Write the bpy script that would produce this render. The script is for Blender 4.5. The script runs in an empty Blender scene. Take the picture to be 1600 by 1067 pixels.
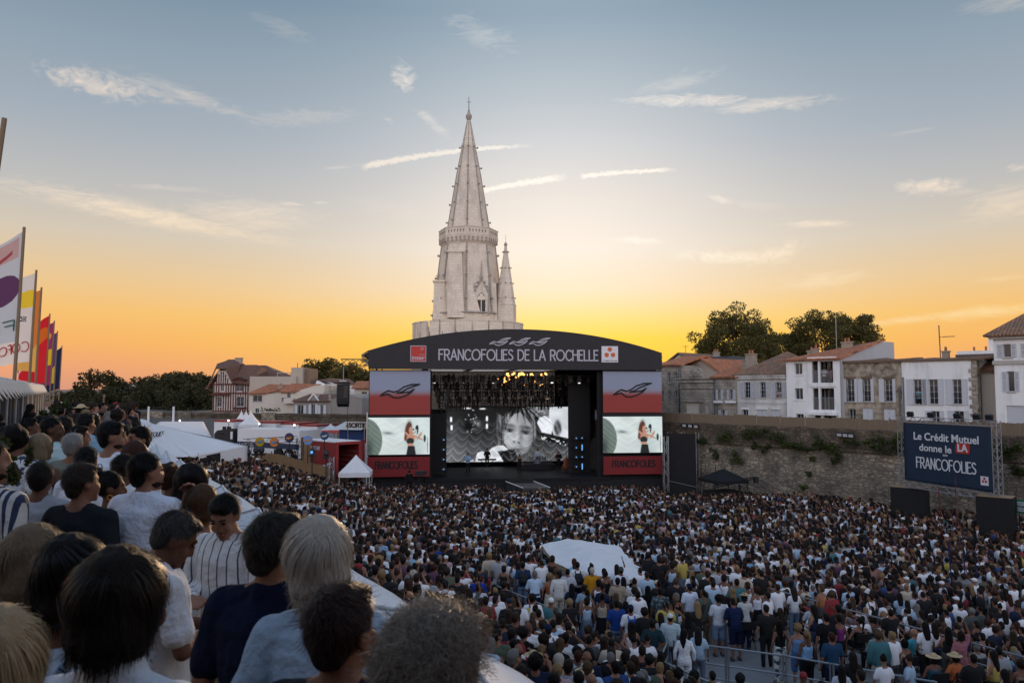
import bpy,bmesh,math,random
import numpy as np
from mathutils import Vector,Matrix,Euler,noise as mnoise
R=math.radians
random.seed(7)
rng=np.random.default_rng(7)
scene=bpy.context.scene
COL=scene.collection
# ------------------------------------------------------------------ camera
F=1180.0
CAMZ=9.0
PITCH=math.atan(74.5/F)
cam_d=bpy.data.cameras.new('camera')
cam=bpy.data.objects.new('camera',cam_d)
COL.objects.link(cam)
cam.location=(0,0,CAMZ)
cam.rotation_euler=(math.pi/2+PITCH,0,0)
cam_d.sensor_width=36.0
cam_d.lens=F/1600*36.0
cam_d.clip_start=0.1
cam_d.clip_end=5000
cam_d.dof.use_dof=True
cam_d.dof.focus_distance=45.0
cam_d.dof.aperture_fstop=5.6
scene.camera=cam
def ray(px,py):
 """direction of a photo pixel, scaled so that its Y (depth) is 1"""
 a=(px-800)/F
 b=(533.5-py)/F
 y=math.cos(PITCH)-b*math.sin(PITCH)
 z=b*math.cos(PITCH)+math.sin(PITCH)
 return a/y,z/y
def at(px,py,d):
 a,z=ray(px,py)
 return Vector((a*d,d,CAMZ+z*d))
def at_z(px,py,z):
 a,s=ray(px,py)
 d=(z-CAMZ)/s
 return Vector((a*d,d,z))
 # ------------------------------------------------------------------ sky
SUN_AZ=R(3.6)
SUN_EL=R(8.5)
def s2l(c):
 return tuple(((v/255)/12.92 if v/255<=0.04045 else((v/255+0.055)/1.055)**2.4)for v in c)
world=bpy.data.worlds.new('World')
scene.world=world
world.use_nodes=True
wn=world.node_tree
wn.nodes.clear()
def wnode(t,**kw):
 n=wn.nodes.new(t)
 for k,v in kw.items():
  setattr(n,k,v)
 return n
def wm(op,a,b=None,c=None,clamp=False):
 n=wn.nodes.new('ShaderNodeMath');n.operation=op;n.use_clamp=clamp
 for i,v in enumerate((a,b,c)):
  if v is None:continue
  if isinstance(v,(int,float)):n.inputs[i].default_value=v
  else:wn.links.new(v,n.inputs[i])
 return n.outputs[0]
tc=wnode('ShaderNodeTexCoord')
sp=wnode('ShaderNodeSeparateXYZ')
wn.links.new(tc.outputs['Generated'],sp.inputs[0])
SX,SY,SZ=sp.outputs
DEG=180/math.pi
AZ=wm('MULTIPLY',wm('ARCTAN2',SX,SY),DEG)
EL=wm('MULTIPLY',wm('ARCSINE',SZ),DEG)
def wramp(fac,stops):
 n=wnode('ShaderNodeValToRGB')
 wn.links.new(fac,n.inputs[0])
 el=n.color_ramp.elements
 while len(el)<len(stops):el.new(0.5)
 for e,(p,c)in zip(el,stops):
  e.position=p;e.color=(*s2l(c),1)
 return n.outputs[0]
def wmix(f,a,b,mode='MIX'):
 n=wnode('ShaderNodeMix',data_type='RGBA',blend_type=mode)
 for s,v in((n.inputs[0],f),(n.inputs[6],a),(n.inputs[7],b)):
  if isinstance(v,(int,float)):s.default_value=v
  elif isinstance(v,tuple):s.default_value=(*v,1)if len(v)==3 else v
  else:wn.links.new(v,s)
 return n.outputs[2]
EN=wm('DIVIDE',EL,60.0,clamp=True)
def e(d):return d/60.0
far_ramp=wramp(EN,[(0,(214,148,128)),(e(1.6),(236,162,118)),(e(3.2),(245,177,104)),(e(5.2),(245,191,112)),
(e(7.6),(232,198,148)),(e(10.5),(212,199,180)),(e(13.5),(190,189,187)),(e(18),(162,173,184)),
(e(22),(146,162,176)),(e(27),(120,144,163)),(e(60),(110,134,164))])
sun_ramp=wramp(EN,[(0,(250,190,60)),(e(2),(253,202,34)),(e(3.8),(254,213,64)),(e(5.4),(252,221,136)),
(e(7.4),(249,228,196)),(e(10.5),(247,236,224)),(e(14),(236,228,220)),(e(18),(212,213,215)),
(e(22),(184,194,202)),(e(27),(148,168,184)),(e(60),(110,134,164))])
daz=wm('DIVIDE',wm('SUBTRACT',AZ,SUN_AZ*DEG),wm('MULTIPLY_ADD',wm('SUBTRACT',1.0,wm('DIVIDE',EL,9.0),clamp=True),6.0,15.0))
gl=wm('POWER',math.e,wm('MULTIPLY',wm('MULTIPLY',daz,daz),-1.0))
front=wmix(gl,far_ramp,sun_ramp)
# the side of the sky away from the sunset: pale lavender dusk
back_ramp=wmix(1.0,wramp(EN,[(0,(190,180,178)),(e(8),(210,199,190)),(e(18),(200,200,204)),(e(35),(150,164,186)),(e(60),(112,132,162))]),(3.0,2.85,2.85),'MULTIPLY')
bk=wm('MULTIPLY_ADD',SY,-0.75,0.32,clamp=True)
bk=wm('SMOOTH_MIN',bk,1.0,0.1)
base_sky=wmix(bk,front,back_ramp)
nis=wnode('ShaderNodeTexSky',sky_type='NISHITA',sun_disc=False)
nis.sun_elevation=SUN_EL
nis.sun_rotation=SUN_AZ
nis.air_density=1.0;nis.dust_density=1.5;nis.ozone_density=1.0
nis_s=wmix(1.0,nis.outputs[0],(0.002,0.002,0.002),'MULTIPLY')
base_sky=wmix(1.0,base_sky,nis_s,'ADD')
# wisps of cloud and two vapour trails, laid out by direction
comb=wnode('ShaderNodeCombineXYZ')
wn.links.new(AZ,comb.inputs[0]);wn.links.new(EL,comb.inputs[1])
def wnoise(sx,sy,scale,detail,rough,dist,off):
 mp=wnode('ShaderNodeMapping')
 mp.inputs['Scale'].default_value=(sx,sy,1);mp.inputs['Location'].default_value=(off,off*0.37,0)
 mp.inputs['Rotation'].default_value=(0,0,R(8))
 wn.links.new(comb.outputs[0],mp.inputs[0])
 n=wnode('ShaderNodeTexNoise');n.inputs['Scale'].default_value=scale
 n.inputs['Detail'].default_value=detail;n.inputs['Roughness'].default_value=rough;n.inputs['Distortion'].default_value=dist
 wn.links.new(mp.outputs[0],n.inputs['Vector'])
 return n.outputs[0]
nz_w=wnoise(0.22,0.9,2.2,9,0.68,1.3,3.1)
nz_f=wnoise(0.8,1.3,1.4,7,0.65,0.8,11.7)
nz_c=wnoise(1.2,2.0,2.0,4,0.6,0.3,5.0)
def ae(px,py):
 a,z=ray(px,py)
 return math.degrees(math.atan(a)),math.degrees(math.atan2(z,math.hypot(1,a)))
CUTS=(560,920)
cloud_sum=[None,None,None]
def add_mask(m,x0,x1):
 for i,(lo,hi)in enumerate(((-9e9,CUTS[0]),CUTS,(CUTS[1],9e9))):
  if x1>lo and x0<hi:cloud_sum[i]=m if cloud_sum[i]is None else wm('MAXIMUM',cloud_sum[i],m)
def cloud(px,py,L,H,rot,dens,nz=None,thr=0.42,soft=0.3):
 a0,e0=ae(px,py);k=0.0465
 c,s=math.cos(R(rot)),math.sin(R(rot))
 da=wm('SUBTRACT',AZ,a0);de=wm('SUBTRACT',EL,e0)
 u=wm('DIVIDE',wm('ADD',wm('MULTIPLY',da,c),wm('MULTIPLY',de,s)),L*k)
 v=wm('DIVIDE',wm('SUBTRACT',wm('MULTIPLY',de,c),wm('MULTIPLY',da,s)),H*k)
 g=wm('POWER',math.e,wm('MULTIPLY',wm('ADD',wm('MULTIPLY',u,u),wm('MULTIPLY',v,v)),-1.0))
 # noise eats away the rim of the blob
 x=wm('ADD',g,wm('MULTIPLY',wm('SUBTRACT',nz or nz_w,0.5),2.2))
 m=wm('DIVIDE',wm('SUBTRACT',x,thr),soft+0.75,clamp=True)
 add_mask(wm('MULTIPLY',wm('MULTIPLY',m,wm('MULTIPLY',g,1.6,clamp=True)),dens,clamp=True),px-2*L,px+2*L)
cloud(150,131,75,20,-4,0.75,nz_f,0.35)
cloud(225,138,60,12,-14,0.5)
cloud(300,152,90,12,-12,0.35,None,.25)
cloud(630,122,22,26,8,0.8,nz_f,0.4)
cloud(755,55,85,26,-18,0.28,None,.5)
cloud(675,192,34,9,-35,0.4,nz_f,.25)
cloud(1080,158,130,12,-5,0.8)
cloud(1200,164,120,13,-3,0.65)
cloud(1060,130,80,16,8,0.3)
cloud(470,185,110,16,8,0.28,None,0.45)
cloud(440,45,60,16,-14,0.16)
cloud(230,336,190,16,-7,0.75,None,0.15)
cloud(390,338,110,26,2,0.5,None,0.2)
cloud(260,294,70,6,3,0.35)
cloud(455,319,26,4,0,0.7);cloud(500,317,16,3,3,0.6)
cloud(1450,292,46,12,-3,0.9,nz_f,0.3)
cloud(1500,300,40,8,-6,0.4)
cloud(1570,318,60,24,5,0.55,None,0.25)
cloud(1590,262,18,6,0,0.5)
cloud(1275,350,44,6,-4,0.8,None,0.15)
cloud(1125,312,22,6,-20,0.6,nz_f,0.2);cloud(1185,322,50,10,-10,0.2)
cloud(1000,376,42,7,-4,1.0,nz_f,0.2);cloud(1140,402,90,11,-5,1.0,nz_f,0.2);cloud(1205,398,50,13,14,0.9,nz_f,0.25)
cloud(1290,438,60,14,6,0.6,None,0.2)
cloud(1420,500,90,6,4,0.6,None,.2);cloud(1540,488,110,10,3,0.7,None,.2);cloud(1560,436,50,5,3,0.4)
cloud(1430,205,40,4,0,0.25);cloud(1570,8,60,14,-8,0.3)
cloud(530,262,40,4,8,0.3);cloud(608,188,14,5,-25,0.3)
cloud(620,330,110,16,-8,0.14)
def trail(pts,w,dens,fade):
 (ax,ay),(bx,by),sag=pts
 a0,e0=ae(ax,ay);a1,e1=ae(bx,by)
 L=math.hypot(a1-a0,e1-e0);c,s=(a1-a0)/L,(e1-e0)/L
 da=wm('SUBTRACT',AZ,a0);de=wm('SUBTRACT',EL,e0)
 u=wm('DIVIDE',wm('ADD',wm('MULTIPLY',da,c),wm('MULTIPLY',de,s)),L)
 v=wm('SUBTRACT',wm('MULTIPLY',de,c),wm('MULTIPLY',da,s))
 arch=wm('MULTIPLY',wm('MULTIPLY',u,wm('SUBTRACT',1.0,u)),4*sag*0.0465)
 v=wm('SUBTRACT',v,arch)
 v=wm('ADD',v,wm('MULTIPLY',wm('SUBTRACT',nz_c,0.5),0.45))
 wd=wm('MULTIPLY_ADD',wm('SUBTRACT',1.0,u),w*0.0465*fade,w*0.0465*(1-fade*0.6))
 g=wm('SUBTRACT',1.0,wm('POWER',wm('ABSOLUTE',wm('DIVIDE',v,wd)),2.0),clamp=True)
 ends=wm('MULTIPLY',wm('MULTIPLY',u,18.0,clamp=True),wm('MULTIPLY',wm('SUBTRACT',1.0,u),5.0,clamp=True))
 add_mask(wm('MULTIPLY',wm('MULTIPLY',g,ends),dens,clamp=True),ax,bx)
trail(((562,262),(835,228),9),5.0,0.75,0.5)
trail(((750,299),(888,276),2),5.5,1.0,-0.4)
trail(((905,276),(1058,265),2),4.2,1.0,0.4)
warm=wm('DIVIDE',EL,14.0,clamp=True)
ccol=wmix(warm,s2l((255,214,110)),s2l((252,232,212)))
ccol=wmix(gl,ccol,(1.05,.98,.88))
# three branches: ground bounce below the horizon, plain sky, sky with wisps of cloud
def wbg(c):
 b_=wnode('ShaderNodeBackground');b_.inputs['Strength'].default_value=1.0
 if isinstance(c,tuple):b_.inputs[0].default_value=(*c,1)
 else:wn.links.new(c,b_.inputs[0])
 return b_.outputs[0]
def wmixs(f,a,b):
 m_=wnode('ShaderNodeMixShader');wn.links.new(f,m_.inputs[0]);wn.links.new(a,m_.inputs[1]);wn.links.new(b,m_.inputs[2]);return m_.outputs[0]
in_view=wm('MULTIPLY',wm('LESS_THAN',wm('ABSOLUTE',AZ),48.0),wm('LESS_THAN',wm('ABSOLUTE',wm('SUBTRACT',EL,16.0)),15.5))
secs=[wbg(wmix(c,base_sky,ccol))for c in cloud_sum]
e0_,e1_=ae(CUTS[0],300)[0],ae(CUTS[1],300)[0]
sky_sh=wmixs(wm('GREATER_THAN',AZ,e0_),secs[0],wmixs(wm('GREATER_THAN',AZ,e1_),secs[1],secs[2]))
sky_sh=wmixs(in_view,wbg(base_sky),sky_sh)
above=wm('GREATER_THAN',EL,-0.6)
wo=wnode('ShaderNodeOutputWorld')
wn.links.new(wmixs(above,wbg(s2l((78,72,68))),sky_sh),wo.inputs[0])
world.cycles.sampling_method='MANUAL';world.cycles.sample_map_resolution=512
# ------------------------------------------------------------------ sun
sd=bpy.data.lights.new('sun','SUN')
sun=bpy.data.objects.new('sun',sd)
COL.objects.link(sun)
sd.energy=2.0
sd.color=(1.0,0.66,0.38)
sd.angle=R(1.5)
sv=Vector((math.sin(SUN_AZ)*math.cos(SUN_EL),math.cos(SUN_AZ)*math.cos(SUN_EL),math.sin(SUN_EL)))
sun.rotation_euler=sv.to_track_quat('Z','Y').to_euler()
scene.render.engine='CYCLES'
scene.cycles.use_denoising=True
scene.cycles.max_bounces=6
scene.cycles.diffuse_bounces=3
scene.cycles.glossy_bounces=2
scene.cycles.transparent_max_bounces=8
scene.cycles.sample_clamp_indirect=4.0
scene.cycles.use_adaptive_sampling=True
vs=scene.view_settings
vs.view_transform='Standard';vs.look='None';vs.exposure=0.0;vs.gamma=1.0
vs.use_curve_mapping=False
scene.display_settings.display_device='sRGB'
# ------------------------------------------------------------------ helpers
def tag(o,label=None,cat=None,group=None,kind=None):
 if label:o['label']=label
 if cat:o['category']=cat
 if group:o['group']=group
 if kind:o['kind']=kind
 return o
def link(o,parent=None):
 COL.objects.link(o)
 if parent is not None:o.parent=parent
 return o
def empty(name,loc=(0,0,0),rz=0.0,parent=None):
 o=bpy.data.objects.new(name,None)
 o.empty_display_size=0.2
 o.location=loc;o.rotation_euler=(0,0,rz)
 return link(o,parent)
def thing(name,label,cat,loc=(0,0,0),rz=0.0,group=None):
 return tag(empty(name,loc,rz),label,cat,group)
class MB:
 """collects simple solids and links them as one mesh object"""
 def __init__(self):self.v=[];self.f=[]
 def add(self,vs_,fs_):
  n=len(self.v);self.v+=[tuple(p)for p in vs_];self.f+=[tuple(i+n for i in q)for q in fs_]
  return self
 def box(self,c,s,rz=0.0,rx=0.0,ry=0.0):
  M_=Euler((rx,ry,rz)).to_matrix()if(rz or rx or ry)else None
  out=[]
  for sx in(-.5,.5):
   for sy in(-.5,.5):
    for sz in(-.5,.5):
     p=Vector((sx*s[0],sy*s[1],sz*s[2]))
     if M_:p=M_@p
     out.append((p.x+c[0],p.y+c[1],p.z+c[2]))
  return self.add(out,[(0,1,3,2),(4,6,7,5),(0,4,5,1),(2,3,7,6),(0,2,6,4),(1,5,7,3)])
 def bb(self,a,b):
  return self.box([(a[i]+b[i])/2 for i in range(3)],[abs(b[i]-a[i])for i in range(3)])
 def tube(self,p0,p1,r0,r1=None,n=6,caps=True):
  r1=r0 if r1 is None else r1
  p0,p1=Vector(p0),Vector(p1);d=p1-p0
  if d.length<1e-6:return self
  q=d.to_track_quat('Z','Y');out=[]
  for p,r in((p0,r0),(p1,r1)):
   for i in range(n):
    a=2*math.pi*(i+.5)/n
    out.append(p+q@Vector((math.cos(a)*r,math.sin(a)*r,0)))
  fs_=[(i,(i+1)%n,n+(i+1)%n,n+i)for i in range(n)]
  if caps:fs_+=[tuple(range(n-1,-1,-1)),tuple(range(n,2*n))]
  return self.add(out,fs_)
 def path(self,pts,r,n=5):
  for a,b in zip(pts[:-1],pts[1:]):self.tube(a,b,r,n=n)
  return self
 def lathe(self,prof,n=16,c=(0,0,0),phase=0.0,sx=1.0,sy=1.0):
  out=[];fs_=[]
  for r,z in prof:
   for i in range(n):
    a=2*math.pi*i/n+phase
    out.append((c[0]+math.cos(a)*r*sx,c[1]+math.sin(a)*r*sy,c[2]+z))
  for k in range(len(prof)-1):
   for i in range(n):
    j=(i+1)%n
    fs_.append((k*n+i,k*n+j,(k+1)*n+j,(k+1)*n+i))
  fs_.append(tuple(range(n-1,-1,-1)));fs_.append(tuple(range((len(prof)-1)*n,len(prof)*n)))
  return self.add(out,fs_)
 def prism(self,poly,y0,y1,axis='y'):
  """polygon in (x,z), extruded from y0 to y1"""
  n=len(poly)
  def mk(p,y):return(p[0],y,p[1])if axis=='y' else((y,p[0],p[1])if axis=='x' else(p[0],p[1],y))
  out=[mk(p,y0)for p in poly]+[mk(p,y1)for p in poly]
  fs_=[tuple(range(n)),tuple(range(2*n-1,n-1,-1))]
  fs_+=[(i,n+i,n+(i+1)%n,(i+1)%n)for i in range(n)]
  return self.add(out,fs_)
 def ball(self,c,r,n=8,m=5):
  if not hasattr(r,'__len__'):r=(r,r,r)
  prof=[];out=[];fs_=[]
  for k in range(1,m):
   t=math.pi*k/m
   for i in range(n):
    a=2*math.pi*i/n
    out.append((c[0]+r[0]*math.sin(t)*math.cos(a),c[1]+r[1]*math.sin(t)*math.sin(a),c[2]+r[2]*math.cos(t)))
  for k in range(m-2):
   for i in range(n):
    j=(i+1)%n;fs_.append((k*n+i,(k+1)*n+i,(k+1)*n+j,k*n+j))
  out+=[(c[0],c[1],c[2]+r[2]),(c[0],c[1],c[2]-r[2])];T=len(out)-2
  for i in range(n):
   j=(i+1)%n;fs_.append((T,i,j));fs_.append((T+1,(m-2)*n+j,(m-2)*n+i))
  return self.add(out,fs_)
 def truss(self,p0,p1,s=0.3,seg=0.5,r=0.02,up=(0,0,1)):
  p0,p1=Vector(p0),Vector(p1);d=(p1-p0);L=d.length;d.normalize()
  u=Vector(up)
  if abs(d.dot(u))>.95:u=Vector((0,1,0))
  w=d.cross(u).normalized();u=w.cross(d).normalized()
  cs=[(w*a+u*b)*(s/2)for a,b in((-1,-1),(1,-1),(1,1),(-1,1))]
  for c in cs:self.tube(p0+c,p1+c,r,n=4)
  n=max(1,round(L/seg))
  for k in range(n):
   a,b=p0+d*(L*k/n),p0+d*(L*(k+1)/n)
   for i in range(4):
    c0,c1=cs[i],cs[(i+1)%4]
    if k%2:c0,c1=c1,c0
    self.tube(a+c0,b+c1,r*.6,n=3,caps=False)
  return self
 def mesh(self,name,smooth=False):
  me=bpy.data.meshes.new(name)
  me.from_pydata(self.v,[],self.f)
  me.validate()
  bm=bmesh.new();bm.from_mesh(me);bmesh.ops.recalc_face_normals(bm,faces=bm.faces);bm.to_mesh(me);bm.free()
  if smooth:me.polygons.foreach_set('use_smooth',[True]*len(me.polygons))
  return me
 def build(self,name,mat=None,parent=None,smooth=False,loc=None,rz=None):
  me=self.mesh(name,smooth)
  if mat:me.materials.append(mat)
  o=bpy.data.objects.new(name,me)
  if loc is not None:o.location=loc
  if rz is not None:o.rotation_euler=(0,0,rz)
  return link(o,parent)
  # ------------------------------------------------------------------ materials
MATS={}
def mat(name,col,rough=0.8,var=0.15,scale=4.0,bump=0.0,bscale=40.0,metal=0.0,spec=0.3,col2=None,emit=None,estr=0.0,
detail=6,stretch=(1,1,1),tint=False,sheen=0.0,coords='Object',trans=0.0,thr=None):
 """principled surface whose colour wanders between col and col2 with a noise"""
 if name in MATS:return MATS[name]
 m=bpy.data.materials.new(name);m.use_nodes=True
 nt=m.node_tree;ns=nt.nodes;L=nt.links
 b=ns['Principled BSDF']
 b.inputs['Roughness'].default_value=rough;b.inputs['Metallic'].default_value=metal
 b.inputs['Specular IOR Level'].default_value=spec
 if sheen:b.inputs['Sheen Weight'].default_value=sheen
 t=ns.new('ShaderNodeTexCoord');mp=ns.new('ShaderNodeMapping');mp.inputs['Scale'].default_value=stretch
 L.new(t.outputs[coords],mp.inputs[0])
 n=ns.new('ShaderNodeTexNoise');n.inputs['Scale'].default_value=scale;n.inputs['Detail'].default_value=detail
 n.inputs['Roughness'].default_value=0.6
 L.new(mp.outputs[0],n.inputs['Vector'])
 mx=ns.new('ShaderNodeMix');mx.data_type='RGBA'
 fac=n.outputs[0]
 if thr:
  mr=ns.new('ShaderNodeMapRange');mr.inputs[1].default_value=thr[0];mr.inputs[2].default_value=thr[1]
  L.new(fac,mr.inputs[0]);fac=mr.outputs[0]
 L.new(fac,mx.inputs[0])
 if tint:
  oi=ns.new('ShaderNodeObjectInfo')
  for i,k in((6,1-var),(7,1+var)):
   mu=ns.new('ShaderNodeMix');mu.data_type='RGBA';mu.blend_type='MULTIPLY';mu.inputs[0].default_value=1
   L.new(oi.outputs['Color'],mu.inputs[6]);mu.inputs[7].default_value=(k,k,k,1)
   L.new(mu.outputs[2],mx.inputs[i])
 else:
  c2=col2 or tuple(min(1,c*(1+var))for c in col)
  c1=col if col2 else tuple(c*(1-var)for c in col)
  mx.inputs[6].default_value=(*c1,1);mx.inputs[7].default_value=(*c2,1)
 L.new(mx.outputs[2],b.inputs['Base Color'])
 if bump:
  n2=ns.new('ShaderNodeTexNoise');n2.inputs['Scale'].default_value=bscale;n2.inputs['Detail'].default_value=5
  L.new(mp.outputs[0],n2.inputs['Vector'])
  bp=ns.new('ShaderNodeBump');bp.inputs['Strength'].default_value=bump;bp.inputs['Distance'].default_value=0.05
  L.new(n2.outputs[0],bp.inputs['Height']);L.new(bp.outputs[0],b.inputs['Normal'])
 if emit:
  b.inputs['Emission Color'].default_value=(*emit,1);b.inputs['Emission Strength'].default_value=estr
 if trans:
  tr=ns.new('ShaderNodeBsdfTranslucent');ms=ns.new('ShaderNodeMixShader');ms.inputs[0].default_value=trans
  L.new(mx.outputs[2],tr.inputs[0]);L.new(b.outputs[0],ms.inputs[1]);L.new(tr.outputs[0],ms.inputs[2])
  L.new(ms.outputs[0],ns['Material Output'].inputs[0])
 MATS[name]=m
 return m
def attr_mat(name,rough=0.7,emit=0.0,spec=0.2,attr='Col',trans=0.0):
 """surface coloured by the mesh's own printed colours"""
 if name in MATS:return MATS[name]
 m=bpy.data.materials.new(name);m.use_nodes=True
 ns=m.node_tree.nodes;L=m.node_tree.links;b=ns['Principled BSDF']
 a=ns.new('ShaderNodeAttribute');a.attribute_name=attr
 b.inputs['Roughness'].default_value=rough;b.inputs['Specular IOR Level'].default_value=spec
 if emit:
  b.inputs['Base Color'].default_value=(.01,.01,.01,1)
  L.new(a.outputs['Color'],b.inputs['Emission Color']);b.inputs['Emission Strength'].default_value=emit
 else:
  L.new(a.outputs['Color'],b.inputs['Base Color'])
 if trans:
  tr=ns.new('ShaderNodeBsdfTranslucent');ms=ns.new('ShaderNodeMixShader');ms.inputs[0].default_value=trans
  L.new(a.outputs['Color'],tr.inputs[0]);L.new(b.outputs[0],ms.inputs[1]);L.new(tr.outputs[0],ms.inputs[2])
  L.new(ms.outputs[0],ns['Material Output'].inputs[0])
 MATS[name]=m
 return m
def tile_mat(name,c1,c2,scale=3.2,moss=(.12,.11,.08)):
 """canal-tile roof: rows of rounded tiles, UV in metres"""
 if name in MATS:return MATS[name]
 m=bpy.data.materials.new(name);m.use_nodes=True
 ns=m.node_tree.nodes;L=m.node_tree.links;b=ns['Principled BSDF']
 uv=ns.new('ShaderNodeUVMap');uv.uv_map='UVMap'
 br=ns.new('ShaderNodeTexBrick');br.offset=0.0
 br.inputs['Scale'].default_value=1.0
 br.inputs['Brick Width'].default_value=0.22;br.inputs['Row Height'].default_value=0.36
 br.inputs['Mortar Size'].default_value=0.02;br.inputs['Mortar Smooth'].default_value=0.6
 br.inputs['Color1'].default_value=(*c1,1);br.inputs['Color2'].default_value=(*c2,1)
 br.inputs['Mortar'].default_value=(c1[0]*.3,c1[1]*.3,c1[2]*.3,1)
 L.new(uv.outputs[0],br.inputs['Vector'])
 n=ns.new('ShaderNodeTexNoise');n.inputs['Scale'].default_value=0.9;n.inputs['Detail'].default_value=8
 L.new(uv.outputs[0],n.inputs['Vector'])
 mr=ns.new('ShaderNodeMapRange');mr.inputs[1].default_value=.48;mr.inputs[2].default_value=.7;mr.inputs[4].default_value=0.7
 L.new(n.outputs[0],mr.inputs[0])
 mx=ns.new('ShaderNodeMix');mx.data_type='RGBA';L.new(mr.outputs[0],mx.inputs[0])
 L.new(br.outputs[0],mx.inputs[6]);mx.inputs[7].default_value=(*moss,1)
 L.new(mx.outputs[2],b.inputs['Base Color'])
 w=ns.new('ShaderNodeTexWave');w.inputs['Scale'].default_value=1.43;w.bands_direction='X'
 L.new(uv.outputs[0],w.inputs['Vector'])
 bp=ns.new('ShaderNodeBump');bp.inputs['Strength'].default_value=0.8;bp.inputs['Distance'].default_value=.06
 L.new(w.outputs[1],bp.inputs['Height']);L.new(bp.outputs[0],b.inputs['Normal'])
 b.inputs['Roughness'].default_value=.9
 MATS[name]=m
 return m
def stone_mat(name,c1,c2,mortar,bw,bh,dirt=(.1,.095,.085),dirt_lo=.5,dirt_hi=.75,scale=0.5,ms=.02,bump=.5,dscale=1.2,stretch_d=(1,1,1),rubble=False):
 """coursed masonry, UV in metres, with dark weathering"""
 if name in MATS:return MATS[name]
 m=bpy.data.materials.new(name);m.use_nodes=True
 ns=m.node_tree.nodes;L=m.node_tree.links;b=ns['Principled BSDF']
 t=ns.new('ShaderNodeTexCoord');src=t.outputs['UV']
 wob=ns.new('ShaderNodeTexNoise');wob.inputs['Scale'].default_value=3.0
 L.new(src,wob.inputs['Vector'])
 va=ns.new('ShaderNodeVectorMath');va.operation='MULTIPLY_ADD'
 L.new(wob.outputs['Color'],va.inputs[0]);va.inputs[1].default_value=(.06,.05,0);L.new(src,va.inputs[2])
 br=ns.new('ShaderNodeTexBrick');br.inputs['Scale'].default_value=1.0
 br.inputs['Brick Width'].default_value=bw;br.inputs['Row Height'].default_value=bh
 br.inputs['Mortar Size'].default_value=ms;br.inputs['Mortar Smooth'].default_value=0.3
 br.inputs['Color1'].default_value=(*c1,1);br.inputs['Color2'].default_value=(*c2,1);br.inputs['Mortar'].default_value=(*mortar,1)
 L.new(va.outputs[0],br.inputs['Vector'])
 stone,joint=br.outputs[0],br.outputs['Fac']
 if rubble:
  sc_=ns.new('ShaderNodeVectorMath');sc_.operation='MULTIPLY';sc_.inputs[1].default_value=(1/bw,1/bh,1);L.new(va.outputs[0],sc_.inputs[0])
  v1=ns.new('ShaderNodeTexVoronoi');v1.inputs['Scale'].default_value=1;v1.inputs['Randomness'].default_value=.8;v2=ns.new('ShaderNodeTexVoronoi');v2.feature='DISTANCE_TO_EDGE';v2.inputs['Scale'].default_value=1;v2.inputs['Randomness'].default_value=.8
  L.new(sc_.outputs[0],v1.inputs['Vector']);L.new(sc_.outputs[0],v2.inputs['Vector'])
  m1=ns.new('ShaderNodeMix');m1.data_type='RGBA';m1.inputs[6].default_value=(*c1,1);m1.inputs[7].default_value=(*c2,1);sx_=ns.new('ShaderNodeSeparateColor');L.new(v1.outputs['Color'],sx_.inputs[0]);L.new(sx_.outputs[0],m1.inputs[0])
  jr=ns.new('ShaderNodeMapRange');jr.inputs[1].default_value=.02;jr.inputs[2].default_value=.12;jr.inputs[3].default_value=1;jr.inputs[4].default_value=0;L.new(v2.outputs['Distance'],jr.inputs[0]);joint=jr.outputs[0]
  m2=ns.new('ShaderNodeMix');m2.data_type='RGBA';L.new(joint,m2.inputs[0]);L.new(m1.outputs[2],m2.inputs[6]);m2.inputs[7].default_value=(*mortar,1);stone=m2.outputs[2]
 mp=ns.new('ShaderNodeMapping');mp.inputs['Scale'].default_value=stretch_d;L.new(src,mp.inputs[0])
 n=ns.new('ShaderNodeTexNoise');n.inputs['Scale'].default_value=dscale;n.inputs['Detail'].default_value=9;n.inputs['Roughness'].default_value=.65
 L.new(mp.outputs[0],n.inputs['Vector'])
 mr=ns.new('ShaderNodeMapRange');mr.inputs[1].default_value=dirt_lo;mr.inputs[2].default_value=dirt_hi
 L.new(n.outputs[0],mr.inputs[0])
 mx=ns.new('ShaderNodeMix');mx.data_type='RGBA';L.new(mr.outputs[0],mx.inputs[0])
 L.new(stone,mx.inputs[6]);mx.inputs[7].default_value=(*dirt,1)
 L.new(mx.outputs[2],b.inputs['Base Color'])
 ad=ns.new('ShaderNodeMath');ad.operation='MULTIPLY_ADD';ad.inputs[1].default_value=-.6
 L.new(joint,ad.inputs[0]);L.new(n.outputs[0],ad.inputs[2])
 bp=ns.new('ShaderNodeBump');bp.inputs['Strength'].default_value=bump;bp.inputs['Distance'].default_value=.05
 L.new(ad.outputs[0],bp.inputs['Height']);L.new(bp.outputs[0],b.inputs['Normal'])
 b.inputs['Roughness'].default_value=.92;b.inputs['Specular IOR Level'].default_value=.15
 MATS[name]=m
 return m
def box_uv(o,s=1.0):
 """UVs in metres from the dominant axis of every face"""
 me=o.data
 uv=me.uv_layers.get('UVMap')or me.uv_layers.new(name='UVMap')
 for p in me.polygons:
  n=p.normal
  if abs(n.z)>.85:
   for li in p.loop_indices:
    c=me.vertices[me.loops[li].vertex_index].co;uv.data[li].uv=(c.x*s,c.y*s)
  else:
   h=Vector((-n.y,n.x,0));h=h.normalized()if h.length>1e-6 else Vector((1,0,0))
   k=math.sqrt(max(1e-6,1-n.z*n.z))
   for li in p.loop_indices:
    c=me.vertices[me.loops[li].vertex_index].co;uv.data[li].uv=(c.dot(h)*s,c.z/k*s)
 return o
WHITE=mat('white_paint',(.74,.74,.74),.6,.06,3,.1,30)
DARK=mat('black_matt',(.012,.012,.014),.75,.3,3)
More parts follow.
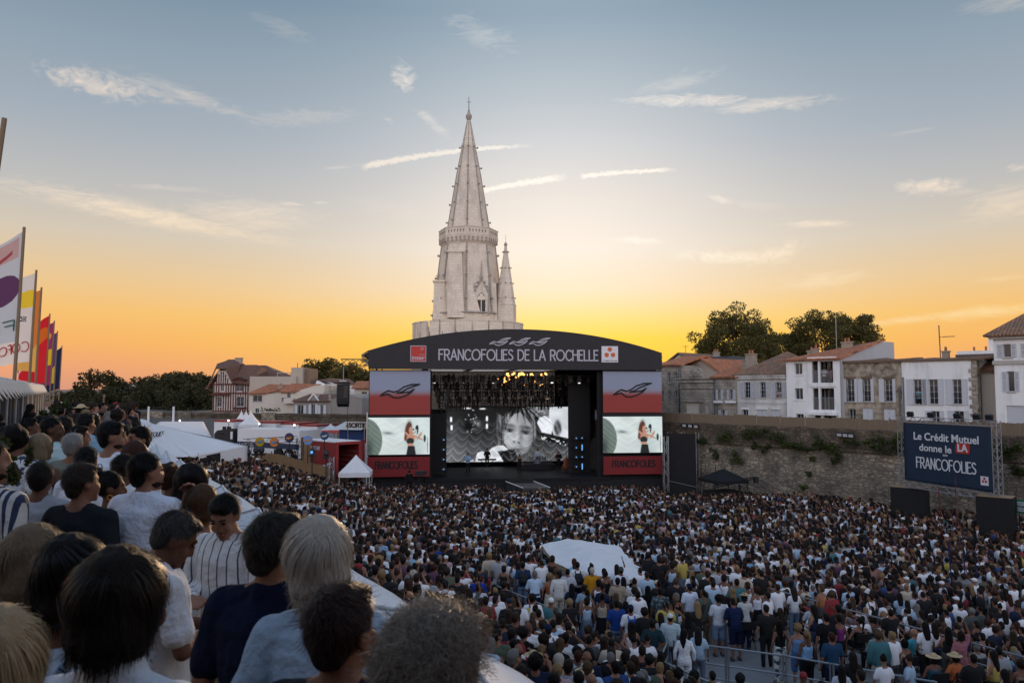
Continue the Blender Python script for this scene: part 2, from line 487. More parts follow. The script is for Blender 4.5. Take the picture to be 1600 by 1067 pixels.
STEEL=mat('galvanised_steel',(.36,.38,.40),.42,.2,9,metal=.85,spec=.5)
ALU=mat('truss_aluminium',(.55,.56,.58),.4,.15,9,metal=.8)
BLACK_STEEL=mat('black_steel',(.02,.02,.022),.5,.2,8,metal=.4)
GLASS=mat('window_glass',(.02,.024,.03),.12,.5,1.5,spec=.6)
# ================================================================== the ground
UX,UY=-0.505,0.863
def lat(x,y):return 0.863*x+0.505*y
def la(l,a):return Vector((0.863*l+UX*a,0.505*l+UY*a,0))
BANK_L=[2.0,4.0,6.0,8.0,10.0,12.0,14.0,17.0,21.0,24.0]
BANK_Z=[4.3,4.1,3.3,2.5,1.9,1.25,1.0,0.6,0.2,0.0]
WP1,WP2=Vector((14.1,64.0,0)),Vector((30.5,45.0,0))
WD=(WP2-WP1).normalized();WN=Vector((-WD.y,WD.x,0))
def gz(x,y):
 s=(x-WP1.x)*WN.x+(y-WP1.y)*WN.y
 z=float(np.interp(lat(x,y),BANK_L,BANK_Z))
 l_=lat(x,y);z+=1.1*min(1,max(0,(UX*x+UY*y-25)/22))*min(1,max(0,(17-l_)/5))*min(1,max(0,(l_-4)/4))
 w=min(1,max(0,(y-50)/8))*min(1,max(0,(-x-9)/3))
 z=max(z,2.2*w)
 if s>1.9:z=6.0
 if y>89.0:z=max(z,5.5)
 return z
xs=[-3500,-1500,-600,-250,-120,-80]+list(np.arange(-62,63,1.0))+[80,120,250,600,1500,3500]
ys=[-400,-100,-30,-8,-3]+list(np.arange(0,100,1.0))+[115,140,200,400,1000,2200,4200]
gv=[];gf=[]
for yy in ys:
 for xx in xs:
  gv.append((xx,yy,gz(xx,yy)+(0.04*mnoise.noise(Vector((xx*.4,yy*.4,0)))if abs(xx)<70 else 0)))
nx=len(xs)
for j in range(len(ys)-1):
 for i in range(nx-1):
  gf.append((j*nx+i,j*nx+i+1,(j+1)*nx+i+1,(j+1)*nx+i))
GROUND=mat('worn_tarmac',(.075,.075,.075),.9,.3,.8,.4,12,col2=(.12,.115,.105))
gb=MB();gb.v=gv;gb.f=gf
ground=gb.build('ground',GROUND,smooth=True)
tag(ground,kind='structure')
# ------------------------------------------------------------------ viewing deck with handrails
DECK=mat('deck_plywood',(.16,.165,.17),.7,.25,1.6,.2,30,col2=(.22,.225,.23))
DECK_Z=1.3
deck_poly=[(-1.5,28.0),(7.0,28.2),(15.0,15.5),(7.0,13.5)]
dk=thing('viewing_deck','raised grey plywood viewing deck with steel rails in the crowd','platform',(0,0,0))
# boards laid in rows
ax=Vector((deck_poly[3][0]-deck_poly[0][0],deck_poly[3][1]-deck_poly[0][1],0));
DKM=MB();DKM.prism(deck_poly,DECK_Z-.16,DECK_Z-.03,axis='z');DKM.build('deck_frame',BLACK_STEEL,dk)
def in_poly(p,poly):
 c=False;n=len(poly)
 for i in range(n):
  x1,y1=poly[i];x2,y2=poly[(i+1)%n]
  if(y1>p[1])!=(y2>p[1])and p[0]<(x2-x1)*(p[1]-y1)/(y2-y1)+x1:c=not c
 return c
ua=ax.normalized();va_=Vector((-ua.y,ua.x,0))
if va_.x<0:va_=-va_
bme=None
for i in range(0,10):
 for j in range(0,12):
  c0=Vector((*deck_poly[0],0))+ua*(i*1.83+.9)+va_*(j*1.22+.61)
  cs=[c0+ua*a*.9+va_*b*.6 for a in(-1,1)for b in(-1,1)]
  if not all(in_poly((c.x,c.y),deck_poly)for c in cs):continue
  if bme is None:
   bme=MB().box((0,0,0),(1.82,1.21,.03)).mesh('deck_board');bme.materials.append(DECK)
  o=bpy.data.objects.new('deck_board',bme);o.location=(c0.x,c0.y,DECK_Z-.012+random.uniform(-.002,.002))
  o.rotation_euler=(0,0,math.atan2(ua.y,ua.x));link(o,dk)
def rail_run(pts,z0,zs,label,post_step=1.8,h=1.1,r=.024):
 t=thing('handrail',label,'handrail',(pts[0].x,pts[0].y,z0))
 o0=Vector((pts[0].x,pts[0].y,z0))
 for a,b in zip(pts[:-1],pts[1:]):
  a=Vector((a.x,a.y,z0));b=Vector((b.x,b.y,z0));L=(b-a).length;n=max(1,round(L/post_step))
  for k in range(n):
   p,q=a.lerp(b,k/n)-o0,a.lerp(b,(k+1)/n)-o0
   for zz in zs:
    MB().tube(p+Vector((0,0,zz)),q+Vector((0,0,zz)),r,n=6).build('rail',STEEL,t)
   MB().tube(p,p+Vector((0,0,h+.03)),r*1.1,n=6).build('post',STEEL,t)
   e2=q-(q-p).normalized()*.07
   MB().tube(e2,e2+Vector((0,0,h+.03)),r*1.1,n=6).build('post',STEEL,t)
 return t
v2=lambda x,y:Vector((x,y,0))
rail_run([v2(4.6,28.0),v2(7.0,28.0),v2(12.6,19.2),v2(14.6,16.0)],DECK_Z,(1.1,.62,.2),'long steel handrail along the far edge of the viewing deck')
rail_run([v2(4.25,20.3),v2(6.8,19.2),v2(9.6,17.5)],DECK_Z,(1.1,.65,.3),'steel handrail in front of the woman in white trousers',1.3)
rail_run([v2(4.1,20.35),v2(3.6,18.9),v2(4.9,16.8)],DECK_Z,(1.1,.7,.35),'steel ramp handrail turning the corner at the deck entrance',1.5,r=.03)
rail_run([v2(-.6,26.4),v2(.6,24.6),v2(1.9,22.4)],DECK_Z,(1.0,.5),'low steel barrier that a girl in turquoise sits on',1.3)
# ------------------------------------------------------------------ raised walkway on the left
WALK_Z=6.85
WK=mat('walkway_boards',(.10,.095,.09),.8,.3,2)
wb=MB()
poly=[la(-1.7,-6),la(2.3,-6),la(2.3,62),la(-1.7,62)]
wb.prism([(p.x,p.y)for p in poly],WALK_Z-.25,WALK_Z,axis='z')
poly=[la(-1.6,-6),la(2.1,-6),la(2.1,62),la(-1.6,62)]
wb.prism([(p.x,p.y)for p in poly],3.5,WALK_Z-.26,axis='z')
tag(wb.build('walkway',WK),kind='structure')
# row of white marquee roofs below the walkway
CANVAS=mat('white_canvas',(.66,.67,.69),.7,.08,1.1,.35,3.5,trans=.12,col2=(.82,.82,.82))
TENT_L=3.5;TENT_HW=1.42;RIDGE_Z=6.5;EAVE_Z=5.45;TS=4.3
def marquee(a0,k,label):
 t=thing('market_tent',label,'tent',(*la(TENT_L,a0).xy,EAVE_Z),math.atan2(UY,UX),group='white market tents along the walkway')
 n=16;b=MB();vs_=[];m=9
 # local x runs along the row, local y to the left
 for j in range(-m,m+1):
  v=j/m
  for i in range(n+1):
   u=i/n
   pk=1-abs(u-.5)*2
   ridge=RIDGE_Z-EAVE_Z-.40*(1-pk**1.1)
   s=1-abs(v)
   z=ridge*(s**1.18)+.05*math.sin(u*math.pi)*(1-s)-.07*math.sin(s*math.pi)*(1-pk)
   z+=.03*mnoise.noise(Vector((u*5,v*3,k*3.3)))-(.05 if i in(0,n)else 0)*s
   vs_.append(((u-.5)*(TS-.02),-v*TENT_HW,z))
 f=[(j*(n+1)+i,j*(n+1)+i+1,(j+1)*(n+1)+i+1,(j+1)*(n+1)+i)for j in range(2*m)for i in range(n)]
 b.add(vs_,f)
 o=b.build('roof_sheet',CANVAS,t,smooth=True)
 so=o.modifiers.new('thick','SOLIDIFY');so.thickness=.012
 for s in(-1,1):
  vb=MB();vv=[];ff=[]
  for i in range(n+1):
   x=(i/n-.5)*(TS-.02)
   vv+=[(x,s*(TENT_HW+.004),.01),(x,s*(TENT_HW+.006+.012*math.sin(i*2.1)),-.26-.03*(i%2))]
  for i in range(n):ff.append((2*i,2*i+1,2*i+3,2*i+2))
  vb.add(vv,ff);vo=vb.build('valance',CANVAS,t,smooth=True)
  vo.modifiers.new('thick','SOLIDIFY').thickness=.01
  for sx in(-1,1):
   MB().tube((sx*(TS/2-.06),s*(TENT_HW-.06),-1.5),(sx*(TS/2-.06),s*(TENT_HW-.06),.0),.03).build('leg',ALU,t)
 rb=MB();rb.tube((-TS/2+.02,0,RIDGE_Z-EAVE_Z-.40),(0,0,RIDGE_Z-EAVE_Z+.02),.022);rb.tube((0,0,RIDGE_Z-EAVE_Z+.02),(TS/2-.02,0,RIDGE_Z-EAVE_Z-.40),.022)
 rb.build('ridge_pole',CANVAS,t)
 return t
ord_='first second third fourth fifth sixth seventh eighth ninth tenth eleventh twelfth thirteenth fourteenth fifteenth sixteenth seventeenth eighteenth nineteenth twentieth'.split()
ord_+=['twenty-'+o for o in ord_[:9]]
for k in range(9):
 marquee(3.6+k*TS,k,'white market tent roof, %s from the camera in its row'%ord_[k])
 # dark stalls with scalloped white edge along the left side of the walkway
CURT=mat('navy_curtain',(.020,.024,.036),.8,.5,3)
CURT2=mat('grey_curtain',(.11,.115,.13),.8,.2,3)
SCAL=mat('scalloped_canvas',(.66,.64,.60),.75,.1,4,trans=.1)
STALL_L=-1.45
for k in range(11):
 a0=14.5+k*4.0
 t=thing('festival_stall','dark curtained stall with scalloped white eave, %s along the walkway'%ord_[k],'stall',
(*la(STALL_L,a0).xy,WALK_Z),math.atan2(UY,UX),group='dark curtained stalls on the walkway')
 for i in range(8):
  b=MB();vv=[];ff=[]
  for j in range(7):
   x=-2+i*.5+j*.5/6*.96
   y=.05*math.cos(j*math.pi*2/3)*.6
   vv+=[(x,y,.02),(x,y,2.12)]
  for j in range(6):ff.append((2*j,2*j+2,2*j+3,2*j+1))
  b.add(vv,ff)
  o=b.build('curtain',CURT if i%4!=3 else CURT2,t)
  o.modifiers.new('thick','SOLIDIFY').thickness=.01
 for k2 in range(3):
  vv=[];ff=[];n=10;m=5;x0=-1.98+k2*1.33
  for a_ in range(m+1):
   for b_ in range(n+1):
    u,v=b_/n,a_/m;sn=math.sin(math.pi*u);vv.append((x0+1.24*u,-.05-.26*sn*v,2.41-v*(.14+.36*sn)))
  for a_ in range(m):
   for b_ in range(n):c_=a_*(n+1)+b_;ff.append((c_,c_+1,c_+n+2,c_+n+1))
  o=MB().add(vv,ff).build('valance',SCAL,t,smooth=True);o.modifiers.new('thick','SOLIDIFY').thickness=.012
 rb=MB();rb.add([(-2,0,2.42),(2,0,2.42),(2,1.6,2.78),(-2,1.6,2.78)],[(0,1,2,3)]).add([(-2,3.0,2.42),(2,3.0,2.42),(2,1.6,2.78),(-2,1.6,2.78)],[(3,2,1,0)])
 o=rb.build('roof_sheet',SCAL,t);o.modifiers.new('thick','SOLIDIFY').thickness=.012
 for x in(-1.96,1.96):
  MB().tube((x,-.02,0),(x,-.02,2.4),.025).build('post',ALU,t)
  # unseen black wall added behind the camera to shade foreground and pit
t=thing('shade_wall','tall black draped grandstand wall behind the camera position','grandstand',(6,-3.6,0))
MB().bb((-22,-1,0),(30,0,15)).build('drape',DARK,t)
for x in(-21.5,-8,8,29.5):MB().truss((x,.3,0),(x,.3,15),.4,.8,.03).build('truss_leg',ALU,t)
# ------------------------------------------------------------------ lettering
STROKE={
'A':(.62,[[(0,0),(.31,1),(.62,0)],[(.1,.32),(.52,.32)]]),
'C':(.6,[[(.6,.86),(.48,.97),(.3,1),(.12,.9),(.02,.68),(0,.5),(.02,.32),(.12,.1),(.3,0),(.48,.03),(.6,.14)]]),
'D':(.6,[[(0,0),(0,1),(.25,1),(.45,.9),(.57,.7),(.6,.5),(.57,.3),(.45,.1),(.25,0),(0,0)]]),
'E':(.4,[[(.4,1),(0,1),(0,0),(.4,0)],[(0,.55),(.34,.55)]]),
'F':(.42,[[(.42,1),(0,1),(0,0)],[(0,.55),(.34,.55)]]),
'H':(.52,[[(0,0),(0,1)],[(.52,0),(.52,1)],[(0,.55),(.52,.55)]]),
'I':(.02,[[(.01,0),(.01,1)]]),
'L':(.38,[[(0,1),(0,0),(.38,0)]]),
'N':(.52,[[(0,0),(0,1),(.52,0),(.52,1)]]),
'O':(.84,[[(.42+.42*math.cos(i*math.pi/8),.5+.5*math.sin(i*math.pi/8))for i in range(17)]]),
'R':(.5,[[(0,0),(0,1),(.28,1),(.44,.93),(.48,.74),(.44,.56),(.28,.48),(0,.48)],[(.24,.48),(.5,0)]]),
'S':(.44,[[(.42,.88),(.3,.99),(.14,.98),(.03,.86),(.03,.72),(.12,.6),(.32,.46),(.42,.34),(.43,.18),(.34,.04),(.16,0),(0,.1)]]),
'T':(.5,[[(0,1),(.5,1)],[(.25,1),(.25,0)]]),
'U':(.5,[[(0,1),(0,.3),(.08,.08),(.25,0),(.42,.08),(.5,.3),(.5,1)]]),
}
def strokes_mesh(mb,lines,t,y=0.0,th=.02):
 for pl in lines:
  for a,b in zip(pl[:-1],pl[1:]):
   a2,b2=Vector(a),Vector(b);d=b2-a2
   if d.length<1e-6:continue
   d.normalize();n_=Vector((-d.y,d.x))*(t/2);a2=a2-d*t*.42;b2=b2+d*t*.42
   mb.prism([(a2+n_)[:],(b2+n_)[:],(b2-n_)[:],(a2-n_)[:]],y-th+random.uniform(-.001,.001),y)
def text_lines(s,h,gap=.16,space=.42):
 """stroke lettering: list of polylines and total width, h tall"""
 x=0;out=[]
 for ch in s:
  if ch==' ':x+=space*h;continue
  w,ls=STROKE[ch]
  for l in ls:out.append([(x+p[0]*h,p[1]*h)for p in l])
  x+=(w+gap)*h
 return out,x-gap*h
def stroke_text(s,x0,x1,z0,h,t,y,material,parent,name='lettering',mirror=False):
 ls,w=text_lines(s,h);k=(x1-x0)/w
 ls=[[((x1-p[0]*k)if mirror else(x0+p[0]*k),z0+p[1])for p in l]for l in ls]
 mb=MB();strokes_mesh(mb,ls,t,y)
 return mb.build(name,material,parent)
BIRD=[[(0,0),(.1,.12),(.2,.2),(.34,.14),(.46,.2),(.6,.36),(.8,.46),(1,.47)],
[(1,.47),(.84,.38),(.68,.28),(.56,.16),(.42,.1)],[(.42,.1),(.6,.12),(.74,.15),(.86,.26)],
[(.86,.26),(.76,.1),(.62,-.02),(.46,-.1),(.32,-.08),(.2,.06),(0,0)]]
def bird(x,z,s,t,y,material,parent,name='bird_emblem'):
 mb=MB();strokes_mesh(mb,[[(x+p[0]*s,z+p[1]*s*.62)for p in l]for l in BIRD],t,y)
 return mb.build(name,material,parent)
def font_text(s,x,z,size,y,material,parent,name='lettering',bold=0.0,align='LEFT',width=None,depth=.006,mirror=False):
 cu=bpy.data.curves.new(name,'FONT');cu.body=s;cu.size=size;cu.offset=bold;cu.extrude=depth;cu.align_x=align
 cu.resolution_u=3
 o=bpy.data.objects.new(name,cu);COL.objects.link(o)
 bpy.context.view_layer.update()
 me=bpy.data.meshes.new_from_object(o.evaluated_get(bpy.context.evaluated_depsgraph_get()))
 COL.objects.unlink(o);bpy.data.objects.remove(o)
 co=np.empty(len(me.vertices)*3);me.vertices.foreach_get('co',co);co=co.reshape(-1,3)
 if width:
  w=co[:,0].max()-co[:,0].min();co[:,0]*=width/w
 if mirror:co[:,0]*=-1
 me.vertices.foreach_set('co',np.stack([co[:,0]+x,-co[:,2]+y,co[:,1]+z],1).ravel());me.update()
 me.materials.clear();me.materials.append(material)
 return link(bpy.data.objects.new(name,me),parent)
 # ------------------------------------------------------------------ facade helpers
def hit(px,py,P0,n):
 a,s=ray(px,py);d=Vector((a,1,s));o=Vector((0,0,CAMZ))
 t=(Vector(P0)-o).dot(Vector(n))/d.dot(Vector(n))
 return o+d*t
class Frame:
 """vertical plane through P0 along dx; px -> local (x, z)"""
 def __init__(self,P0,dx):
  self.P0=Vector(P0);self.dx=Vector(dx).normalized();self.n=Vector((-self.dx.y,self.dx.x,0))
  self.rz=math.atan2(self.dx.y,self.dx.x)
 def off(self,y):return Frame(self.P0+self.n*y,self.dx)
 def uz(self,px,py):
  h=hit(px,py,self.P0,self.n);return(h-self.P0).dot(self.dx),h.z-self.P0.z
 def u(self,px):return self.uz(px,608)[0]
def wall_with_holes(mb,u0,u1,z0,z1,holes,depth=.22,y=0.0):
 us=sorted({u0,u1,*[c for h in holes for c in h[:2]if u0<c<u1]});zs=sorted({z0,z1,*[c for h in holes for c in h[2:4]if z0<c<z1]})
 def solid(i,j):
  if i<0 or j<0 or i>=len(us)-1 or j>=len(zs)-1:return None
  cu,cz=(us[i]+us[i+1])/2,(zs[j]+zs[j+1])/2
  return not any(h[0]<cu<h[1]and h[2]<cz<h[3]for h in holes)
 for i in range(len(us)-1):
  for j in range(len(zs)-1):
   a,b,c,d=us[i],us[i+1],zs[j],zs[j+1]
   if solid(i,j):
    mb.add([(a,y,c),(b,y,c),(b,y,d),(a,y,d)],[(0,1,2,3)])
    mb.add([(a,y+depth,c),(b,y+depth,c),(b,y+depth,d),(a,y+depth,d)],[(3,2,1,0)])
   else:
    for(ni,nj,p,q)in((i-1,j,(a,c),(a,d)),(i+1,j,(b,c),(b,d)),(i,j-1,(a,c),(b,c)),(i,j+1,(a,d),(b,d))):
     if solid(ni,nj):
      mb.add([(p[0],y,p[1]),(q[0],y,q[1]),(q[0],y+depth,q[1]),(p[0],y+depth,p[1])],[(0,1,2,3)])
 for(p,q)in(((u0,z0),(u0,z1)),((u1,z0),(u1,z1)),((u0,z1),(u1,z1))):
  mb.add([(p[0],y,p[1]),(q[0],y,q[1]),(q[0],y+depth,q[1]),(p[0],y+depth,p[1])],[(0,1,2,3)])
SHUT=mat('shutter_paint',(.52,.54,.58),.6,.1,5)
SILL=mat('sill_stone',(.42,.40,.37),.85,.15,4)
def window(h,root,mats=None,rail=False,mull=True,sill=True,y=0.0,cross=2):
 a,b,c,d=h[:4];fw=.045;yy=y+.16
 m=MB()
 m.bb((a,yy,c),(a+fw,yy+.06,d)).bb((b-fw,yy,c),(b,yy+.06,d)).bb((a+fw,yy,c),(b-fw,yy+.06,c+fw)).bb((a+fw,yy,d-fw),(b-fw,yy+.06,d))
 if mull:
  mx=(a+b)/2;m.bb((mx-.02,yy+.002,c+fw),(mx+.02,yy+.058,d-fw))
  for k in range(1,cross+1):
   z=c+(d-c)*k/(cross+1);m.bb((a+fw,yy+.012,z-.009),(mx-.02,yy+.048,z+.009));m.bb((mx+.02,yy+.012,z-.009),(b-fw,yy+.048,z+.009))
 w=m.build('window',mats or SHUT,root)
 MB().bb((a+fw*.5,yy+.025,c+fw*.5),(b-fw*.5,yy+.035,d-fw*.5)).build('pane',GLASS,w)
 if sill:MB().bb((a-.06,y-.07,c-.07),(b+.06,y+.1,c-.001)).build('sill',SILL,w)
 if rail:
  g=MB();z1=c+(d-c)*.42
  g.tube((a,y+.03,z1),(b,y+.03,z1),.014,n=4).tube((a,y+.03,c+.08),(b,y+.03,c+.08),.012,n=4)
  n=max(3,int((b-a)/.11))
  for k in range(1,n):x=a+(b-a)*k/n;g.tube((x,y+.03,c+.08),(x,y+.03,z1),.008,n=3)
  g.build('railing',BLACK_STEEL,w)
 return w
def shutter(a,b,c,d,root,y=0.0,material=None,louvre=True):
 m=MB();t=.045;fw=.05;y0=y-.012-t
 m.bb((a,y0,c),(a+fw,y0+t,d)).bb((b-fw,y0,c),(b,y0+t,d))
 zs=[c,c+(d-c)*.48,d-.07]
 for z in zs:m.bb((a+fw,y0+.001,z),(b-fw,y0+t-.001,z+.07))
 if louvre:
  for k in range(2):
   z0,z1=zs[k]+.07,zs[k+1];n=max(3,int((z1-z0)/.09))
   for i in range(n):
    zz=z0+(z1-z0)*(i+.5)/n
    m.box(((a+b)/2,y0+t/2,zz),(b-a-2*fw,.008,(z1-z0)/n*1.15),rx=-.7)
 else:m.bb((a+fw,y0+.012,c+.07),(b-fw,y0+t-.012,d-.07))
 return m.build('shutter',material or SHUT,root)
def gable_roof(u0,u1,y0,y1,ze,zr,material,root,over=.25,name='roof',ridge='x',t=.14,hip=0.0):
 m=MB()
 if ridge=='x':
  ym=(y0+y1)/2;A=[(u0-over,y0-over,ze-.05),(u1+over,y0-over,ze-.05),(u1+over-hip,ym,zr),(u0-over+hip,ym,zr),(u0-over,y1+over,ze-.05),(u1+over,y1+over,ze-.05)]
  fs_=[(0,1,2,3),(3,2,5,4)]+([(0,3,4),(1,5,2)]if hip else[])
 else:
  um=(u0+u1)/2;A=[(u0-over,y0-over,ze-.05),(u0-over,y1+over,ze-.05),(um,y1+over,zr),(um,y0-over,zr),(u1+over,y0-over,ze-.05),(u1+over,y1+over,ze-.05)]
  fs_=[(0,3,2,1),(3,4,5,2)]
 m.add(A,fs_);o=m.build(name,material,root);box_uv(o)
 md=o.modifiers.new('thick','SOLIDIFY');md.thickness=t;md.offset=1
 return o
def chimney(x,y,z0,z1,root,s=(.6,.45),pots=2):
 m=MB();m.bb((x-s[0]/2,y-s[1]/2,z0),(x+s[0]/2,y+s[1]/2,z1));m.bb((x-s[0]/2-.06,y-s[1]/2-.06,z1+.001),(x+s[0]/2+.06,y+s[1]/2+.06,z1+.1))
 c=m.build('chimney',mat('chimney_stone',(.33,.28,.23),.9,.3,3,.4,10),root)
 pb=MB()
 for k in range(pots):
  xx=x+(k-(pots-1)/2)*.28;pb.tube((xx,y,z1+.1),(xx,y,z1+.42),.1,.08,n=8)
 pb.build('chimney_pot',mat('terracotta',(.36,.15,.08),.9,.2,4),c)
 return c
def body_box(m,u0,u1,y0,y1,z0,z1):
 """side and back walls (front left open for wall_with_holes)"""
 m.add([(u0,y0,z0),(u0,y1,z0),(u0,y1,z1),(u0,y0,z1)],[(0,1,2,3)])
 m.add([(u1,y0,z0),(u1,y1,z0),(u1,y1,z1),(u1,y0,z1)],[(3,2,1,0)])
 m.add([(u0,y1,z0),(u1,y1,z0),(u1,y1,z1),(u0,y1,z1)],[(3,2,1,0)])
 m.add([(u0,y0+.22,z1-.01),(u1,y0+.22,z1-.01),(u1,y1,z1-.01),(u0,y1,z1-.01)],[(0,1,2,3)])
TILE=tile_mat('orange_canal_tiles',(.56,.21,.10),(.38,.13,.06),moss=(.20,.11,.07))
TILE_B=tile_mat('brown_canal_tiles',(.33,.18,.11),(.19,.11,.07))
TILE_F=tile_mat('flat_brown_tiles',(.20,.10,.07),(.16,.085,.06),moss=(.13,.075,.055))
R_WHITE=mat('white_render',(.52,.52,.53),.9,.06,.9,.3,18,col2=(.80,.80,.80),stretch=(1.6,1.6,.35),thr=(.22,.5))
R_CREAM=mat('cream_render',(.52,.47,.40),.9,.12,.7,.3,18,col2=(.62,.57,.50),stretch=(1,1,.4))
R_BEIGE=mat('beige_render',(.40,.34,.28),.9,.12,.6,.3,14,col2=(.47,.40,.33))
R_DIRTY=mat('weathered_white_render',(.30,.29,.28),.9,.1,.55,.4,14,col2=(.66,.65,.63),stretch=(1.4,1,.5),thr=(.28,.62))
S_GREY=mat('rough_grey_rubble',(.10,.085,.065),.95,.3,1.6,.9,5,col2=(.44,.375,.29),detail=12,thr=(.34,.62))
S_BEIGE=stone_mat('beige_ashlar',(.36,.32,.27),(.46,.42,.36),(.25,.22,.19),.6,.3,dirt=(.14,.125,.11),dirt_lo=.42,dirt_hi=.75,dscale=.9)
# ================================================================== rampart wall on the right
RAMP=stone_mat('rampart_rubble',(.43,.36,.27),(.235,.20,.155),(.16,.14,.115),.40,.20,dirt=(.075,.067,.057),dirt_lo=.40,dirt_hi=.66,bump=.9,dscale=.4,rubble=True)
RAMP_T=stone_mat('rampart_parapet',(.22,.17,.12),(.13,.105,.08),(.085,.07,.055),.30,.16,dirt=(.05,.042,.033),dirt_lo=.38,dirt_hi=.7,bump=.9,dscale=.8,rubble=True)
wroot=thing('rampart_wall','long weathered stone rampart wall beside the crowd, overgrown with shrubs','wall',WP1,math.atan2(WD.y,WD.x))
WLEN=(WP2-WP1).length;U0,U1=-9.0,WLEN+14
def strip(mb,prof,u0,u1,n,amp,seed):
 """wall face from a (y, z) profile, roughened by noise"""
 vs_=[];fs_=[];k=len(prof)
 for i in range(n+1):
  u=u0+(u1-u0)*i/n
  for(y,z)in prof:
   w=mnoise.noise(Vector((u*.9,z*1.1,seed)))*amp+mnoise.noise(Vector((u*3.1,z*3.3,seed+5)))*amp*.5
   vs_.append((u,y+w,z+(mnoise.noise(Vector((u*.7,3,seed)))*.08 if z>6 else 0)))
 for i in range(n):
  for j in range(k-1):fs_.append((i*k+j,(i+1)*k+j,(i+1)*k+j+1,i*k+j+1))
 mb.add(vs_,fs_)
prof=[(-.35,-.3)]+[(-.35+.33*z/4.6,z)for z in np.linspace(.3,4.6,16)]
m=MB();strip(m,[(y,z)for y,z in prof]+[(.02,4.75),(.3,4.8)],U0,U1,150,.055,1.0);o=m.build('lower_masonry',RAMP,wroot,smooth=False);box_uv(o)
m=MB();strip(m,[(-.14,4.62),(-.16,4.70),(-.12,4.84),(.22,4.86)],U0,U1,120,.03,7.0);o=m.build('string_course',RAMP_T,wroot);box_uv(o)
m=MB();strip(m,[(.14,4.7)]+[(.14,z)for z in np.linspace(4.9,6.12,8)]+[(.16,6.2),(.9,6.22),(.95,5.9)],U0,U1,150,.05,3.0);o=m.build('parapet',RAMP_T,wroot);box_uv(o)
CANE=mat('cane_screening',(.17,.125,.085),.9,.3,6,stretch=(6,6,.3),col2=(.26,.20,.14),trans=.1)
fr=Frame(WP1+Vector((0,0,6.18))+WN*.45,WD)
k=0;u=U0
froot=thing('cane_fence','brown cane screening fence along the top of the rampart','fence',fr.P0,fr.rz)
while u<U1:
 if not(11.6<u<12.3):
  n=40;vv=[];ff=[]
  hh=.78+random.uniform(-.05,.05)
  for i in range(n+1):
   x=u+1.98*i/n;y=.02*(i%2)+.03*mnoise.noise(Vector((x*1.5,0,0)))
   vv+=[(x,y,-.04),(x,y+.01,hh+random.uniform(-.03,.03))]
  for i in range(n):ff.append((2*i,2*i+2,2*i+3,2*i+1))
  o=MB().add(vv,ff).build('cane_panel',CANE,froot);o.modifiers.new('thick','SOLIDIFY').thickness=.012
  MB().tube((u,.06,-.04),(u,.06,hh+.1),.025).build('post',BLACK_STEEL,froot)
 u+=2.0
 # ------------------------------------------------------------------ leaves
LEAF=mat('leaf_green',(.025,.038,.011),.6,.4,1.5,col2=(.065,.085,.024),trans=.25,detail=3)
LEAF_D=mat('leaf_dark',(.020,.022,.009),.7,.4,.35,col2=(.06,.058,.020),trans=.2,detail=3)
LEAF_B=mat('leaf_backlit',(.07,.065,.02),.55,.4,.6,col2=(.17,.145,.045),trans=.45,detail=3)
LEAF_Y=mat('leaf_young',(.045,.06,.015),.55,.3,2,col2=(.10,.12,.03),trans=.3,detail=3)
BARK=mat('bark',(.06,.045,.035),.95,.3,5,.5,20)
def leaf_mesh(name,pts,size,material,r,flat=.0):
 """one small folded leaf at each point"""
 n=len(pts);P=np.asarray(pts)
 a=r.normal(size=(n,3));a[:,2]*=(1-flat*.6);a/=np.linalg.norm(a,axis=1)[:,None]
 b=r.normal(size=(n,3));b-=(b*a).sum(1)[:,None]*a;b/=np.linalg.norm(b,axis=1)[:,None]
 s=size*r.uniform(.6,1.35,(n,1))
 V=np.empty((n,4,3));V[:,0]=P-a*s;V[:,1]=P+b*s*.55;V[:,2]=P+a*s;V[:,3]=P-b*s*.55
 V[:,1,2]-=s[:,0]*.15;V[:,3,2]-=s[:,0]*.15
 me=bpy.data.meshes.new(name);me.vertices.add(n*4);me.vertices.foreach_set('co',V.ravel())
 me.loops.add(n*4);me.loops.foreach_set('vertex_index',np.arange(n*4,dtype=np.int32))
 me.polygons.add(n);me.polygons.foreach_set('loop_start',np.arange(0,n*4,4,dtype=np.int32))
 me.update(calc_edges=True);me.materials.append(material)
 return me
def clump_points(r,centers,n,spread):
 c=np.asarray(centers)[r.integers(0,len(centers),n)]
 d=r.normal(size=(n,3));d/=np.linalg.norm(d,axis=1)[:,None]
 return c+d*(r.uniform(.35,1,(n,1))**.6)*np.asarray(spread)
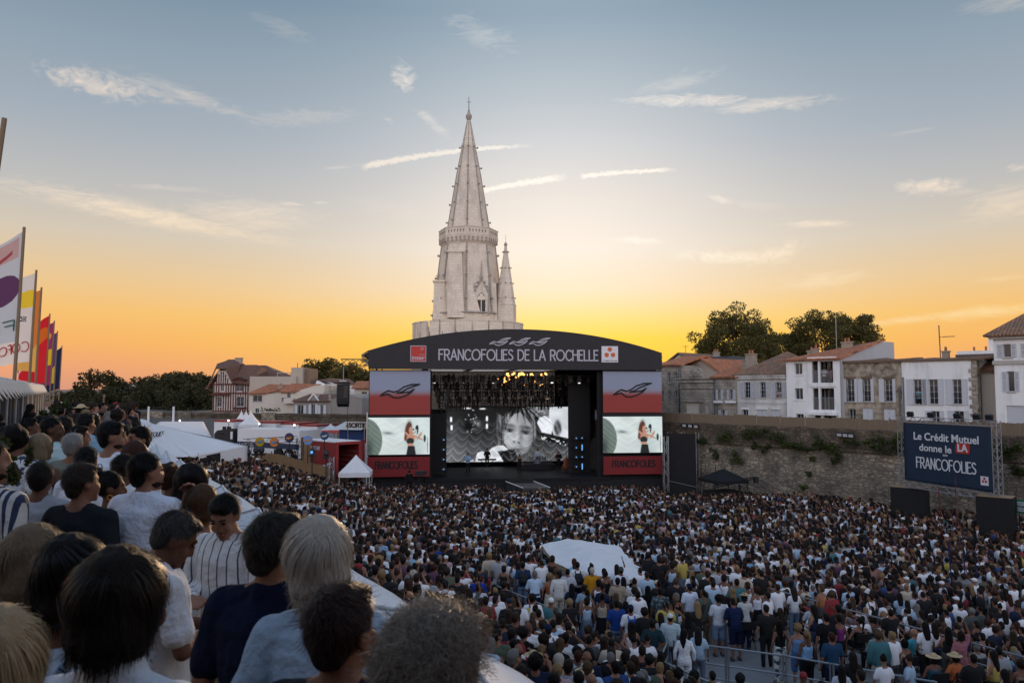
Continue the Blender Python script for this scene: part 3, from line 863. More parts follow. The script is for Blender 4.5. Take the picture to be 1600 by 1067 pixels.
def tree(name,label,base,h,crown_c,rad,nclump,nleaf,leaf,material,seed,group=None,spread=None,limbs=9,trunk_r=.28):
 r=np.random.default_rng(seed);t=thing(name,label,'tree',base,group=group)
 cc=np.asarray(crown_c,float);rad=np.asarray(rad,float);cs=[]
 while len(cs)<nclump:
  d=r.normal(size=3);d/=np.linalg.norm(d)
  if d[2]<-.55:continue
  rr=r.uniform(.45,.95)**.7
  p=d*rr*rad*(1+.22*mnoise.noise(Vector(d*2.2+seed)))
  cs.append(cc+p)
 sp_=spread or rad.min()*.27
 pts=clump_points(r,cs,nleaf,(sp_*1.15,sp_*1.15,sp_*.8))
 link(bpy.data.objects.new('crown',leaf_mesh('crown',pts,leaf,material,r,.3)),t)
 b=MB();z1=cc[2]-rad[2]*.55;b.tube((0,0,-.3),(cc[0]*.4,cc[1]*.4,z1),trunk_r,trunk_r*.7,n=8)
 fork=Vector((cc[0]*.4,cc[1]*.4,z1))
 order=r.permutation(len(cs))[:limbs*3]
 mids=[]
 for k in range(limbs):
  e_=Vector(cs[order[k]]);mid=fork.lerp(e_,.5)+Vector((r.normal()*.3,r.normal()*.3,.3))
  b.tube(fork,mid,trunk_r*.42,trunk_r*.24,n=5);b.tube(mid,e_,trunk_r*.24,trunk_r*.07,n=5);mids.append(mid)
 for k in range(limbs,len(order)):
  e_=Vector(cs[order[k]]);mid=min(mids,key=lambda q:(q-e_).length);b.tube(mid,e_,trunk_r*.17,trunk_r*.05,n=4)
 b.build('trunk',BARK,t,smooth=True)
 return t
def shrub(name,label,loc,rad,n,leaf,material,seed,group,rz=0.0,cat='shrub'):
 r=np.random.default_rng(seed);t=thing(name,label,cat,loc,rz,group)
 cs=[np.array([r.uniform(-1,1)*rad[0]*.7,r.uniform(-1,.2)*rad[1]*.6,r.uniform(-.7,.7)*rad[2]])for _ in range(7)]
 pts=clump_points(r,cs,n,(rad[0]*.4,rad[1]*.4,rad[2]*.4))
 link(bpy.data.objects.new('foliage',leaf_mesh('foliage',pts,leaf,material,r)),t)
 b=MB()
 for c in cs:b.tube((0,rad[1]*.6,-rad[2]*.2),c,.03,.008,n=4)
 b.build('stem',BARK,t)
 return t
 # wall shrubs: (px, py, half width px, half height px)
wsh=[(1132,684,14,12),(1167,681,13,10),(1190,678,12,8),(1150,712,9,12),(1117,708,7,12),(1216,683,14,9),(1238,690,16,9),(1254,698,14,7),
(1280,690,13,10),(1299,700,13,12),(1308,716,8,9),(1330,690,11,6),(1357,693,8,8),(1375,692,13,9),(1395,698,14,10),(1401,684,9,9),
(1568,704,14,11),(1590,735,10,9),(1585,700,10,8),(1196,700,8,7),(1180,696,6,6),(1270,717,5,5),(1097,690,9,7),(1264,740,4,5),(1257,762,5,4),(1285,775,6,4)]
wfr=Frame(WP1,WD)
for i,(px,py,hw,hh)in enumerate(wsh):
 h_=hit(px,py,WP1-WN*.28,WN);s=h_.y/F
 shrub('wall_shrub','%s green shrub on the rampart wall, %s counted from the stage'%('bushy' if hw*hh>110 else 'small',ord_[sorted(q[0]for q in wsh).index(px)]),h_,(hw*s*1.25,.4,hh*s*1.15),int(110+hw*hh*1.7),.08,LEAF_Y if i%3==0 else LEAF,100+i,'shrubs growing on the rampart',wfr.rz)
 # ------------------------------------------------------------------ houses above the rampart
STREET=6.0
def new_house(name,label,px0,px1,off=7.0,cat='house'):
 P=WP1+WN*off;f0=Frame((P.x,P.y,STREET),WD)
 ua_,ub_=f0.u(px0),f0.u(px1)
 root_p=f0.P0+f0.dx*ua_
 root=thing(name,label,cat,root_p,f0.rz,group='houses above the rampart')
 return root,Frame(root_p,WD),ub_-ua_
def rect(f,x0,x1,y0,y1):
 a,_=f.uz(x0,(y0+y1)/2);b,_=f.uz(x1,(y0+y1)/2);xm=(x0+x1)/2
 return(a,b,max(.02,f.uz(xm,y1)[1]),f.uz(xm,y0)[1])
def shell(root,W,D,H,holes,material,uv=True):
 m=MB();wall_with_holes(m,0,W,0,H,holes);body_box(m,0,W,0,D,0,H)
 o=m.build('wall',material,root)
 if uv:box_uv(o)
 return o
def pipe(x,z0,z1,root):
 b=MB();b.tube((x,-.08,z0),(x,-.08,z1),.05,n=6);b.build('drainpipe',mat('zinc_pipe',(.10,.12,.14),.6,.2,5),root)
 # A: narrow stone building next to the stage
root,f,W=new_house('stone_house','narrow grey stone house with small white windows next to the stage',1030,1063,8.0)
H_=f.uz(1048,571)[1];hs=[rect(f,1043,1047.5,582,598),rect(f,1053.5,1058.5,582,592),rect(f,1033,1037,611,628),rect(f,1044,1048,611,628),rect(f,1054,1059,610,621)]
shell(root,W,8,H_,hs,S_BEIGE)
for h in hs:window(h,root,cross=1)
gable_roof(0,W,0,8,H_,H_+.9,TILE,root);pipe(W-.1,0,H_,root)
# B: beige gable behind the carriage gate
root,f,W=new_house('gable_house','pale pink house with a plain gable end behind the carriage gate',1059,1134,11.0)
ze=f.uz(1080,589)[1];zr=f.uz(1098,562)[1]
m=MB();m.prism([(0,0),(W,0),(W,ze),(W*.52,zr),(0,ze+.7)],0,9);m.build('wall',R_BEIGE,root)
m=MB();m.add([(-.3,-.3,ze+.62),(W*.52,-.3,zr+.04),(W*.52,9.2,zr+.04),(-.3,9.2,ze+.62)],[(0,1,2,3)]).add([(W*.52,-.3,zr+.04),(W+.3,-.3,ze-.1),(W+.3,9.2,ze-.1),(W*.52,9.2,zr+.04)],[(0,1,2,3)])
o=m.build('roof',TILE,root);box_uv(o);o.modifiers.new('t','SOLIDIFY').thickness=.14
MB().tube((W*.47,-.06,0),(W*.47,-.06,zr-.3),.03).build('drainpipe',STEEL,root)
# slate roof further back
root,f,W=new_house('slate_house','dark slate mansard roof standing behind the pink gable',1090,1145,19.0)
z0=f.uz(1120,590)[1];z1=f.uz(1120,556)[1]
m=MB();m.bb((0,0,0),(W,6,z0));m.build('wall',R_BEIGE,root)
SLATE=mat('slate',(.05,.055,.065),.6,.3,2,.3,10)
m=MB();m.add([(-.2,-.2,z0),(W+.2,-.2,z0),(W-1.3,1.6,z1),(.6,1.6,z1),(-.2,6.2,z0),(W+.2,6.2,z0),(W-1.3,4.4,z1),(.6,4.4,z1)],[(0,1,2,3),(4,7,6,5),(0,3,7,4),(1,5,6,2),(3,2,6,7)]);m.build('roof',SLATE,root)
chimney(.5,3,z1-.6,z1+.5,root)
# pale roofs behind to the left with an aerial
root,f,W=new_house('pale_gable_house','small pale gable with a television aerial right of the stage roof',1044,1080,17.0)
z0=f.uz(1060,568)[1];z1=f.uz(1062,554)[1]
m=MB();m.prism([(0,0),(W,0),(W,z0),(W*.5,z1),(0,z0)],0,6);m.build('wall',R_CREAM,root);gable_roof(0,W,0,6,z0+.05,z1+.1,TILE_B,root,ridge='y')
b=MB();b.tube((W*.55,1,z1),(W*.55,1,z1+1.1),.025);b.tube((W*.55-.35,1,z1+.95),(W*.55+.35,1,z1+.95),.02)
for i in range(5):b.tube((W*.55-.3+i*.15,.8,z1+.95),(W*.55-.3+i*.15,1.2,z1+.95),.012,n=3)
b.build('aerial',mat('rusty_metal',(.20,.10,.05),.7,.3,8),root)
# C: carriage gate
root,f,W=new_house('carriage_gate_house','low ashlar building with carved crest, garage door and side door',1063,1115,7.0)
H_=f.uz(1090,592)[1];hs=[rect(f,1072,1092.5,629,660),rect(f,1101,1108,631,660)]
shell(root,W,5,H_,hs,S_BEIGE)
g=MB();a,b_,c,d=hs[0]
g.bb((a,.13,c),(b_,.16,d));
for i in range(6):g.bb((a+.05,.115,c+(d-c)*(i+.08)/6),(b_-.05,.129,c+(d-c)*(i+.92)/6))
g.build('garage_door',mat('cream_paint',(.68,.64,.56),.6,.05,4),root)
a,b_,c,d=hs[1];MB().bb((a,.13,c),(b_,.17,d)).bb((a+.1,.115,c+.2),(b_-.1,.129,d-.2)).build('door',mat('grey_paint',(.46,.44,.41),.6,.1,4),root)
q=MB();q.bb((-.1,-.14,H_-.35),(W+.1,-.001,H_-.2)).bb((-.05,-.08,H_-.9),(W+.05,-.001,H_-.78)).bb((-.12,-.16,H_+.001),(W+.12,.3,H_+.12));box_uv(q.build('cornice',S_BEIGE,root))
cx=f.uz(1088,600)[0];q=MB();q.prism([(cx-.9,H_+.12),(cx+.9,H_+.12),(cx+.75,H_+.55),(cx+.45,H_+.95),(cx,H_+1.1),(cx-.45,H_+.95),(cx-.75,H_+.55)],-.1,.2)
q.ball((cx,-.12,H_+.5),(.42,.14,.38),10,6);q.ball((cx-.62,-.1,H_+.3),(.2,.1,.18));q.ball((cx+.62,-.1,H_+.3),(.2,.1,.18));box_uv(q.build('carved_crest',S_BEIGE,root))
q=MB()
for u_ in(hs[0][0]-.28,hs[0][1]+.28):
 for i in range(7):q.bb((u_-.2,-.05-.02*(i%2),.05+i*.42),(u_+.2,-.001,.4+i*.42))
q.bb((hs[0][0]-.5,-.08,hs[0][3]+.04),(hs[0][1]+.5,-.001,hs[0][3]+.3));box_uv(q.build('door_surround',S_BEIGE,root))
# D: narrow stone house with two shuttered windows
root,f,W=new_house('stone_house','narrow stone house with two small shuttered windows and flower boxes',1115.5,1152,7.0)
H_=f.uz(1134,590)[1];hs=[rect(f,1122,1126.5,609,624),rect(f,1140,1145.5,609,624),rect(f,1127,1133,641,660)]
shell(root,W,8,H_,hs,S_BEIGE)
for i,h in enumerate(hs):
 window(h,root,cross=2);w_=(h[1]-h[0])*.62
 for(a,b_)in((h[0]-w_-.02,h[0]-.02),(h[1]+.02,h[1]+w_+.02)):shutter(a,b_,h[2],h[3],root)
 if i<2:
  q=MB();q.bb((h[0]-.3,-.28,h[2]-.32),(h[1]+.3,-.08,h[2]-.1));q.build('flower_box',R_WHITE,root)
gable_roof(0,W,0,8,H_,H_+1.1,TILE,root);pipe(.12,0,H_,root);pipe(W*.05+.25,0,H_*.4,root)
chimney(W-.55,2.6,H_+.3,H_+1.6,root,(.9,.5))
# E: long weathered white house
root,f,W=new_house('terraced_house','weathered white house with three tall louvred windows and hipped roof',1152,1229,7.0)
H_=f.uz(1190,588)[1];up=[(1163,1172.5),(1187.5,1196.5),(1212,1221.5)]
hs=[rect(f,a,b_,597,621.5)for a,b_ in up]+[rect(f,1160,1169,640,660),rect(f,1183,1198,640,660),rect(f,1206,1218,640,660)]
shell(root,W,9,H_,hs,R_DIRTY)
for i,h in enumerate(hs[:3]):
 window(h,root,rail=True,cross=3);w_=f.uz(1162,610)[0]-f.uz(1156,610)[0]
 for(a,b_)in((h[0]-w_-.02,h[0]-.02),(h[1]+.02,h[1]+w_+.02)):shutter(a,b_,h[2],h[3],root)
window(hs[3],root,cross=1)
for h in hs[4:]:
 window(h,root,cross=1);xm=(h[0]+h[1])/2
 shutter(h[0],xm-.01,h[2],h[3],root,y=.1,louvre=False);shutter(xm+.01,h[1],h[2],h[3],root,y=.1,louvre=False)
q=MB()
for h in hs[3:]:q.bb((h[0]-.12,-.06,h[3]+.02),(h[1]+.12,-.001,h[3]+.2))
q.build('lintel',R_WHITE,root)
q=MB();q.bb((-.05,-.2,H_-.22),(W+.05,-.001,H_)).bb((0,-.05,H_*.43),(W,-.001,H_*.43+.12)).bb((-.08,-.28,H_+.001),(W+.08,.2,H_+.1));q.build('cornice',R_DIRTY,root)
gable_roof(0,W,0,9,H_+.1,f.off(4.5).uz(1210,552)[1],TILE_B,root,hip=2.6)
chimney(.35,1.8,H_+.1,H_+2.0,root,(.8,.6));chimney(W+.1,4.2,H_+1.6,H_+2.2,root,(.6,.4),1)
# F: tall white house with loggias
root,f,W=new_house('balcony_house','tall white house with stacked loggia balconies and orange tiled roof',1229,1313,6.4)
H_=f.uz(1262,560)[1]
hs=[rect(f,1241.5,1253.5,567.5,585),rect(f,1242,1254.5,606.5,624),rect(f,1244,1256,646.5,664)]
log=[rect(f,1268.5,1278,564.5,598),rect(f,1281,1301.5,564.5,598),rect(f,1270,1279,606.5,640),rect(f,1282,1303.5,606.5,640),rect(f,1273,1283,648,668),rect(f,1287,1307,648,668)]
m=MB();wall_with_holes(m,0,W,0,H_,hs+log);body_box(m,0,W,0,9,0,H_);box_uv(m.build('wall',R_WHITE,root))
for h in hs:window(h,root,sill=False,cross=0)
x0,x1=f.uz(1265.5,600)[0],f.uz(1306,600)[0]
zf=[log[2][3]+.02,log[0][3]]
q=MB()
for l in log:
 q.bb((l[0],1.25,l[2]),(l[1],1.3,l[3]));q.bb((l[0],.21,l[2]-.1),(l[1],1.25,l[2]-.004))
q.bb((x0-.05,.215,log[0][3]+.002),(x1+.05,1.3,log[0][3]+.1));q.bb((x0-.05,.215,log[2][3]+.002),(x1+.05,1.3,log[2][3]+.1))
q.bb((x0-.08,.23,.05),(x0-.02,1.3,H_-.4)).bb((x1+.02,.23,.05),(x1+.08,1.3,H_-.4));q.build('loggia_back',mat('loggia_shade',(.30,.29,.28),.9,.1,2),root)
for l in log[:4]:
 w=MB();w.bb((l[0]+.15,1.18,l[2]+.02),(l[1]-.15,1.24,l[2]+2.0));w.build('balcony_door',GLASS,root)
 g=MB();zt=l[2]+(l[3]-l[2])*.55;g.tube((l[0],.06,zt),(l[1],.06,zt),.025,n=5)
 n=int((l[1]-l[0])/.1)
 for i in range(n):g.tube((l[0]+(i+.5)*.1,.06,l[2]),(l[0]+(i+.5)*.1,.06,zt),.009,n=3)
 g.build('balcony_railing',STEEL,root)
for q0,q1 in(((x0-.12,-.14,log[0][3]+.16),(x1+.12,-.001,log[0][3]+.34)),((x0-.06,-.08,log[2][3]+.1),(x1+.06,-.001,log[2][3]+.42)),((x0-.14,-.3,log[2][2]-.42),(x1+.14,-.001,log[2][2]-.2))):MB().bb(q0,q1).build('balcony_edge',R_WHITE,root)
for h in hs[:2]:MB().bb((h[0]-.1,-.05,h[2]-.1),(h[1]+.1,-.001,h[2]-.003)).build('sill',R_WHITE,root)
ze,zr=H_,f.off(5).uz(1330,532)[1];xr=f.off(7).uz(1378,560)[0];xe=f.uz(1311,560)[0]
m=MB();m.add([(-.3,-.3,ze-.05),(xe+.2,-.3,ze-.05),(xr+.1,7,zr+.05),(1.2,7,zr-.5),(-.3,9,ze)],[(0,1,2,3),(0,3,4)]);o=m.build('roof',TILE,root);box_uv(o);o.modifiers.new('t','SOLIDIFY').thickness=.14
m=MB();m.prism([(W+.001,0),(xr,0),(xr,zr-.06),(W+.001,ze-.1)],6.9,9.5);m.add([(W,.2,0),(xr,6.9,0),(xr,6.9,zr-.08),(W,.2,ze-.12)],[(0,1,2,3)]);m.build('gable_wall',mat('grey_render',(.42,.41,.42),.9,.2,.7,col2=(.52,.51,.53),stretch=(2,2,.3)),root)
chimney(f.off(4).uz(1322,540)[0],4.2,zr-1.2,zr-.25,root,(.8,.45),2);chimney(f.uz(1242,560)[0],3.6,ze+.2,ze+.9,root,(.4,.35),1)
b=MB();b.tube((f.off(4).uz(1307,540)[0],4,zr-1.5),(f.off(4).uz(1307,540)[0],4,zr+2.4),.025);b.build('aerial',STEEL,root)
# G: rough grey house
root,f,W=new_house('rubble_house','rough grey rubble house with three tall white-shuttered windows',1313,1409,7.0)
H_=f.uz(1360,565)[1];up=[(1323,1335),(1348.5,1360.5),(1382,1394.5)]
hs=[rect(f,a,b_,592,627.5)for a,b_ in up]+[rect(f,1326,1337,639,662),rect(f,1348,1364,638,660),rect(f,1381,1399,639,660)]
shell(root,W,8,H_,hs,S_GREY)
for h in hs[:3]:
 window(h,root,rail=True,cross=3);w_=f.uz(1323,610)[0]-f.uz(1315.5,610)[0]
 for(a,b_)in((h[0]-w_-.02,h[0]-.02),(h[1]+.02,h[1]+w_*.62)):shutter(a,b_,h[2]-.05,h[3],root,louvre=False)
window(hs[3],root,cross=1)
for h in hs[4:]:
 window(h,root,cross=1);xm=(h[0]+h[1])/2
 shutter(h[0],xm-.01,h[2],h[3],root,y=.1,louvre=False);shutter(xm+.01,h[1],h[2],h[3],root,y=.1,louvre=False)
q=MB();q.bb((-.15,-.18,H_-.08),(W+.05,.4,H_+.1));
for h in hs[:3]:q.bb((h[0]-.12,-.04,h[3]+.01),(h[1]+.12,-.001,h[3]+.18))
q.build('cornice',mat('dark_tile_edge',(.16,.11,.08),.9,.3,3),root)
m=MB();n=30;vv=[];ff=[]
for i in range(n+1):
 x=-.2+(W+.3)*i/n
 vv+=[(x,-.1,H_+.1+.06*mnoise.noise(Vector((x*2,0,1)))),(x,4,H_+.34+.14*mnoise.noise(Vector((x*.8,4,1))))]
for i in range(n):ff.append((2*i,2*i+2,2*i+3,2*i+1))
m.add(vv,ff);o=m.build('roof',TILE_B,root);box_uv(o);o.modifiers.new('t','SOLIDIFY').thickness=.12;pipe(W-.15,0,H_-2.0,root)
# H: white house
root,f,W=new_house('white_house','bright white house with three tall open shuttered windows and stone quoin',1409.5,1519,7.0)
H_=f.uz(1460,563)[1];up=[(1427,1440),(1451,1465.5),(1488,1502.5)]
hs=[rect(f,a,b_,592.5,631.5)for a,b_ in up]+[rect(f,1455,1468,642,660),rect(f,1490.5,1506,642,660)]
shell(root,W,8,H_,hs,R_WHITE)
for h in hs:
 window(h,root,rail=h[3]-h[2]>1.2,cross=3 if h[3]-h[2]>1.2 else 1)
 w_=f.uz(1425.5,610)[0]-f.uz(1416,610)[0]
 if h[3]-h[2]<1.2:w_*=.8
 for(a,b_)in((h[0]-w_-.02,h[0]-.02),(h[1]+.02,h[1]+w_*.9)):shutter(a,b_,h[2]-.06,h[3]+.02,root,louvre=False)
q=MB();q.bb((-.05,-.12,H_-.06),(W+.8,.4,H_+.08));q.build('cornice',mat('dark_tile_edge',(.16,.11,.08)),root)
m=MB();vv=[];ff=[]
for i in range(n+1):
 x=-.1+(W+.8)*i/n
 vv+=[(x,-.08,H_+.08+.05*mnoise.noise(Vector((x*2,0,9)))),(x,4,H_+.3+.2*abs(mnoise.noise(Vector((x*.6,4,9)))))]
for i in range(n):ff.append((2*i,2*i+2,2*i+3,2*i+1))
m.add(vv,ff);o=m.build('roof',TILE_B,root);box_uv(o);o.modifiers.new('t','SOLIDIFY').thickness=.12
q=MB();x1=f.uz(1527,600)[0];q.bb((W+.001,-.02,0),(x1,.6,H_-.08));q.build('quoin_core',S_GREY,root)
for i in range(15):
 z=.1+i*(H_-.4)/15;o=MB().bb((W-.02-.16*(i%2),-.055,z),(W+.22+.16*((i*7)%3)/2,-.021,z+(H_-.4)/15-.06)).build('quoin_stone',S_BEIGE,root);box_uv(o)
pipe(.12,0,H_-1.2,root)
cx=f.off(4).uz(1478,555)[0];chimney(cx,4,H_+.2,H_+.75,root,(.45,.4),1)
bx_=f.off(5).uz(1469,540)[0];zt=f.off(5).uz(1468,508)[1];zy=f.off(5).uz(1480,526)[1];bx2=f.off(5).uz(1492,526)[0]
b=MB();b.tube((bx_,5,H_),(bx_-.05,5,zt),.045);b.tube((bx_,5,zy),(bx2,5,zy),.02)
for i in range(9):x=bx_+.25+(bx2-bx_-.3)*i/8;b.tube((x,4.75,zy),(x,5.25,zy),.012,n=3);b.tube((x,5,zy-.06),(x,5,zy+.06),.012,n=3)
b.build('aerial',mat('rusty_metal',(.20,.10,.05)),root)
# I: little side house
root,f,W=new_house('side_house','small beige side wall with a low tiled roof between two white houses',1527,1558,8.6)
H_=f.uz(1540,581)[1];shell(root,W,6,H_,[],R_CREAM);zr=f.off(3).uz(1540,559)[1]
m=MB();m.add([(-.1,-.3,H_-.05),(W+.3,-.3,H_-.05),(W+.3,3,zr),(-.1,3,zr)],[(0,1,2,3)]);o=m.build('roof',TILE_B,root);box_uv(o);o.modifiers.new('t','SOLIDIFY').thickness=.14
pipe(.25,0,H_-.1,root)
# J: white corner house at the right edge
root,f,W=new_house('corner_house','large white corner house with louvred shutters and arched garage',1555,1680,6.2)
H_=f.uz(1570,527)[1]
hs=[rect(f,1567,1579.5,537.5,558.5),rect(f,1604,1616,536,558),rect(f,1574,1585,580,612),rect(f,1612,1624,580,612),rect(f,1573,1625,634,664)]
shell(root,W,9,H_,hs,R_WHITE)
for i,h in enumerate(hs[:4]):
 window(h,root,cross=1,mull=False);w_=(h[1]-h[0])*.68
 for(a,b_)in((h[0]-w_-.02,h[0]-.02),(h[1]+.02,h[1]+w_)):shutter(a,b_,h[2]+.02,h[3],root)
a,b_,c,d=hs[4];g=MB();g.bb((a,.12,c),(b_,.15,d))
for i in range(9):g.bb((a,.10,c+(d-c)*(i+.06)/9),(b_,.119,c+(d-c)*(i+.94)/9))
g.build('garage_door',SHUT,root)
q=MB();zc=f.uz(1570,567)[1];q.bb((-.08,-.1,zc-.1),(W,-.001,zc+.16)).bb((-.2,-.28,H_-.12),(W+.2,-.001,H_+.02));q.build('cornice',SILL,root)
gable_roof(0,W,0,9,H_+.1,H_+3.4,TILE_B,root,hip=4.2,over=.45)
# modern block far behind
root,f,W=new_house('modern_block','pale modern apartment block peeking above the tiled roofs',1497,1560,34.0,'building')
H_=f.uz(1520,548)[1];m=MB();m.bb((0,0,0),(W,8,H_));m.bb((W*.72,1,H_+.002),(W,6,H_+1.9));m.build('wall',R_WHITE,root)
q=MB();q.bb((-.1,-.12,H_-.9),(W,-.001,H_-.35));q.bb((1.2,-.05,H_-2.2),(W-.5,-.001,H_-1.3));q.build('window_band',GLASS,root)
q=MB()
for i in range(5):q.tube((1+i*1.1,2,H_),(1+i*1.1,2,H_+.5),.1)
q.build('chimney_pot',mat('terracotta',(.36,.15,.08)),root)
# trees behind the houses
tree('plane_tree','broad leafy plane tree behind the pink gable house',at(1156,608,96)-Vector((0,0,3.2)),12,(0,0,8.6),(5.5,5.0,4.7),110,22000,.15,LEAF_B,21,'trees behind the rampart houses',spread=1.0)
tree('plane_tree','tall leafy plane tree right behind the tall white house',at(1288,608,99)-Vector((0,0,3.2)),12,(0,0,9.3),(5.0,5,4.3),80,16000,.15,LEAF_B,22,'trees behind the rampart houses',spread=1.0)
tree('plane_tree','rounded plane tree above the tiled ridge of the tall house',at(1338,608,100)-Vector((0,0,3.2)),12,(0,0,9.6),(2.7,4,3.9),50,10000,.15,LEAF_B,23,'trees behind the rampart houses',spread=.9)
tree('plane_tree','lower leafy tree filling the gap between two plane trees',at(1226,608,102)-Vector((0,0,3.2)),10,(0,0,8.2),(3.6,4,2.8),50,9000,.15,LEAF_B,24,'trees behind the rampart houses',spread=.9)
# ------------------------------------------------------------------ billboard on truss towers
NAVY=mat('navy_print',(.013,.030,.062),.6,.12,1.2,.1,8)
PRINT=mat('white_print',(.62,.65,.70),.6,.05,3)
RED=mat('red_print',(.42,.035,.03),.6,.08,2)
TR2=mat('dull_truss',(.30,.31,.33),.5,.2,9,metal=.6)
BP1,BP2=at(1411,655,46.5),at(1549,660,40.8)
bf=Frame((BP1.x,BP1.y,0),(BP2-BP1))
BW=(Vector((BP2.x,BP2.y,0))-bf.P0).length
zb,zt=bf.uz(1412,749)[1],bf.uz(1412,660)[1]
bb_=thing('billboard','big navy billboard in a truss frame above the crowd','billboard',bf.P0,bf.rz)
b=MB();n=24;vv=[];ff=[]
for i in range(n+1):
 for j in range(n+1):
  x,z=BW*i/n,zb+(zt-zb)*j/n
  vv.append((x,.012*mnoise.noise(Vector((x*1.3,z*1.3,2))),z))
for i in range(n):
 for j in range(n):ff.append((i*(n+1)+j,(i+1)*(n+1)+j,(i+1)*(n+1)+j+1,i*(n+1)+j+1))
b.add(vv,ff);sheet=b.build('printed_sheet',NAVY,bb_,smooth=True);sheet.modifiers.new('t','SOLIDIFY').thickness=.01
b=MB();b.truss((-.2,.05,zb-.25),(BW+.2,.05,zb-.25),.3,.35,.025);b.build('bottom_truss',TR2,bb_)
b=MB();b.truss((-.2,.05,zt+.2),(BW+.2,.05,zt+.2),.3,.35,.025);b.build('top_truss',TR2,bb_)
for x in(-.22,BW+.22):
 b=MB();b.truss((x,.05,2.75),(x,.05,zt+.35),.3,.35,.022);b.build('truss_tower',TR2,bb_)
y_=-.03
font_text('Le Crédit Mutuel',BW/2,bf.uz(1480,690)[1],.62,y_,PRINT,sheet,bold=.012,align='CENTER',width=BW*.735)
a0=bf.uz(1436,705)[0];a1=bf.uz(1486,705)[0]
font_text('donne le',(a0+a1)/2,bf.uz(1460,705.5)[1],.58,y_,PRINT,sheet,bold=.01,align='CENTER',width=a1-a0)
r0,r1=bf.uz(1491.5,700)[0],bf.uz(1515,700)[0];q0,q1=bf.uz(1503,708.5)[1],bf.uz(1503,692.5)[1]
MB().prism([(r0+.03,q0+.04),(r0+.1,q0),(r1-.1,q0),(r1-.02,q0+.08),(r1,q1-.1),(r1-.08,q1),(r0+.12,q1),(r0+.04,q1-.1)],-.03,-.02).build('red_tag',RED,sheet)
font_text('LA',(r0+r1)/2,q0+.12,.58,-.045,PRINT,sheet,bold=.02,align='CENTER',width=(r1-r0)*.68)
font_text('aux',BW/2,bf.uz(1480,713)[1],.24,y_,PRINT,sheet,align='CENTER')
s0,s1=bf.uz(1432,720)[0],bf.uz(1524,726)[0]
stroke_text('FRANCOFOLIES',s0,s1,bf.uz(1478,735)[1],bf.uz(1478,718.5)[1]-bf.uz(1478,735)[1],.065,-.025,PRINT,sheet)
lx,lz=bf.uz(1538,751)
MB().bb((lx-.24,-.03,lz-.24),(lx+.24,-.02,lz+.24)).build('logo_panel',PRINT,sheet)
q=MB()
for k in range(3):
 an=math.pi/2+k*2*math.pi/3;q.ball((lx+.1*math.cos(an),-.035,lz+.02+.1*math.sin(an)),(.075,.006,.075),10,5)
q.build('logo_mark',RED,sheet)
def floodlight(loc,rz,label,lit=None):
 t=thing('floodlight',label,'floodlight',loc,rz,group='floodlights above the rampart')
 b=MB();b.box((0,0,.16),(.34,.2,.26),rx=.35);b.build('lamp_housing',BLACK_STEEL,t)
 b=MB();b.box((0,-.105,.125),(.3,.012,.22),rx=.35);b.build('lens',lit or GLASS,t)
 b=MB();b.tube((-.19,0,0),(-.19,0,.18),.012,n=4).tube((.19,0,0),(.19,0,.18),.012,n=4).tube((-.19,0,0),(.19,0,0),.012,n=4);b.build('bracket',BLACK_STEEL,t)
for i,px in enumerate((1421,1453,1494,1524,1544)):
 p=bf.P0+bf.dx*bf.uz(px,652)[0];floodlight((p.x,p.y,zt+.37),bf.rz+.3,'black floodlight on top of the billboard, %s from its far end'%ord_[i])
GREYLENS=mat('frosted_lens',(.5,.52,.55),.3,.1,5)
for grp,(px0,py0)in(('the tower roof end',(1070,667)),('the notch in the parapet',(1312,682))):
 for i in range(3):
  p=hit(px0+i*9,py0+i*.8,WP1-WN*.1,WN);floodlight(p,wfr.rz+.2,'small floodlight mounted on the rampart near %s, %s of three'%(grp,ord_[i]),GREYLENS)
for(px,d,w)in((1415,46.6,1.9),(1548,40.9,1.7)):
 p=at_z(px,810,.0);p=Vector(((px-800)/F*d,d,0));zt_=9-(759 if px<1450 else 773)*1.0*d/F+608*d/F
 t=thing('ballast_box','black draped ballast box under the %s leg of the billboard'%('far' if px<1450 else 'near'),'ballast box',p,bf.rz+.55)
 b=MB();hw=w/2;b.bb((-hw,-.6,0),(hw,.6,zt_));b.build('drape',DARK,t)
 b=MB();b.bb((-hw+.05,-.55,zt_+.003),(hw-.05,.55,zt_+.04));b.build('plywood_top',mat('plywood',(.30,.20,.12),.8,.2,3),t)
 # green exit sign at the far right
GREEN=mat('exit_green',(.01,.16,.08),.6,.1,3)
p=at(1588,790,40.5);t=thing('exit_sign','green emergency exit sign at the right edge of the crowd','sign',(p.x,p.y,p.z),bf.rz)
b=MB();b.bb((0,0,-.35),(2.0,.03,.35));b.build('panel',GREEN,t);font_text('ISSUE DE',.06,.04,.3,-.012,PRINT,t,bold=.01);font_text('SECOURS',.06,-.25,.3,-.012,PRINT,t,bold=.01)
b=MB();b.tube((.1,.05,-p.z),(.1,.05,.3),.03).tube((1.9,.05,-p.z),(1.9,.05,.3),.03);b.build('post',BLACK_STEEL,t)
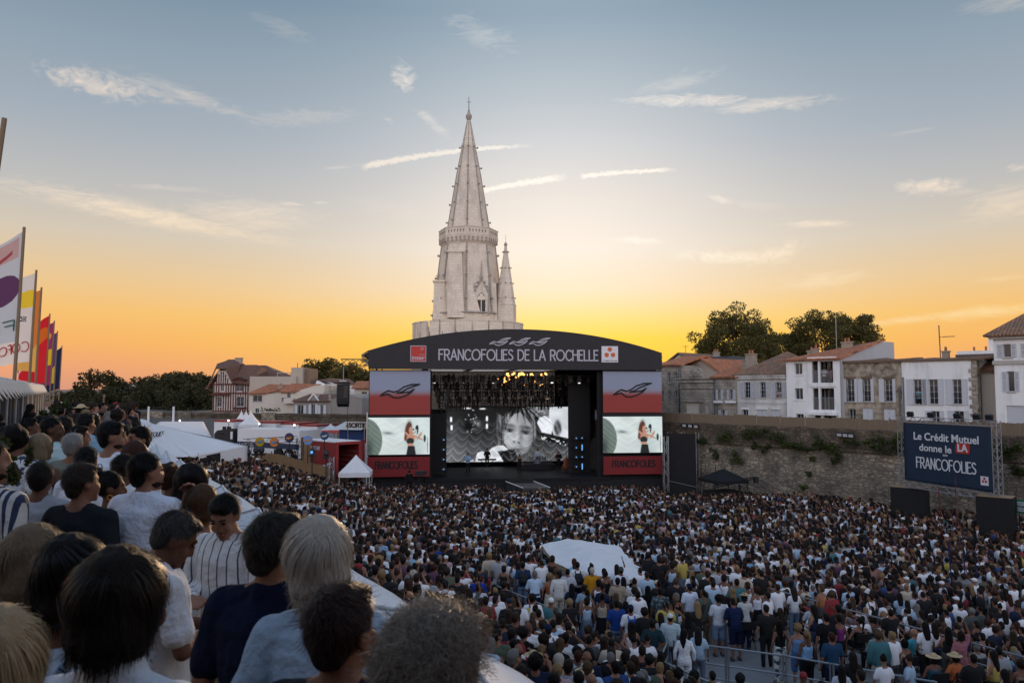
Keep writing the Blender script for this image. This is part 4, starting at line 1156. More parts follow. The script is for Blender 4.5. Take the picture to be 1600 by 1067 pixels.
# ================================================================== lantern tower behind the stage
TD=125.0
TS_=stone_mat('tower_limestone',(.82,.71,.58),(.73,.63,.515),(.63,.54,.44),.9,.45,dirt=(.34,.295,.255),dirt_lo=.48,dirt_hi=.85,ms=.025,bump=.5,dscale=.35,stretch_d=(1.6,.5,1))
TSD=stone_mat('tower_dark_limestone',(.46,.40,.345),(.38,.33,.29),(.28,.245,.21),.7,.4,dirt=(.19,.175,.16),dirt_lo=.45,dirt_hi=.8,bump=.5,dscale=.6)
tc_=at(731,608,TD)
tw=thing('lantern_tower','tall pale stone lantern tower with octagonal gothic spire behind the stage','tower',(tc_.x,TD,5.0))
def tz(py,d=TD):return at(731,py,d).z-5.0
def tx(px,d=TD):return at(px,608,d).x-tc_.x
PH=-math.pi/2
def cyl_uv(o,rr):
 me=o.data;uv=me.uv_layers.new(name='UVMap')
 for p in me.polygons:
  c=p.center;a0=math.atan2(c.y,c.x)
  for li in p.loop_indices:
   co=me.vertices[me.loops[li].vertex_index].co;a=math.atan2(co.y,co.x);a=a0+((a-a0+math.pi)%(2*math.pi)-math.pi)
   uv.data[li].uv=(a*rr,co.z)
 return o
 # round drum with crenellated parapet
DR=9.1;zp=tz(512,TD-9);zpt=tz(499,TD-9)
b=MB();b.lathe([(DR*1.04,-4),(DR*1.02,6),(DR,zp-3.2),(DR+.02,zp-3.1),(DR+.02,zp-1.9),(DR-.4,zp-1.88),(DR-.5,zp-1.9)],48);cyl_uv(b.build('drum',TS_,tw),DR)
b=MB();nm=22
for k in range(nm):
 a0=2*math.pi*k/nm;a1=a0+2*math.pi/nm*.90
 if k==14:a0+=.05
 vv=[];ff=[]
 for i in range(5):
  a=a0+(a1-a0)*i/4
  for(r_,z_)in((DR+.05,zp-1.86),(DR+.05,zpt-.12),(DR+.14,zpt-.10),(DR+.1,zpt),(DR-.45,zpt),(DR-.45,zp-1.86)):vv.append((r_*math.cos(a),r_*math.sin(a),z_))
 for i in range(4):
  for j in range(5):ff.append((i*6+j,(i+1)*6+j,(i+1)*6+j+1,i*6+j+1))
 ff+=[tuple(range(5,-1,-1)),tuple(24+j for j in range(6))]
 cyl_uv(MB().add(vv,ff).build('merlon',TS_,tw),DR)
b=MB();b.lathe([(DR-.5,zp-2.4),(DR-.5,zp-1.9),(2,zp-1.8)],48);b.build('parapet_walk',TSD,tw)
for k in range(12):
 a=-math.pi+math.pi*(k+.5)/12
 r_=DR+.052;c_=Vector((r_*math.cos(a),r_*math.sin(a),zp-.9))
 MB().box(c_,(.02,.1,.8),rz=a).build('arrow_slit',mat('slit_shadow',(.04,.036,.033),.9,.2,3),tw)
 # octagonal lantern storey
cxo=tx(726);z0=zp-1.9;zg0=tz(386);r0,r1=5.75,4.45
b=MB();b.lathe([(r0+.25,z0),(r0+.22,tz(494)),(r0,tz(493)),(r1,zg0)],8,(0,0,0),PH);o=b.build('lantern_storey',TS_,tw);box_uv(o)
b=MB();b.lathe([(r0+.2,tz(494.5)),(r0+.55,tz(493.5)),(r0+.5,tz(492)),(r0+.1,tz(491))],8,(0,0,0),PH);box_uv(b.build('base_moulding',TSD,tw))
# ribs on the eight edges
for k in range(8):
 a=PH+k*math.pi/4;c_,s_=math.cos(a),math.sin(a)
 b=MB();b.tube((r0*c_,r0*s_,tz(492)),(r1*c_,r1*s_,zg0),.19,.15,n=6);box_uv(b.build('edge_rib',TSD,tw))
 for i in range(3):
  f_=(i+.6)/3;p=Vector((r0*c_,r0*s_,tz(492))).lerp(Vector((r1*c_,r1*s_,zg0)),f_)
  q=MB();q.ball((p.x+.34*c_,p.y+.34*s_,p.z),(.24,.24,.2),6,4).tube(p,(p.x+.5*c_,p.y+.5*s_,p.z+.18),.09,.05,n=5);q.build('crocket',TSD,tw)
  # gallery on corbels
zga,zgb=tz(376),tz(362);rg=4.95
b=MB();b.lathe([(r1+.05,zg0-.1),(r1+.35,zg0+.35),(r1+.45,zga-.2),(rg,zga),(rg+.06,zga+.25),(rg-.02,zga+.3),(rg-.02,zgb-.15),(rg+.07,zgb-.12),(rg+.07,zgb),(rg-.3,zgb),(rg-.3,zga+.4),(3,zga+.4)],8,(0,0,0),PH)
box_uv(b.build('gallery',TS_,tw))
for k in range(8):
 a0=PH+k*math.pi/4;p0=Vector((rg*math.cos(a0),rg*math.sin(a0),0));p1=Vector((rg*math.cos(a0+math.pi/4),rg*math.sin(a0+math.pi/4),0));d_=(p1-p0).normalized();ang=math.atan2(d_.y,d_.x)
 for i in range(5):
  p=p0.lerp(p1,(i+.5)/5);nrm=Vector((d_.y,-d_.x,0))
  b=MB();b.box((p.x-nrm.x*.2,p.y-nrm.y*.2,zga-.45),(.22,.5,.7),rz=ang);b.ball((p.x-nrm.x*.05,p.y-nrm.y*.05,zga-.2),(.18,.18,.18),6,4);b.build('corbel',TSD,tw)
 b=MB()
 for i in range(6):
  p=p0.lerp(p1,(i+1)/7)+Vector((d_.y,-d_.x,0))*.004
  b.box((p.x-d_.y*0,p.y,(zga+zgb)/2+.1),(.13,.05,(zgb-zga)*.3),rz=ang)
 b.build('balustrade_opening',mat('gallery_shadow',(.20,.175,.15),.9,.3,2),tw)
 # spire
rs=3.72;zs1=tz(186)
b=MB();b.lathe([(rs,zga+.4),(rs*.52,tz(270)),(.22,zs1)],8,(0,0,0),PH);box_uv(b.build('spire',TS_,tw))
for k in range(8):
 a=PH+k*math.pi/4;c_,s_=math.cos(a),math.sin(a)
 def sp_at(py):
  z=tz(py);zz=[zga+.4,tz(270),zs1];rr=np.interp(z,zz,[rs,rs*.52,.22]);return Vector((rr*c_,rr*s_,z))
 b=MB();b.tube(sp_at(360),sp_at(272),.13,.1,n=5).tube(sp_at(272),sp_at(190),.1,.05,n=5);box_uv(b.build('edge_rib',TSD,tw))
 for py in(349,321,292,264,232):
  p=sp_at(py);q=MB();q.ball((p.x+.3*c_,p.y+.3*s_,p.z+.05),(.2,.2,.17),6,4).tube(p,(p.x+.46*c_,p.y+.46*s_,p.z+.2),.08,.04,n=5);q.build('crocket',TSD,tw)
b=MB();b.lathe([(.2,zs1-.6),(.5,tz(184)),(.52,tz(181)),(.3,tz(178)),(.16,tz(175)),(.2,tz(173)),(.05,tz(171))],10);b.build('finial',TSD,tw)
b=MB();b.tube((0,0,tz(172)),(0,0,tz(152)),.07,.04).tube((-.35,0,tz(160)),(.35,0,tz(160)),.035,n=4);b.build('weather_vane',BLACK_STEEL,tw)
# buttress blocks on the left faces
def block(px0,px1,py0,py1,y0,y1,name,slope=.0,cap=True):
 a,b_=tx(px0,TD-6),tx(px1,TD-6);zl,zh=tz(py1,TD-6),tz(py0,TD-6)
 m_=MB();m_.add([(a,y0,zl),(b_+slope,y0,zl),(b_,y0+.6,zh),(a+.1,y0+.6,zh),(a,y1,zl),(b_+slope,y1,zl),(b_,y1,zh),(a+.1,y1,zh)],[(0,1,2,3),(5,4,7,6),(1,5,6,2),(4,0,3,7),(3,2,6,7)])
 if cap:m_.bb((a-.1,y0+.4,zh+.002),(b_+.15,y1,zh+.3))
 o=m_.build(name,TS_,tw);box_uv(o)
block(698,720,393,496,-6.0,-2.0,'stair_buttress',.5)
block(674,692,438,498,-4.6,1.5,'corner_buttress',.4)
block(761,774,438,498,-3.6,1.5,'corner_buttress',.3,False)
zc_=tz(430,TD-4);q=MB();q.tube((tx(683,TD-4),-3,tz(438,TD-4)),(tx(683,TD-4),-3,zc_+.4),.12,n=5).tube((tx(683,TD-4)-.4,-3,zc_),(tx(683,TD-4)+.4,-3,zc_),.1,n=5);q.build('stone_cross',TSD,tw)
# gothic window with gable
def gx(px):return tx(px,TD-5.2)
def gzz(py):return tz(py,TD-5.2)
yw=-4.75
def arch(cx,hw,z0,zs,n=8):
 pts=[(cx-hw,z0),(cx-hw,zs)]
 for i in range(1,n):t=i/n;pts.append((cx-hw*math.cos(t*math.pi/2),zs+hw*1.7*math.sin(t*math.pi/2)*(1-.12*math.sin(t*math.pi))))
 pts.append((cx,zs+hw*1.75));return pts+[(2*cx-x,z)for x,z in pts[-2::-1]]
wx=gx(751.5)
q=MB();q.prism(arch(wx,1.05,gzz(492),gzz(462)),yw-.02,yw+.9);box_uv(q.build('window_surround',TS_,tw))
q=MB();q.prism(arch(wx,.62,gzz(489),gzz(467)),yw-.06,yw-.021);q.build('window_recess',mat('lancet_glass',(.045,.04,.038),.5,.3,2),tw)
q=MB();q.bb((wx-.07,yw-.12,gzz(489)),(wx+.07,yw-.061,gzz(463)));q.ball((wx,yw-.09,gzz(461)),(.3,.05,.3),10,6)
for s in(-1,1):q.prism(arch(wx+s*.33,.3,gzz(468),gzz(466.5)),yw-.11,yw-.062)
q.build('tracery',TS_,tw)
q=MB()
for s in(-1,1):
 q.tube((wx+s*1.15,yw,gzz(491)),(wx+s*1.15,yw,gzz(448)),.16,.13,n=6);q.tube((wx+s*1.15,yw,gzz(448)),(wx+s*1.15,yw,gzz(441)),.14,.03,n=6)
 q.tube((wx+s*1.0,yw-.05,gzz(455)),(wx,yw+.4,gzz(433)),.13,.1,n=5)
 for i in range(3):q.ball((wx+s*(1.0-.3*i)+s*.16,yw,gzz(453-i*6.5)),.18,6,4)
q.tube((wx,yw+.4,gzz(434)),(wx,yw+.8,gzz(405)),.14,.04,n=5);q.ball((wx,yw+.4,gzz(432)),.28,6,4)
q.build('gable_ornament',TSD,tw)
# stair turret on the right
tr=Vector((tx(790,TD-2),-2.0,0));zb_,za_=tz(490,TD-2),tz(478,TD-2);zt_=tz(383,TD-2)
b=MB();b.lathe([(1.75,zp-3),(1.72,za_),(1.78,za_+.1),(1.62,za_+.2),(.16,zt_)],8,tr,PH);o=b.build('stair_turret',TS_,tw);box_uv(o)
b=MB();b.lathe([(.14,zt_-.3),(.3,zt_),(.24,zt_+.25),(.05,zt_+.5)],8,tr).tube((tr.x,tr.y,zt_+.3),(tr.x,tr.y,tz(367,TD-2)),.04,n=4);b.build('turret_finial',TSD,tw)
for k in range(8):
 a=PH+k*math.pi/4;c_,s_=math.cos(a),math.sin(a)
 for py in(466,443,419,394):
  z=tz(py,TD-2);r_=np.interp(z,[za_+.2,zt_],[1.62,.16]);q=MB();q.ball((tr.x+(r_+.12)*c_,tr.y+(r_+.12)*s_,z),(.15,.15,.13),6,4);q.build('crocket',TSD,tw)
q=MB();q.bb((gx(768),-1.8,zp-1.9),(tr.x-1.0,-.6,tz(441,TD-2)));box_uv(q.build('link_wall',TSD,tw))
# old stone building between the tower and the stage
P,Q=at(600,608,100),at(1040,608,96);f_=Frame((P.x,P.y,3),Q-P);w_=(Vector((Q.x,Q.y,0))-Vector((P.x,P.y,0))).length
t=thing('rear_building','dim stone building glimpsed through the back of the stage','building',f_.P0,f_.rz);z_=f_.uz(860,580)[1];box_uv(MB().bb((0,0,0),(w_,6,z_)).build('wall',stone_mat('rear_stone',(.13,.105,.08),(.09,.075,.06),(.06,.05,.04),.6,.3),t));MB().bb((-.2,-.2,z_+.002),(w_+.2,6,z_+.25)).build('coping',SILL,t)
# ================================================================== the stage
SP1,SP2=Vector((-11.44,60.0,0)),Vector((12.5,63.0,0))
sf=Frame((SP1+SP2)/2,SP2-SP1);SW=(SP2-SP1).length;SH=SW/2
st=thing('concert_stage','large black concert stage with curved roof and white lettering','stage',sf.P0,sf.rz)
FASC=mat('charcoal_roof_sheet',(.034,.032,.034),.75,.2,.7,.15,6)
PVC=mat('black_roof_pvc',(.02,.02,.022),.5,.3,2)
xl,xr=-SH+.05,SH-.1
zf0=10.58;zL,zM,zR=12.05,13.85,12.0
def top_z(x):
 t=(x-xl)/(xr-xl);return(zL+(zR-zL)*t)+(zM-(zL+zR)/2)*(1-abs(2*t-1)**2.1)
N_=40;pts=[(xl+(xr-xl)*i/N_,top_z(xl+(xr-xl)*i/N_))for i in range(N_+1)]
b=MB();b.prism([(xl,zf0)]+pts[:1]+pts[1:]+[(xr,zf0)],-.35,-.25)
fas=b.build('fascia',FASC,st)
b=MB();vv=[];ff=[]
for x,z in pts:vv+=[(x,-.34,z+.01),(x-.0,13.5,z-.1)]
for i in range(N_):ff.append((2*i,2*i+2,2*i+3,2*i+1))
b.add(vv,ff);o=b.build('roof_sheet',PVC,st,smooth=True);o.modifiers.new('t','SOLIDIFY').thickness=.06
# roof wings at both ends
for s,xe in((-1,xl),(1,xr)):
 b=MB();z_=zL if s<0 else zR
 b.add([(xe,-.3,z_-.02),(xe+s*.75,2.5,z_-.25),(xe+s*.75,12,z_-.25),(xe,13,z_-.05)],[(0,1,2,3)]);o=b.build('roof_wing',PVC,st);o.modifiers.new('t','SOLIDIFY').thickness=.05
 b=MB();b.truss((xe+s*.45,1.5,z_-.5),(xe+s*.45,12,z_-.5),.45,.6,.03);b.tube((xe,-.2,z_-.1),(xe+s*.72,2.4,z_-.3),.04).tube((xe,-.2,zf0+.3),(xe+s*.72,2.4,z_-.3),.035).tube((xe+s*.05,-.1,zf0+.6),(xe+s*.7,2.4,zf0+.1),.03);b.build('wing_truss',ALU,st)
 # roof space trusses
for i,yy in enumerate((1.2,4.0,7.0,10.0,12.8)):
 b=MB();b.truss((xl+.3,yy,zf0-.1+.9),(xr-.3,yy,zf0-.1+.9),.7,.8,.035);b.build('roof_truss',BLACK_STEEL,st)
for x in(-7.5,-3.5,0.5,4.5,8):
 b=MB();b.truss((x,.5,11.0),(x,12.8,11.0),.5,.8,.03);b.build('roof_truss',BLACK_STEEL,st)
 # lighting bars with fixtures
LAMPB=mat('lamp_body',(.025,.025,.028),.45,.2,6)
WARM=mat('sunset_glow',(.1,.05,.02),.4,.1,4,emit=(1.0,.42,.10),estr=5.0)
COOL=mat('white_lamp',(.2,.2,.2),.4,.1,4,emit=(.95,.93,.9),estr=1.6)
BLUEL=mat('blue_lamp',(.05,.08,.1),.4,.1,4,emit=(.15,.45,1.0),estr=1.0)
def lamp_mesh():
 b=MB();b.bb((-.13,-.1,-.12),(.13,.1,0));b.tube((0,0,-.16),(0,-.02,-.56),.15,.17,n=8);b.tube((-.18,0,-.1),(-.18,0,-.42),.025,n=4).tube((.18,0,-.1),(.18,0,-.42),.025,n=4)
 me=b.mesh('spotlight');me.materials.append(LAMPB);return me
LM=lamp_mesh();LENS=MB().ball((0,-.02,-.57),(.12,.12,.05),8,4).mesh('lens')
LE={}
for k_,m_ in(('w',WARM),('c',COOL),('d',GLASS)):
 me=LENS.copy();me.materials.append(m_);LE[k_]=me
rl=random.Random(3)
bars=[(2.0,10.1,-7,6.6,17),(4.6,9.6,-7,6.6,15),(7.0,9.0,-6.6,6.0,15),(8.6,8.3,-6.4,5.6,14)]
for yy,zz,xa,xb,n in bars:
 b=MB();b.truss((xa,yy,zz+.2),(xb,yy,zz+.2),.32,.4,.022);bar=b.build('lighting_bar',BLACK_STEEL,st)
 for i in range(n):
  x=xa+.3+(xb-xa-.6)*i/(n-1)+rl.uniform(-.15,.15)
  o=bpy.data.objects.new('spotlight',LM);o.location=(x,yy,zz);o.rotation_euler=(rl.uniform(-.3,.5),0,rl.uniform(-.6,.6));link(o,bar)
  l=bpy.data.objects.new('lens',LE['c' if(zz>10 and i in(0,3,6,12,15))else 'd']);l.location=o.location;l.rotation_euler=o.rotation_euler;link(l,bar)
  # added glowing discs imitate sunset sky between the roof trusses, right half
for i in range(46):
 x=rl.uniform(-.3,5.0)if i>12 else rl.uniform(.6,2.2);z=zf0-.25+rl.uniform(-.35,.25)if i<36 else zf0-1.0+rl.uniform(-.2,.3)
 s_=rl.uniform(.05,.13)
 MB().tube((x,12.6,z),(x,12.5,z),s_*1.25,s_,n=8).build('sunset_glow',WARM,st)
 # black borders between the bars
for yy,za,zb_2,xa,xb in((2.6,9.75,10.05,-6.9,6.6),(5.4,9.0,9.45,-6.9,6.6),(7.8,8.35,8.75,-6.6,6.2),(9.0,7.45,8.0,-6.4,5.6)):
 b=MB();b.truss((xa,yy,(za+zb_2)/2),(xb,yy,(za+zb_2)/2),zb_2-za,.3,.03);b.build('border_truss',BLACK_STEEL,st)
 b=MB()
 for i in range(60):x=xa+(xb-xa)*(i+rl.random())/60;w_=rl.uniform(.04,.16);b.bb((x,yy+.3,za-rl.uniform(0,.5)),(x+w_,yy+.34,zb_2+rl.uniform(0,.3)))
 o=b.build('hanging_rig',LAMPB,st);o['kind']='stuff'
 # side towers and masking
for s in(-1,1):
 for yy in(.6,11.5):
  x=s*(SH-.35);b=MB();b.truss((x,yy,0),(x,yy,zf0+.4),.5,.7,.035);b.build('leg_truss',BLACK_STEEL,st)
 x=s*7.35
 b=MB();b.truss((x,.9,0),(x,.9,zf0+.3),.5,.7,.035);b.build('leg_truss',BLACK_STEEL,st)
b=MB();b.bb((-SH+.1,.35,0),(-7.0,.45,zf0-.1));b.build('masking_drape',DARK,st)
b=MB();b.bb((6.6,.35,0),(SH-.15,.45,zf0-.1));b.build('masking_drape',DARK,st)
b=MB();b.bb((-6.95,3.0,0),(-5.7,3.1,6.95));b.build('masking_drape',DARK,st)
b=MB();b.bb((4.7,3.0,0),(6.6,3.1,11));b.build('masking_drape',DARK,st)
b=MB();b.bb((-9,11.2,0),(9,11.3,7.1)).bb((5.0,11.0,7.0),(11.5,11.1,12));b.build('masking_drape',DARK,st)
b=MB();b.bb((-SH+.2,.6,0),(-SH+.3,12,7)).bb((SH-.4,.6,0),(SH-.3,12,11));b.build('masking_drape',DARK,st)
# deck, front skirt, steps and thrust
DZ=1.85
b=MB();b.bb((-7.5,-.2,DZ-.2),(7.5,11,DZ));b.build('stage_deck',mat('stage_floor',(.004,.0045,.006),.6,.2,2),st)
b=MB();b.bb((-SH+.1,-.15,0),(SH-.1,.2,DZ-.21));b.build('front_skirt',DARK,st)
for i in range(3):
 b=MB();b.bb((-6.6,-.35-.28*i,0),(-5.0,-.16-.28*i,DZ-.35*(i+1))).bb((5.0,-.35-.28*i,0),(6.2,-.16-.28*i,DZ-.35*(i+1)));b.build('step',BLACK_STEEL,st)
THR=mat('thrust_floor',(.05,.052,.056),.4,.25,3)
tx0,tx1=sf.uz(790,752)[0],sf.uz(833,752)[0]
b=MB();b.prism([(tx0,-.2),(tx1,-.2),(tx1+.6,-4.3),(tx0+.8,-4.3)],0.9,DZ-.25,axis='z');b.build('thrust',THR,st)
for xa,xb in((tx0,tx0+.8),(tx1,tx1+.6)):
 b=MB();b.tube((xa,-.2,DZ-.22),(xb,-4.3,DZ-.22),.045,n=5);b.build('thrust_light_strip',mat('strip_light',(.3,.3,.3),.4,.1,3,emit=(.85,.9,1),estr=.12),st)
for i in range(2):
 b=MB();b.bb((tx0+.2,-.7-i*.35,0),(tx1-.1,-.36-i*.35,DZ-.05-.12*i));b.build('step',BLACK_STEEL,st)
 # cables hanging at the left of the opening
for k in range(4):
 b=MB();p=[Vector((-6.95+.5*k*.3,.8,9.9-k*.6)),Vector((-6.5+.12*k,.9,8.4-.5*k)),Vector((-6.0+.1*k,1,8.1-.3*k)),Vector((-5.5,1.5,9.8))];b.path(p,.03);b.build('cable',BLACK_STEEL,st)
 # fascia lettering
x0,x1=sf.off(-.35).uz(686,556)[0],sf.off(-.35).uz(934,556)[0]
z0=sf.off(-.35).uz(810,563.5)[1];z1=sf.off(-.35).uz(810,546)[1]
LETTER=mat('pale_lettering',(.46,.45,.50),.6,.05,3)
stroke_text('FRANCOFOLIES DE LA ROCHELLE',x0,x1,z0+.04,z1-z0-.08,.105,-.352,LETTER,fas)
for px in(765,796,827):
 bx_,bz_=sf.off(-.35).uz(px,539)
 bird(bx_,bz_+.08,1.7,.07,-.352,LETTER,fas)
def logo_plate(px0,px1,py0,py1,m_,name):
 a,z_=sf.off(-.35).uz(px0,py1);b_,zt2=sf.off(-.35).uz(px1,py0);return a,b_,z_,zt2
a,b_,c,d=logo_plate(641,666,540,565,None,'')
q=MB();q.bb((a,-.37,c),(b_,-.352,d));lp=q.build('sponsor_plate',LETTER,fas)
q=MB();q.bb((a+.05,-.38,c+.05),(b_-.05,-.371,d-.05));q.build('red_field',mat('sponsor_red',(.50,.05,.04),.6,.05,2),lp)
font_text('inter',(a+b_)/2,c+.16,.46,-.392,LETTER,lp,bold=.012,align='CENTER',width=(b_-a)*.82)
font_text('france',b_-.12,c+.52,.17,-.392,LETTER,lp,align='RIGHT')
q=MB();strokes_mesh(q,[[(b_-.45,d-.25),(b_-.32,d-.36)],[(b_-.35,d-.14),(b_-.2,d-.28)]],.05,-.385);q.build('sound_mark',LETTER,lp)
a,b_,c,d=logo_plate(940,965.5,541,566,None,'')
q=MB();q.bb((a,-.37,c),(b_,-.352,d));lp=q.build('sponsor_plate',mat('sponsor_white',(.68,.68,.72),.6,.03,2),fas)
OR=mat('sponsor_orange',(.60,.13,.04),.6,.05,2);cx_,cz_=(a+b_)/2,(c+d)/2+.1
for k in range(3):
 an=math.pi/2+k*2*math.pi/3;ux_,uz_=math.cos(an),math.sin(an);pts_=[(-.02,.1),(-.2,.26),(-.16,.42),(0,.5),(.16,.42),(.2,.26),(.02,.1)]
 MB().prism([(cx_+p[1]*ux_-p[0]*uz_,cz_+p[1]*uz_+p[0]*ux_)for p in pts_],-.385,-.372).build('petal',OR,lp)
font_text('Crédit Mutuel',(a+b_)/2,c+.08,.16,-.385,mat('sponsor_text',(.12,.06,.06),.6,.05,2),lp,align='CENTER',width=(b_-a)*.86)
# ------------------------------------------------------------------ printed pictures
def picture(name,w,h,fn,nx_,ny_,material,parent,y=0.0,x0=0.0,z0=0.0,bulge=None):
 """flat sheet of cells coloured by fn(u, v), v downwards"""
 U,V=np.meshgrid((np.arange(nx_)+.5)/nx_,(np.arange(ny_)+.5)/ny_)
 C=fn(U,V).reshape(-1,3)
 gx_,gy_=np.meshgrid(np.linspace(0,1,nx_+1),np.linspace(0,1,ny_+1))
 yy=np.full_like(gx_,y)if bulge is None else bulge(gx_,gy_)+y
 co=np.stack([x0+gx_*w,yy,z0+h*(1-gy_)],-1).reshape(-1,3)
 i,j=np.meshgrid(np.arange(nx_),np.arange(ny_));a_=(j*(nx_+1)+i).ravel();q_=np.stack([a_+nx_+1,a_+nx_+2,a_+1,a_],1)
 me=bpy.data.meshes.new(name);n=len(q_)
 me.vertices.add(len(co));me.vertices.foreach_set('co',co.ravel());me.loops.add(n*4);me.loops.foreach_set('vertex_index',q_.ravel().astype(np.int32))
 me.polygons.add(n);me.polygons.foreach_set('loop_start',np.arange(0,n*4,4,dtype=np.int32));me.update(calc_edges=True)
 at_=me.attributes.new('Col','FLOAT_COLOR','FACE');at_.data.foreach_set('color',np.concatenate([np.clip(C,0,1),np.ones((n,1))],1).ravel())
 me.materials.append(material)
 return link(bpy.data.objects.new(name,me),parent)
def G(U,V,cx,cy,rx,ry,rot=0.0,p=1.0):
 c,s=math.cos(rot),math.sin(rot);a=(U-cx)*c+(V-cy)*s;b=-(U-cx)*s+(V-cy)*c
 return np.exp(-((a/rx)**2+(b/ry)**2)**p)
def lay(C,m,col):return C*(1-m[...,None])+np.asarray(col)*m[...,None]
prn=np.random.default_rng(4)
def vnoise(U,V,fx,fy,seed):
 r=np.random.default_rng(seed);t=r.random((64,64));x,y=U*fx,V*fy;i,j=np.floor(x).astype(int),np.floor(y).astype(int);a,b=x-i,y-j
 a=a*a*(3-2*a);b=b*b*(3-2*b);g=lambda p,q:t[q%64,p%64]
 return(g(i,j)*(1-a)+g(i+1,j)*a)*(1-b)+(g(i,j+1)*(1-a)+g(i+1,j+1)*a)*b
def pmask(U,V,pts,soft=1):
 """soft mask of a polygon given in picture units (1520 x 670)"""
 x,y=U*1520,V*670;c=np.zeros(U.shape,bool);n=len(pts)
 for i in range(n):
  (x1,y1),(x2,y2)=pts[i],pts[(i+1)%n]
  if y1!=y2:c^=((y1>y)!=(y2>y))&(x<(x2-x1)*(y-y1)/(y2-y1)+x1)
 m=c.astype(float)
 for _ in range(soft):
  p=np.pad(m,1,'edge');m=(p[:-2,1:-1]+p[2:,1:-1]+p[1:-1,:-2]+p[1:-1,2:]+2*m)/6
 return m
def face_picture(U,V):
 x,y=U*1520,V*670
 L=.030+.05*vnoise(U,V,9,7,1)*np.clip(V*1.4,.2,1)+.10*G(U,V,.04,.75,.10,.5)+.09*np.clip((V-.45)/.4,0,1)
 def mix(m,v):
  nonlocal L
  L=L*(1-m)+m*v
 g=lambda cx,cy,rx,ry,rot=0.0,p=1.0:G(U,V,cx/1520,cy/670,rx/1520,ry/670,0,p)if not rot else np.exp(-((((x-cx)*math.cos(rot)+(y-cy)*math.sin(rot))/rx)**2+((-(x-cx)*math.sin(rot)+(y-cy)*math.cos(rot))/ry)**2)**p)
 # pale right side, foliage, white figure, disc, keyboard
 mix(pmask(U,V,[(960,0),(1250,0),(1280,130),(1180,160),(1060,110)],3),.18+.3*vnoise(U,V,60,26,5))
 mix(pmask(U,V,[(1270,0),(1520,0),(1520,395),(1330,350),(1270,180)],3),.62+.18*vnoise(U,V,10,8,3));mix(pmask(U,V,[(1150,135),(1215,110),(1290,150),(1320,240),(1300,340),(1180,315),(1120,200)],2),.80)
 mix(g(1380,262,52,100,0,3),.10+.12*(np.sin((x-y*.4)*.09)>0));mix(pmask(U,V,[(1170,318),(1520,395),(1520,490),(1180,405)]),.02+.6*((vnoise(U,V,70,40,15)>.66)&(y>360+(x-1170)*.22)))
 # hair behind and beside the face
 st_=vnoise(U,V,60,4,8)*.6+.4*vnoise(U,V,110,6,9)
 mix(pmask(U,V,[(610,60),(700,120),(790,25),(900,0),(1010,25),(1080,120),(1110,250),(1120,420),(1075,480),(1060,250),(760,160),(720,300),(700,440),(690,540),(640,470),(620,300)],2),.03+.42*st_**2*1.3)
 # face
 f=pmask(U,V,[(752,200),(785,130),(845,85),(905,65),(965,110),(1025,185),(1068,260),(1072,380),(1055,460),(1000,545),(915,600),(835,580),(765,520),(712,440),(706,360),(728,280)],2)
 face=.40+.12*g(800,160,90,90)+.16*g(790,420,90,90)+.10*g(1000,430,60,90)-.20*g(1060,470,60,160)-.12*g(900,560,150,60);mix(f,face)
 for k in range(7):
  x0,c0=800+k*42,(k-2.2)*.35;L=L-.30*np.exp(-((x-x0-c0*(y-20))/(9+4*(k%2)))**2)*np.clip((200+12*k-y)/130,0,1)
 for ex,ey,r_ in((778,292,.12),(985,322,.10)):
  L=L-.20*g(ex,ey-30,62,42,r_);L=L-.20*g(ex,ey-72,66,15,r_+.05);mix(g(ex,ey,44,17,r_,2),.16);mix(g(ex+4,ey,18,17,0,2),.012);L=L-.25*g(ex,ey-16,52,7,r_);L=L+.5*g(ex+10,ey-4,5,5);L=L+.10*g(ex,ey+34,55,14)
 L=L-.12*g(925,330,26,130,.1)+.10*g(870,340,20,110);L=L-.34*g(832,428,13,10)-.34*g(890,438,13,10)-.08*g(860,440,60,18);L=L-.22*g(860,520,70,12)-.12*g(860,545,55,14)
 # raised hand and dark object
 mix(pmask(U,V,[(350,670),(380,560),(440,540),(500,560),(560,500),(620,475),(705,475),(775,530),(765,560),(690,530),(625,545),(665,600),(705,670)],2),.55+.25*vnoise(U,V,26,18,14));mix(pmask(U,V,[(215,670),(250,630),(330,640),(350,670)],2),.5)
 mix(pmask(U,V,[(640,560),(690,548),(770,520),(840,530),(872,600),(850,670),(705,670)],2),.015);L=L+.12*g(800,610,14,45,-.4)
 # scalloped curtain across everything, lamps, sparkles
 for k in range(7):
  ph=(U*9.5+.12*k)%1.0;line=.30+k*.125-.11*np.abs(2*ph-1)**1.7+.05;w_=.35+.65*vnoise(U,V,9,5,20+k);L=L+(.10+.03*k)*w_*np.exp(-((V-line)/.010)**2)+.045*w_*np.exp(-((V-line+.035)/.03)**2)
 for lx_,ly_ in((58,150),(65,250),(498,142),(498,235)):L=L+1.0*np.exp(-((x-lx_)/13)**4-((y-ly_)/30)**4)
 for lx_,ly_,w_ in((255,14,46),(445,20,38)):L=L+.7*np.exp(-((x-lx_)/w_)**4-((y-ly_)/11)**4)
 for k in range(26):L=L+prn.uniform(.15,.7)*np.exp(-((x-315-prn.normal()*45)/7)**2-((y-150-prn.normal()*75)/7)**2)
 L=L+.6*g(370,215,40,55)*vnoise(U,V,70,30,31);mix(g(270,235,60,55,0,2),.01)
 L=np.clip(L*1.12,.012,1.0)**1.45;return np.stack([L*.93,L*.97,L*1.03],-1)
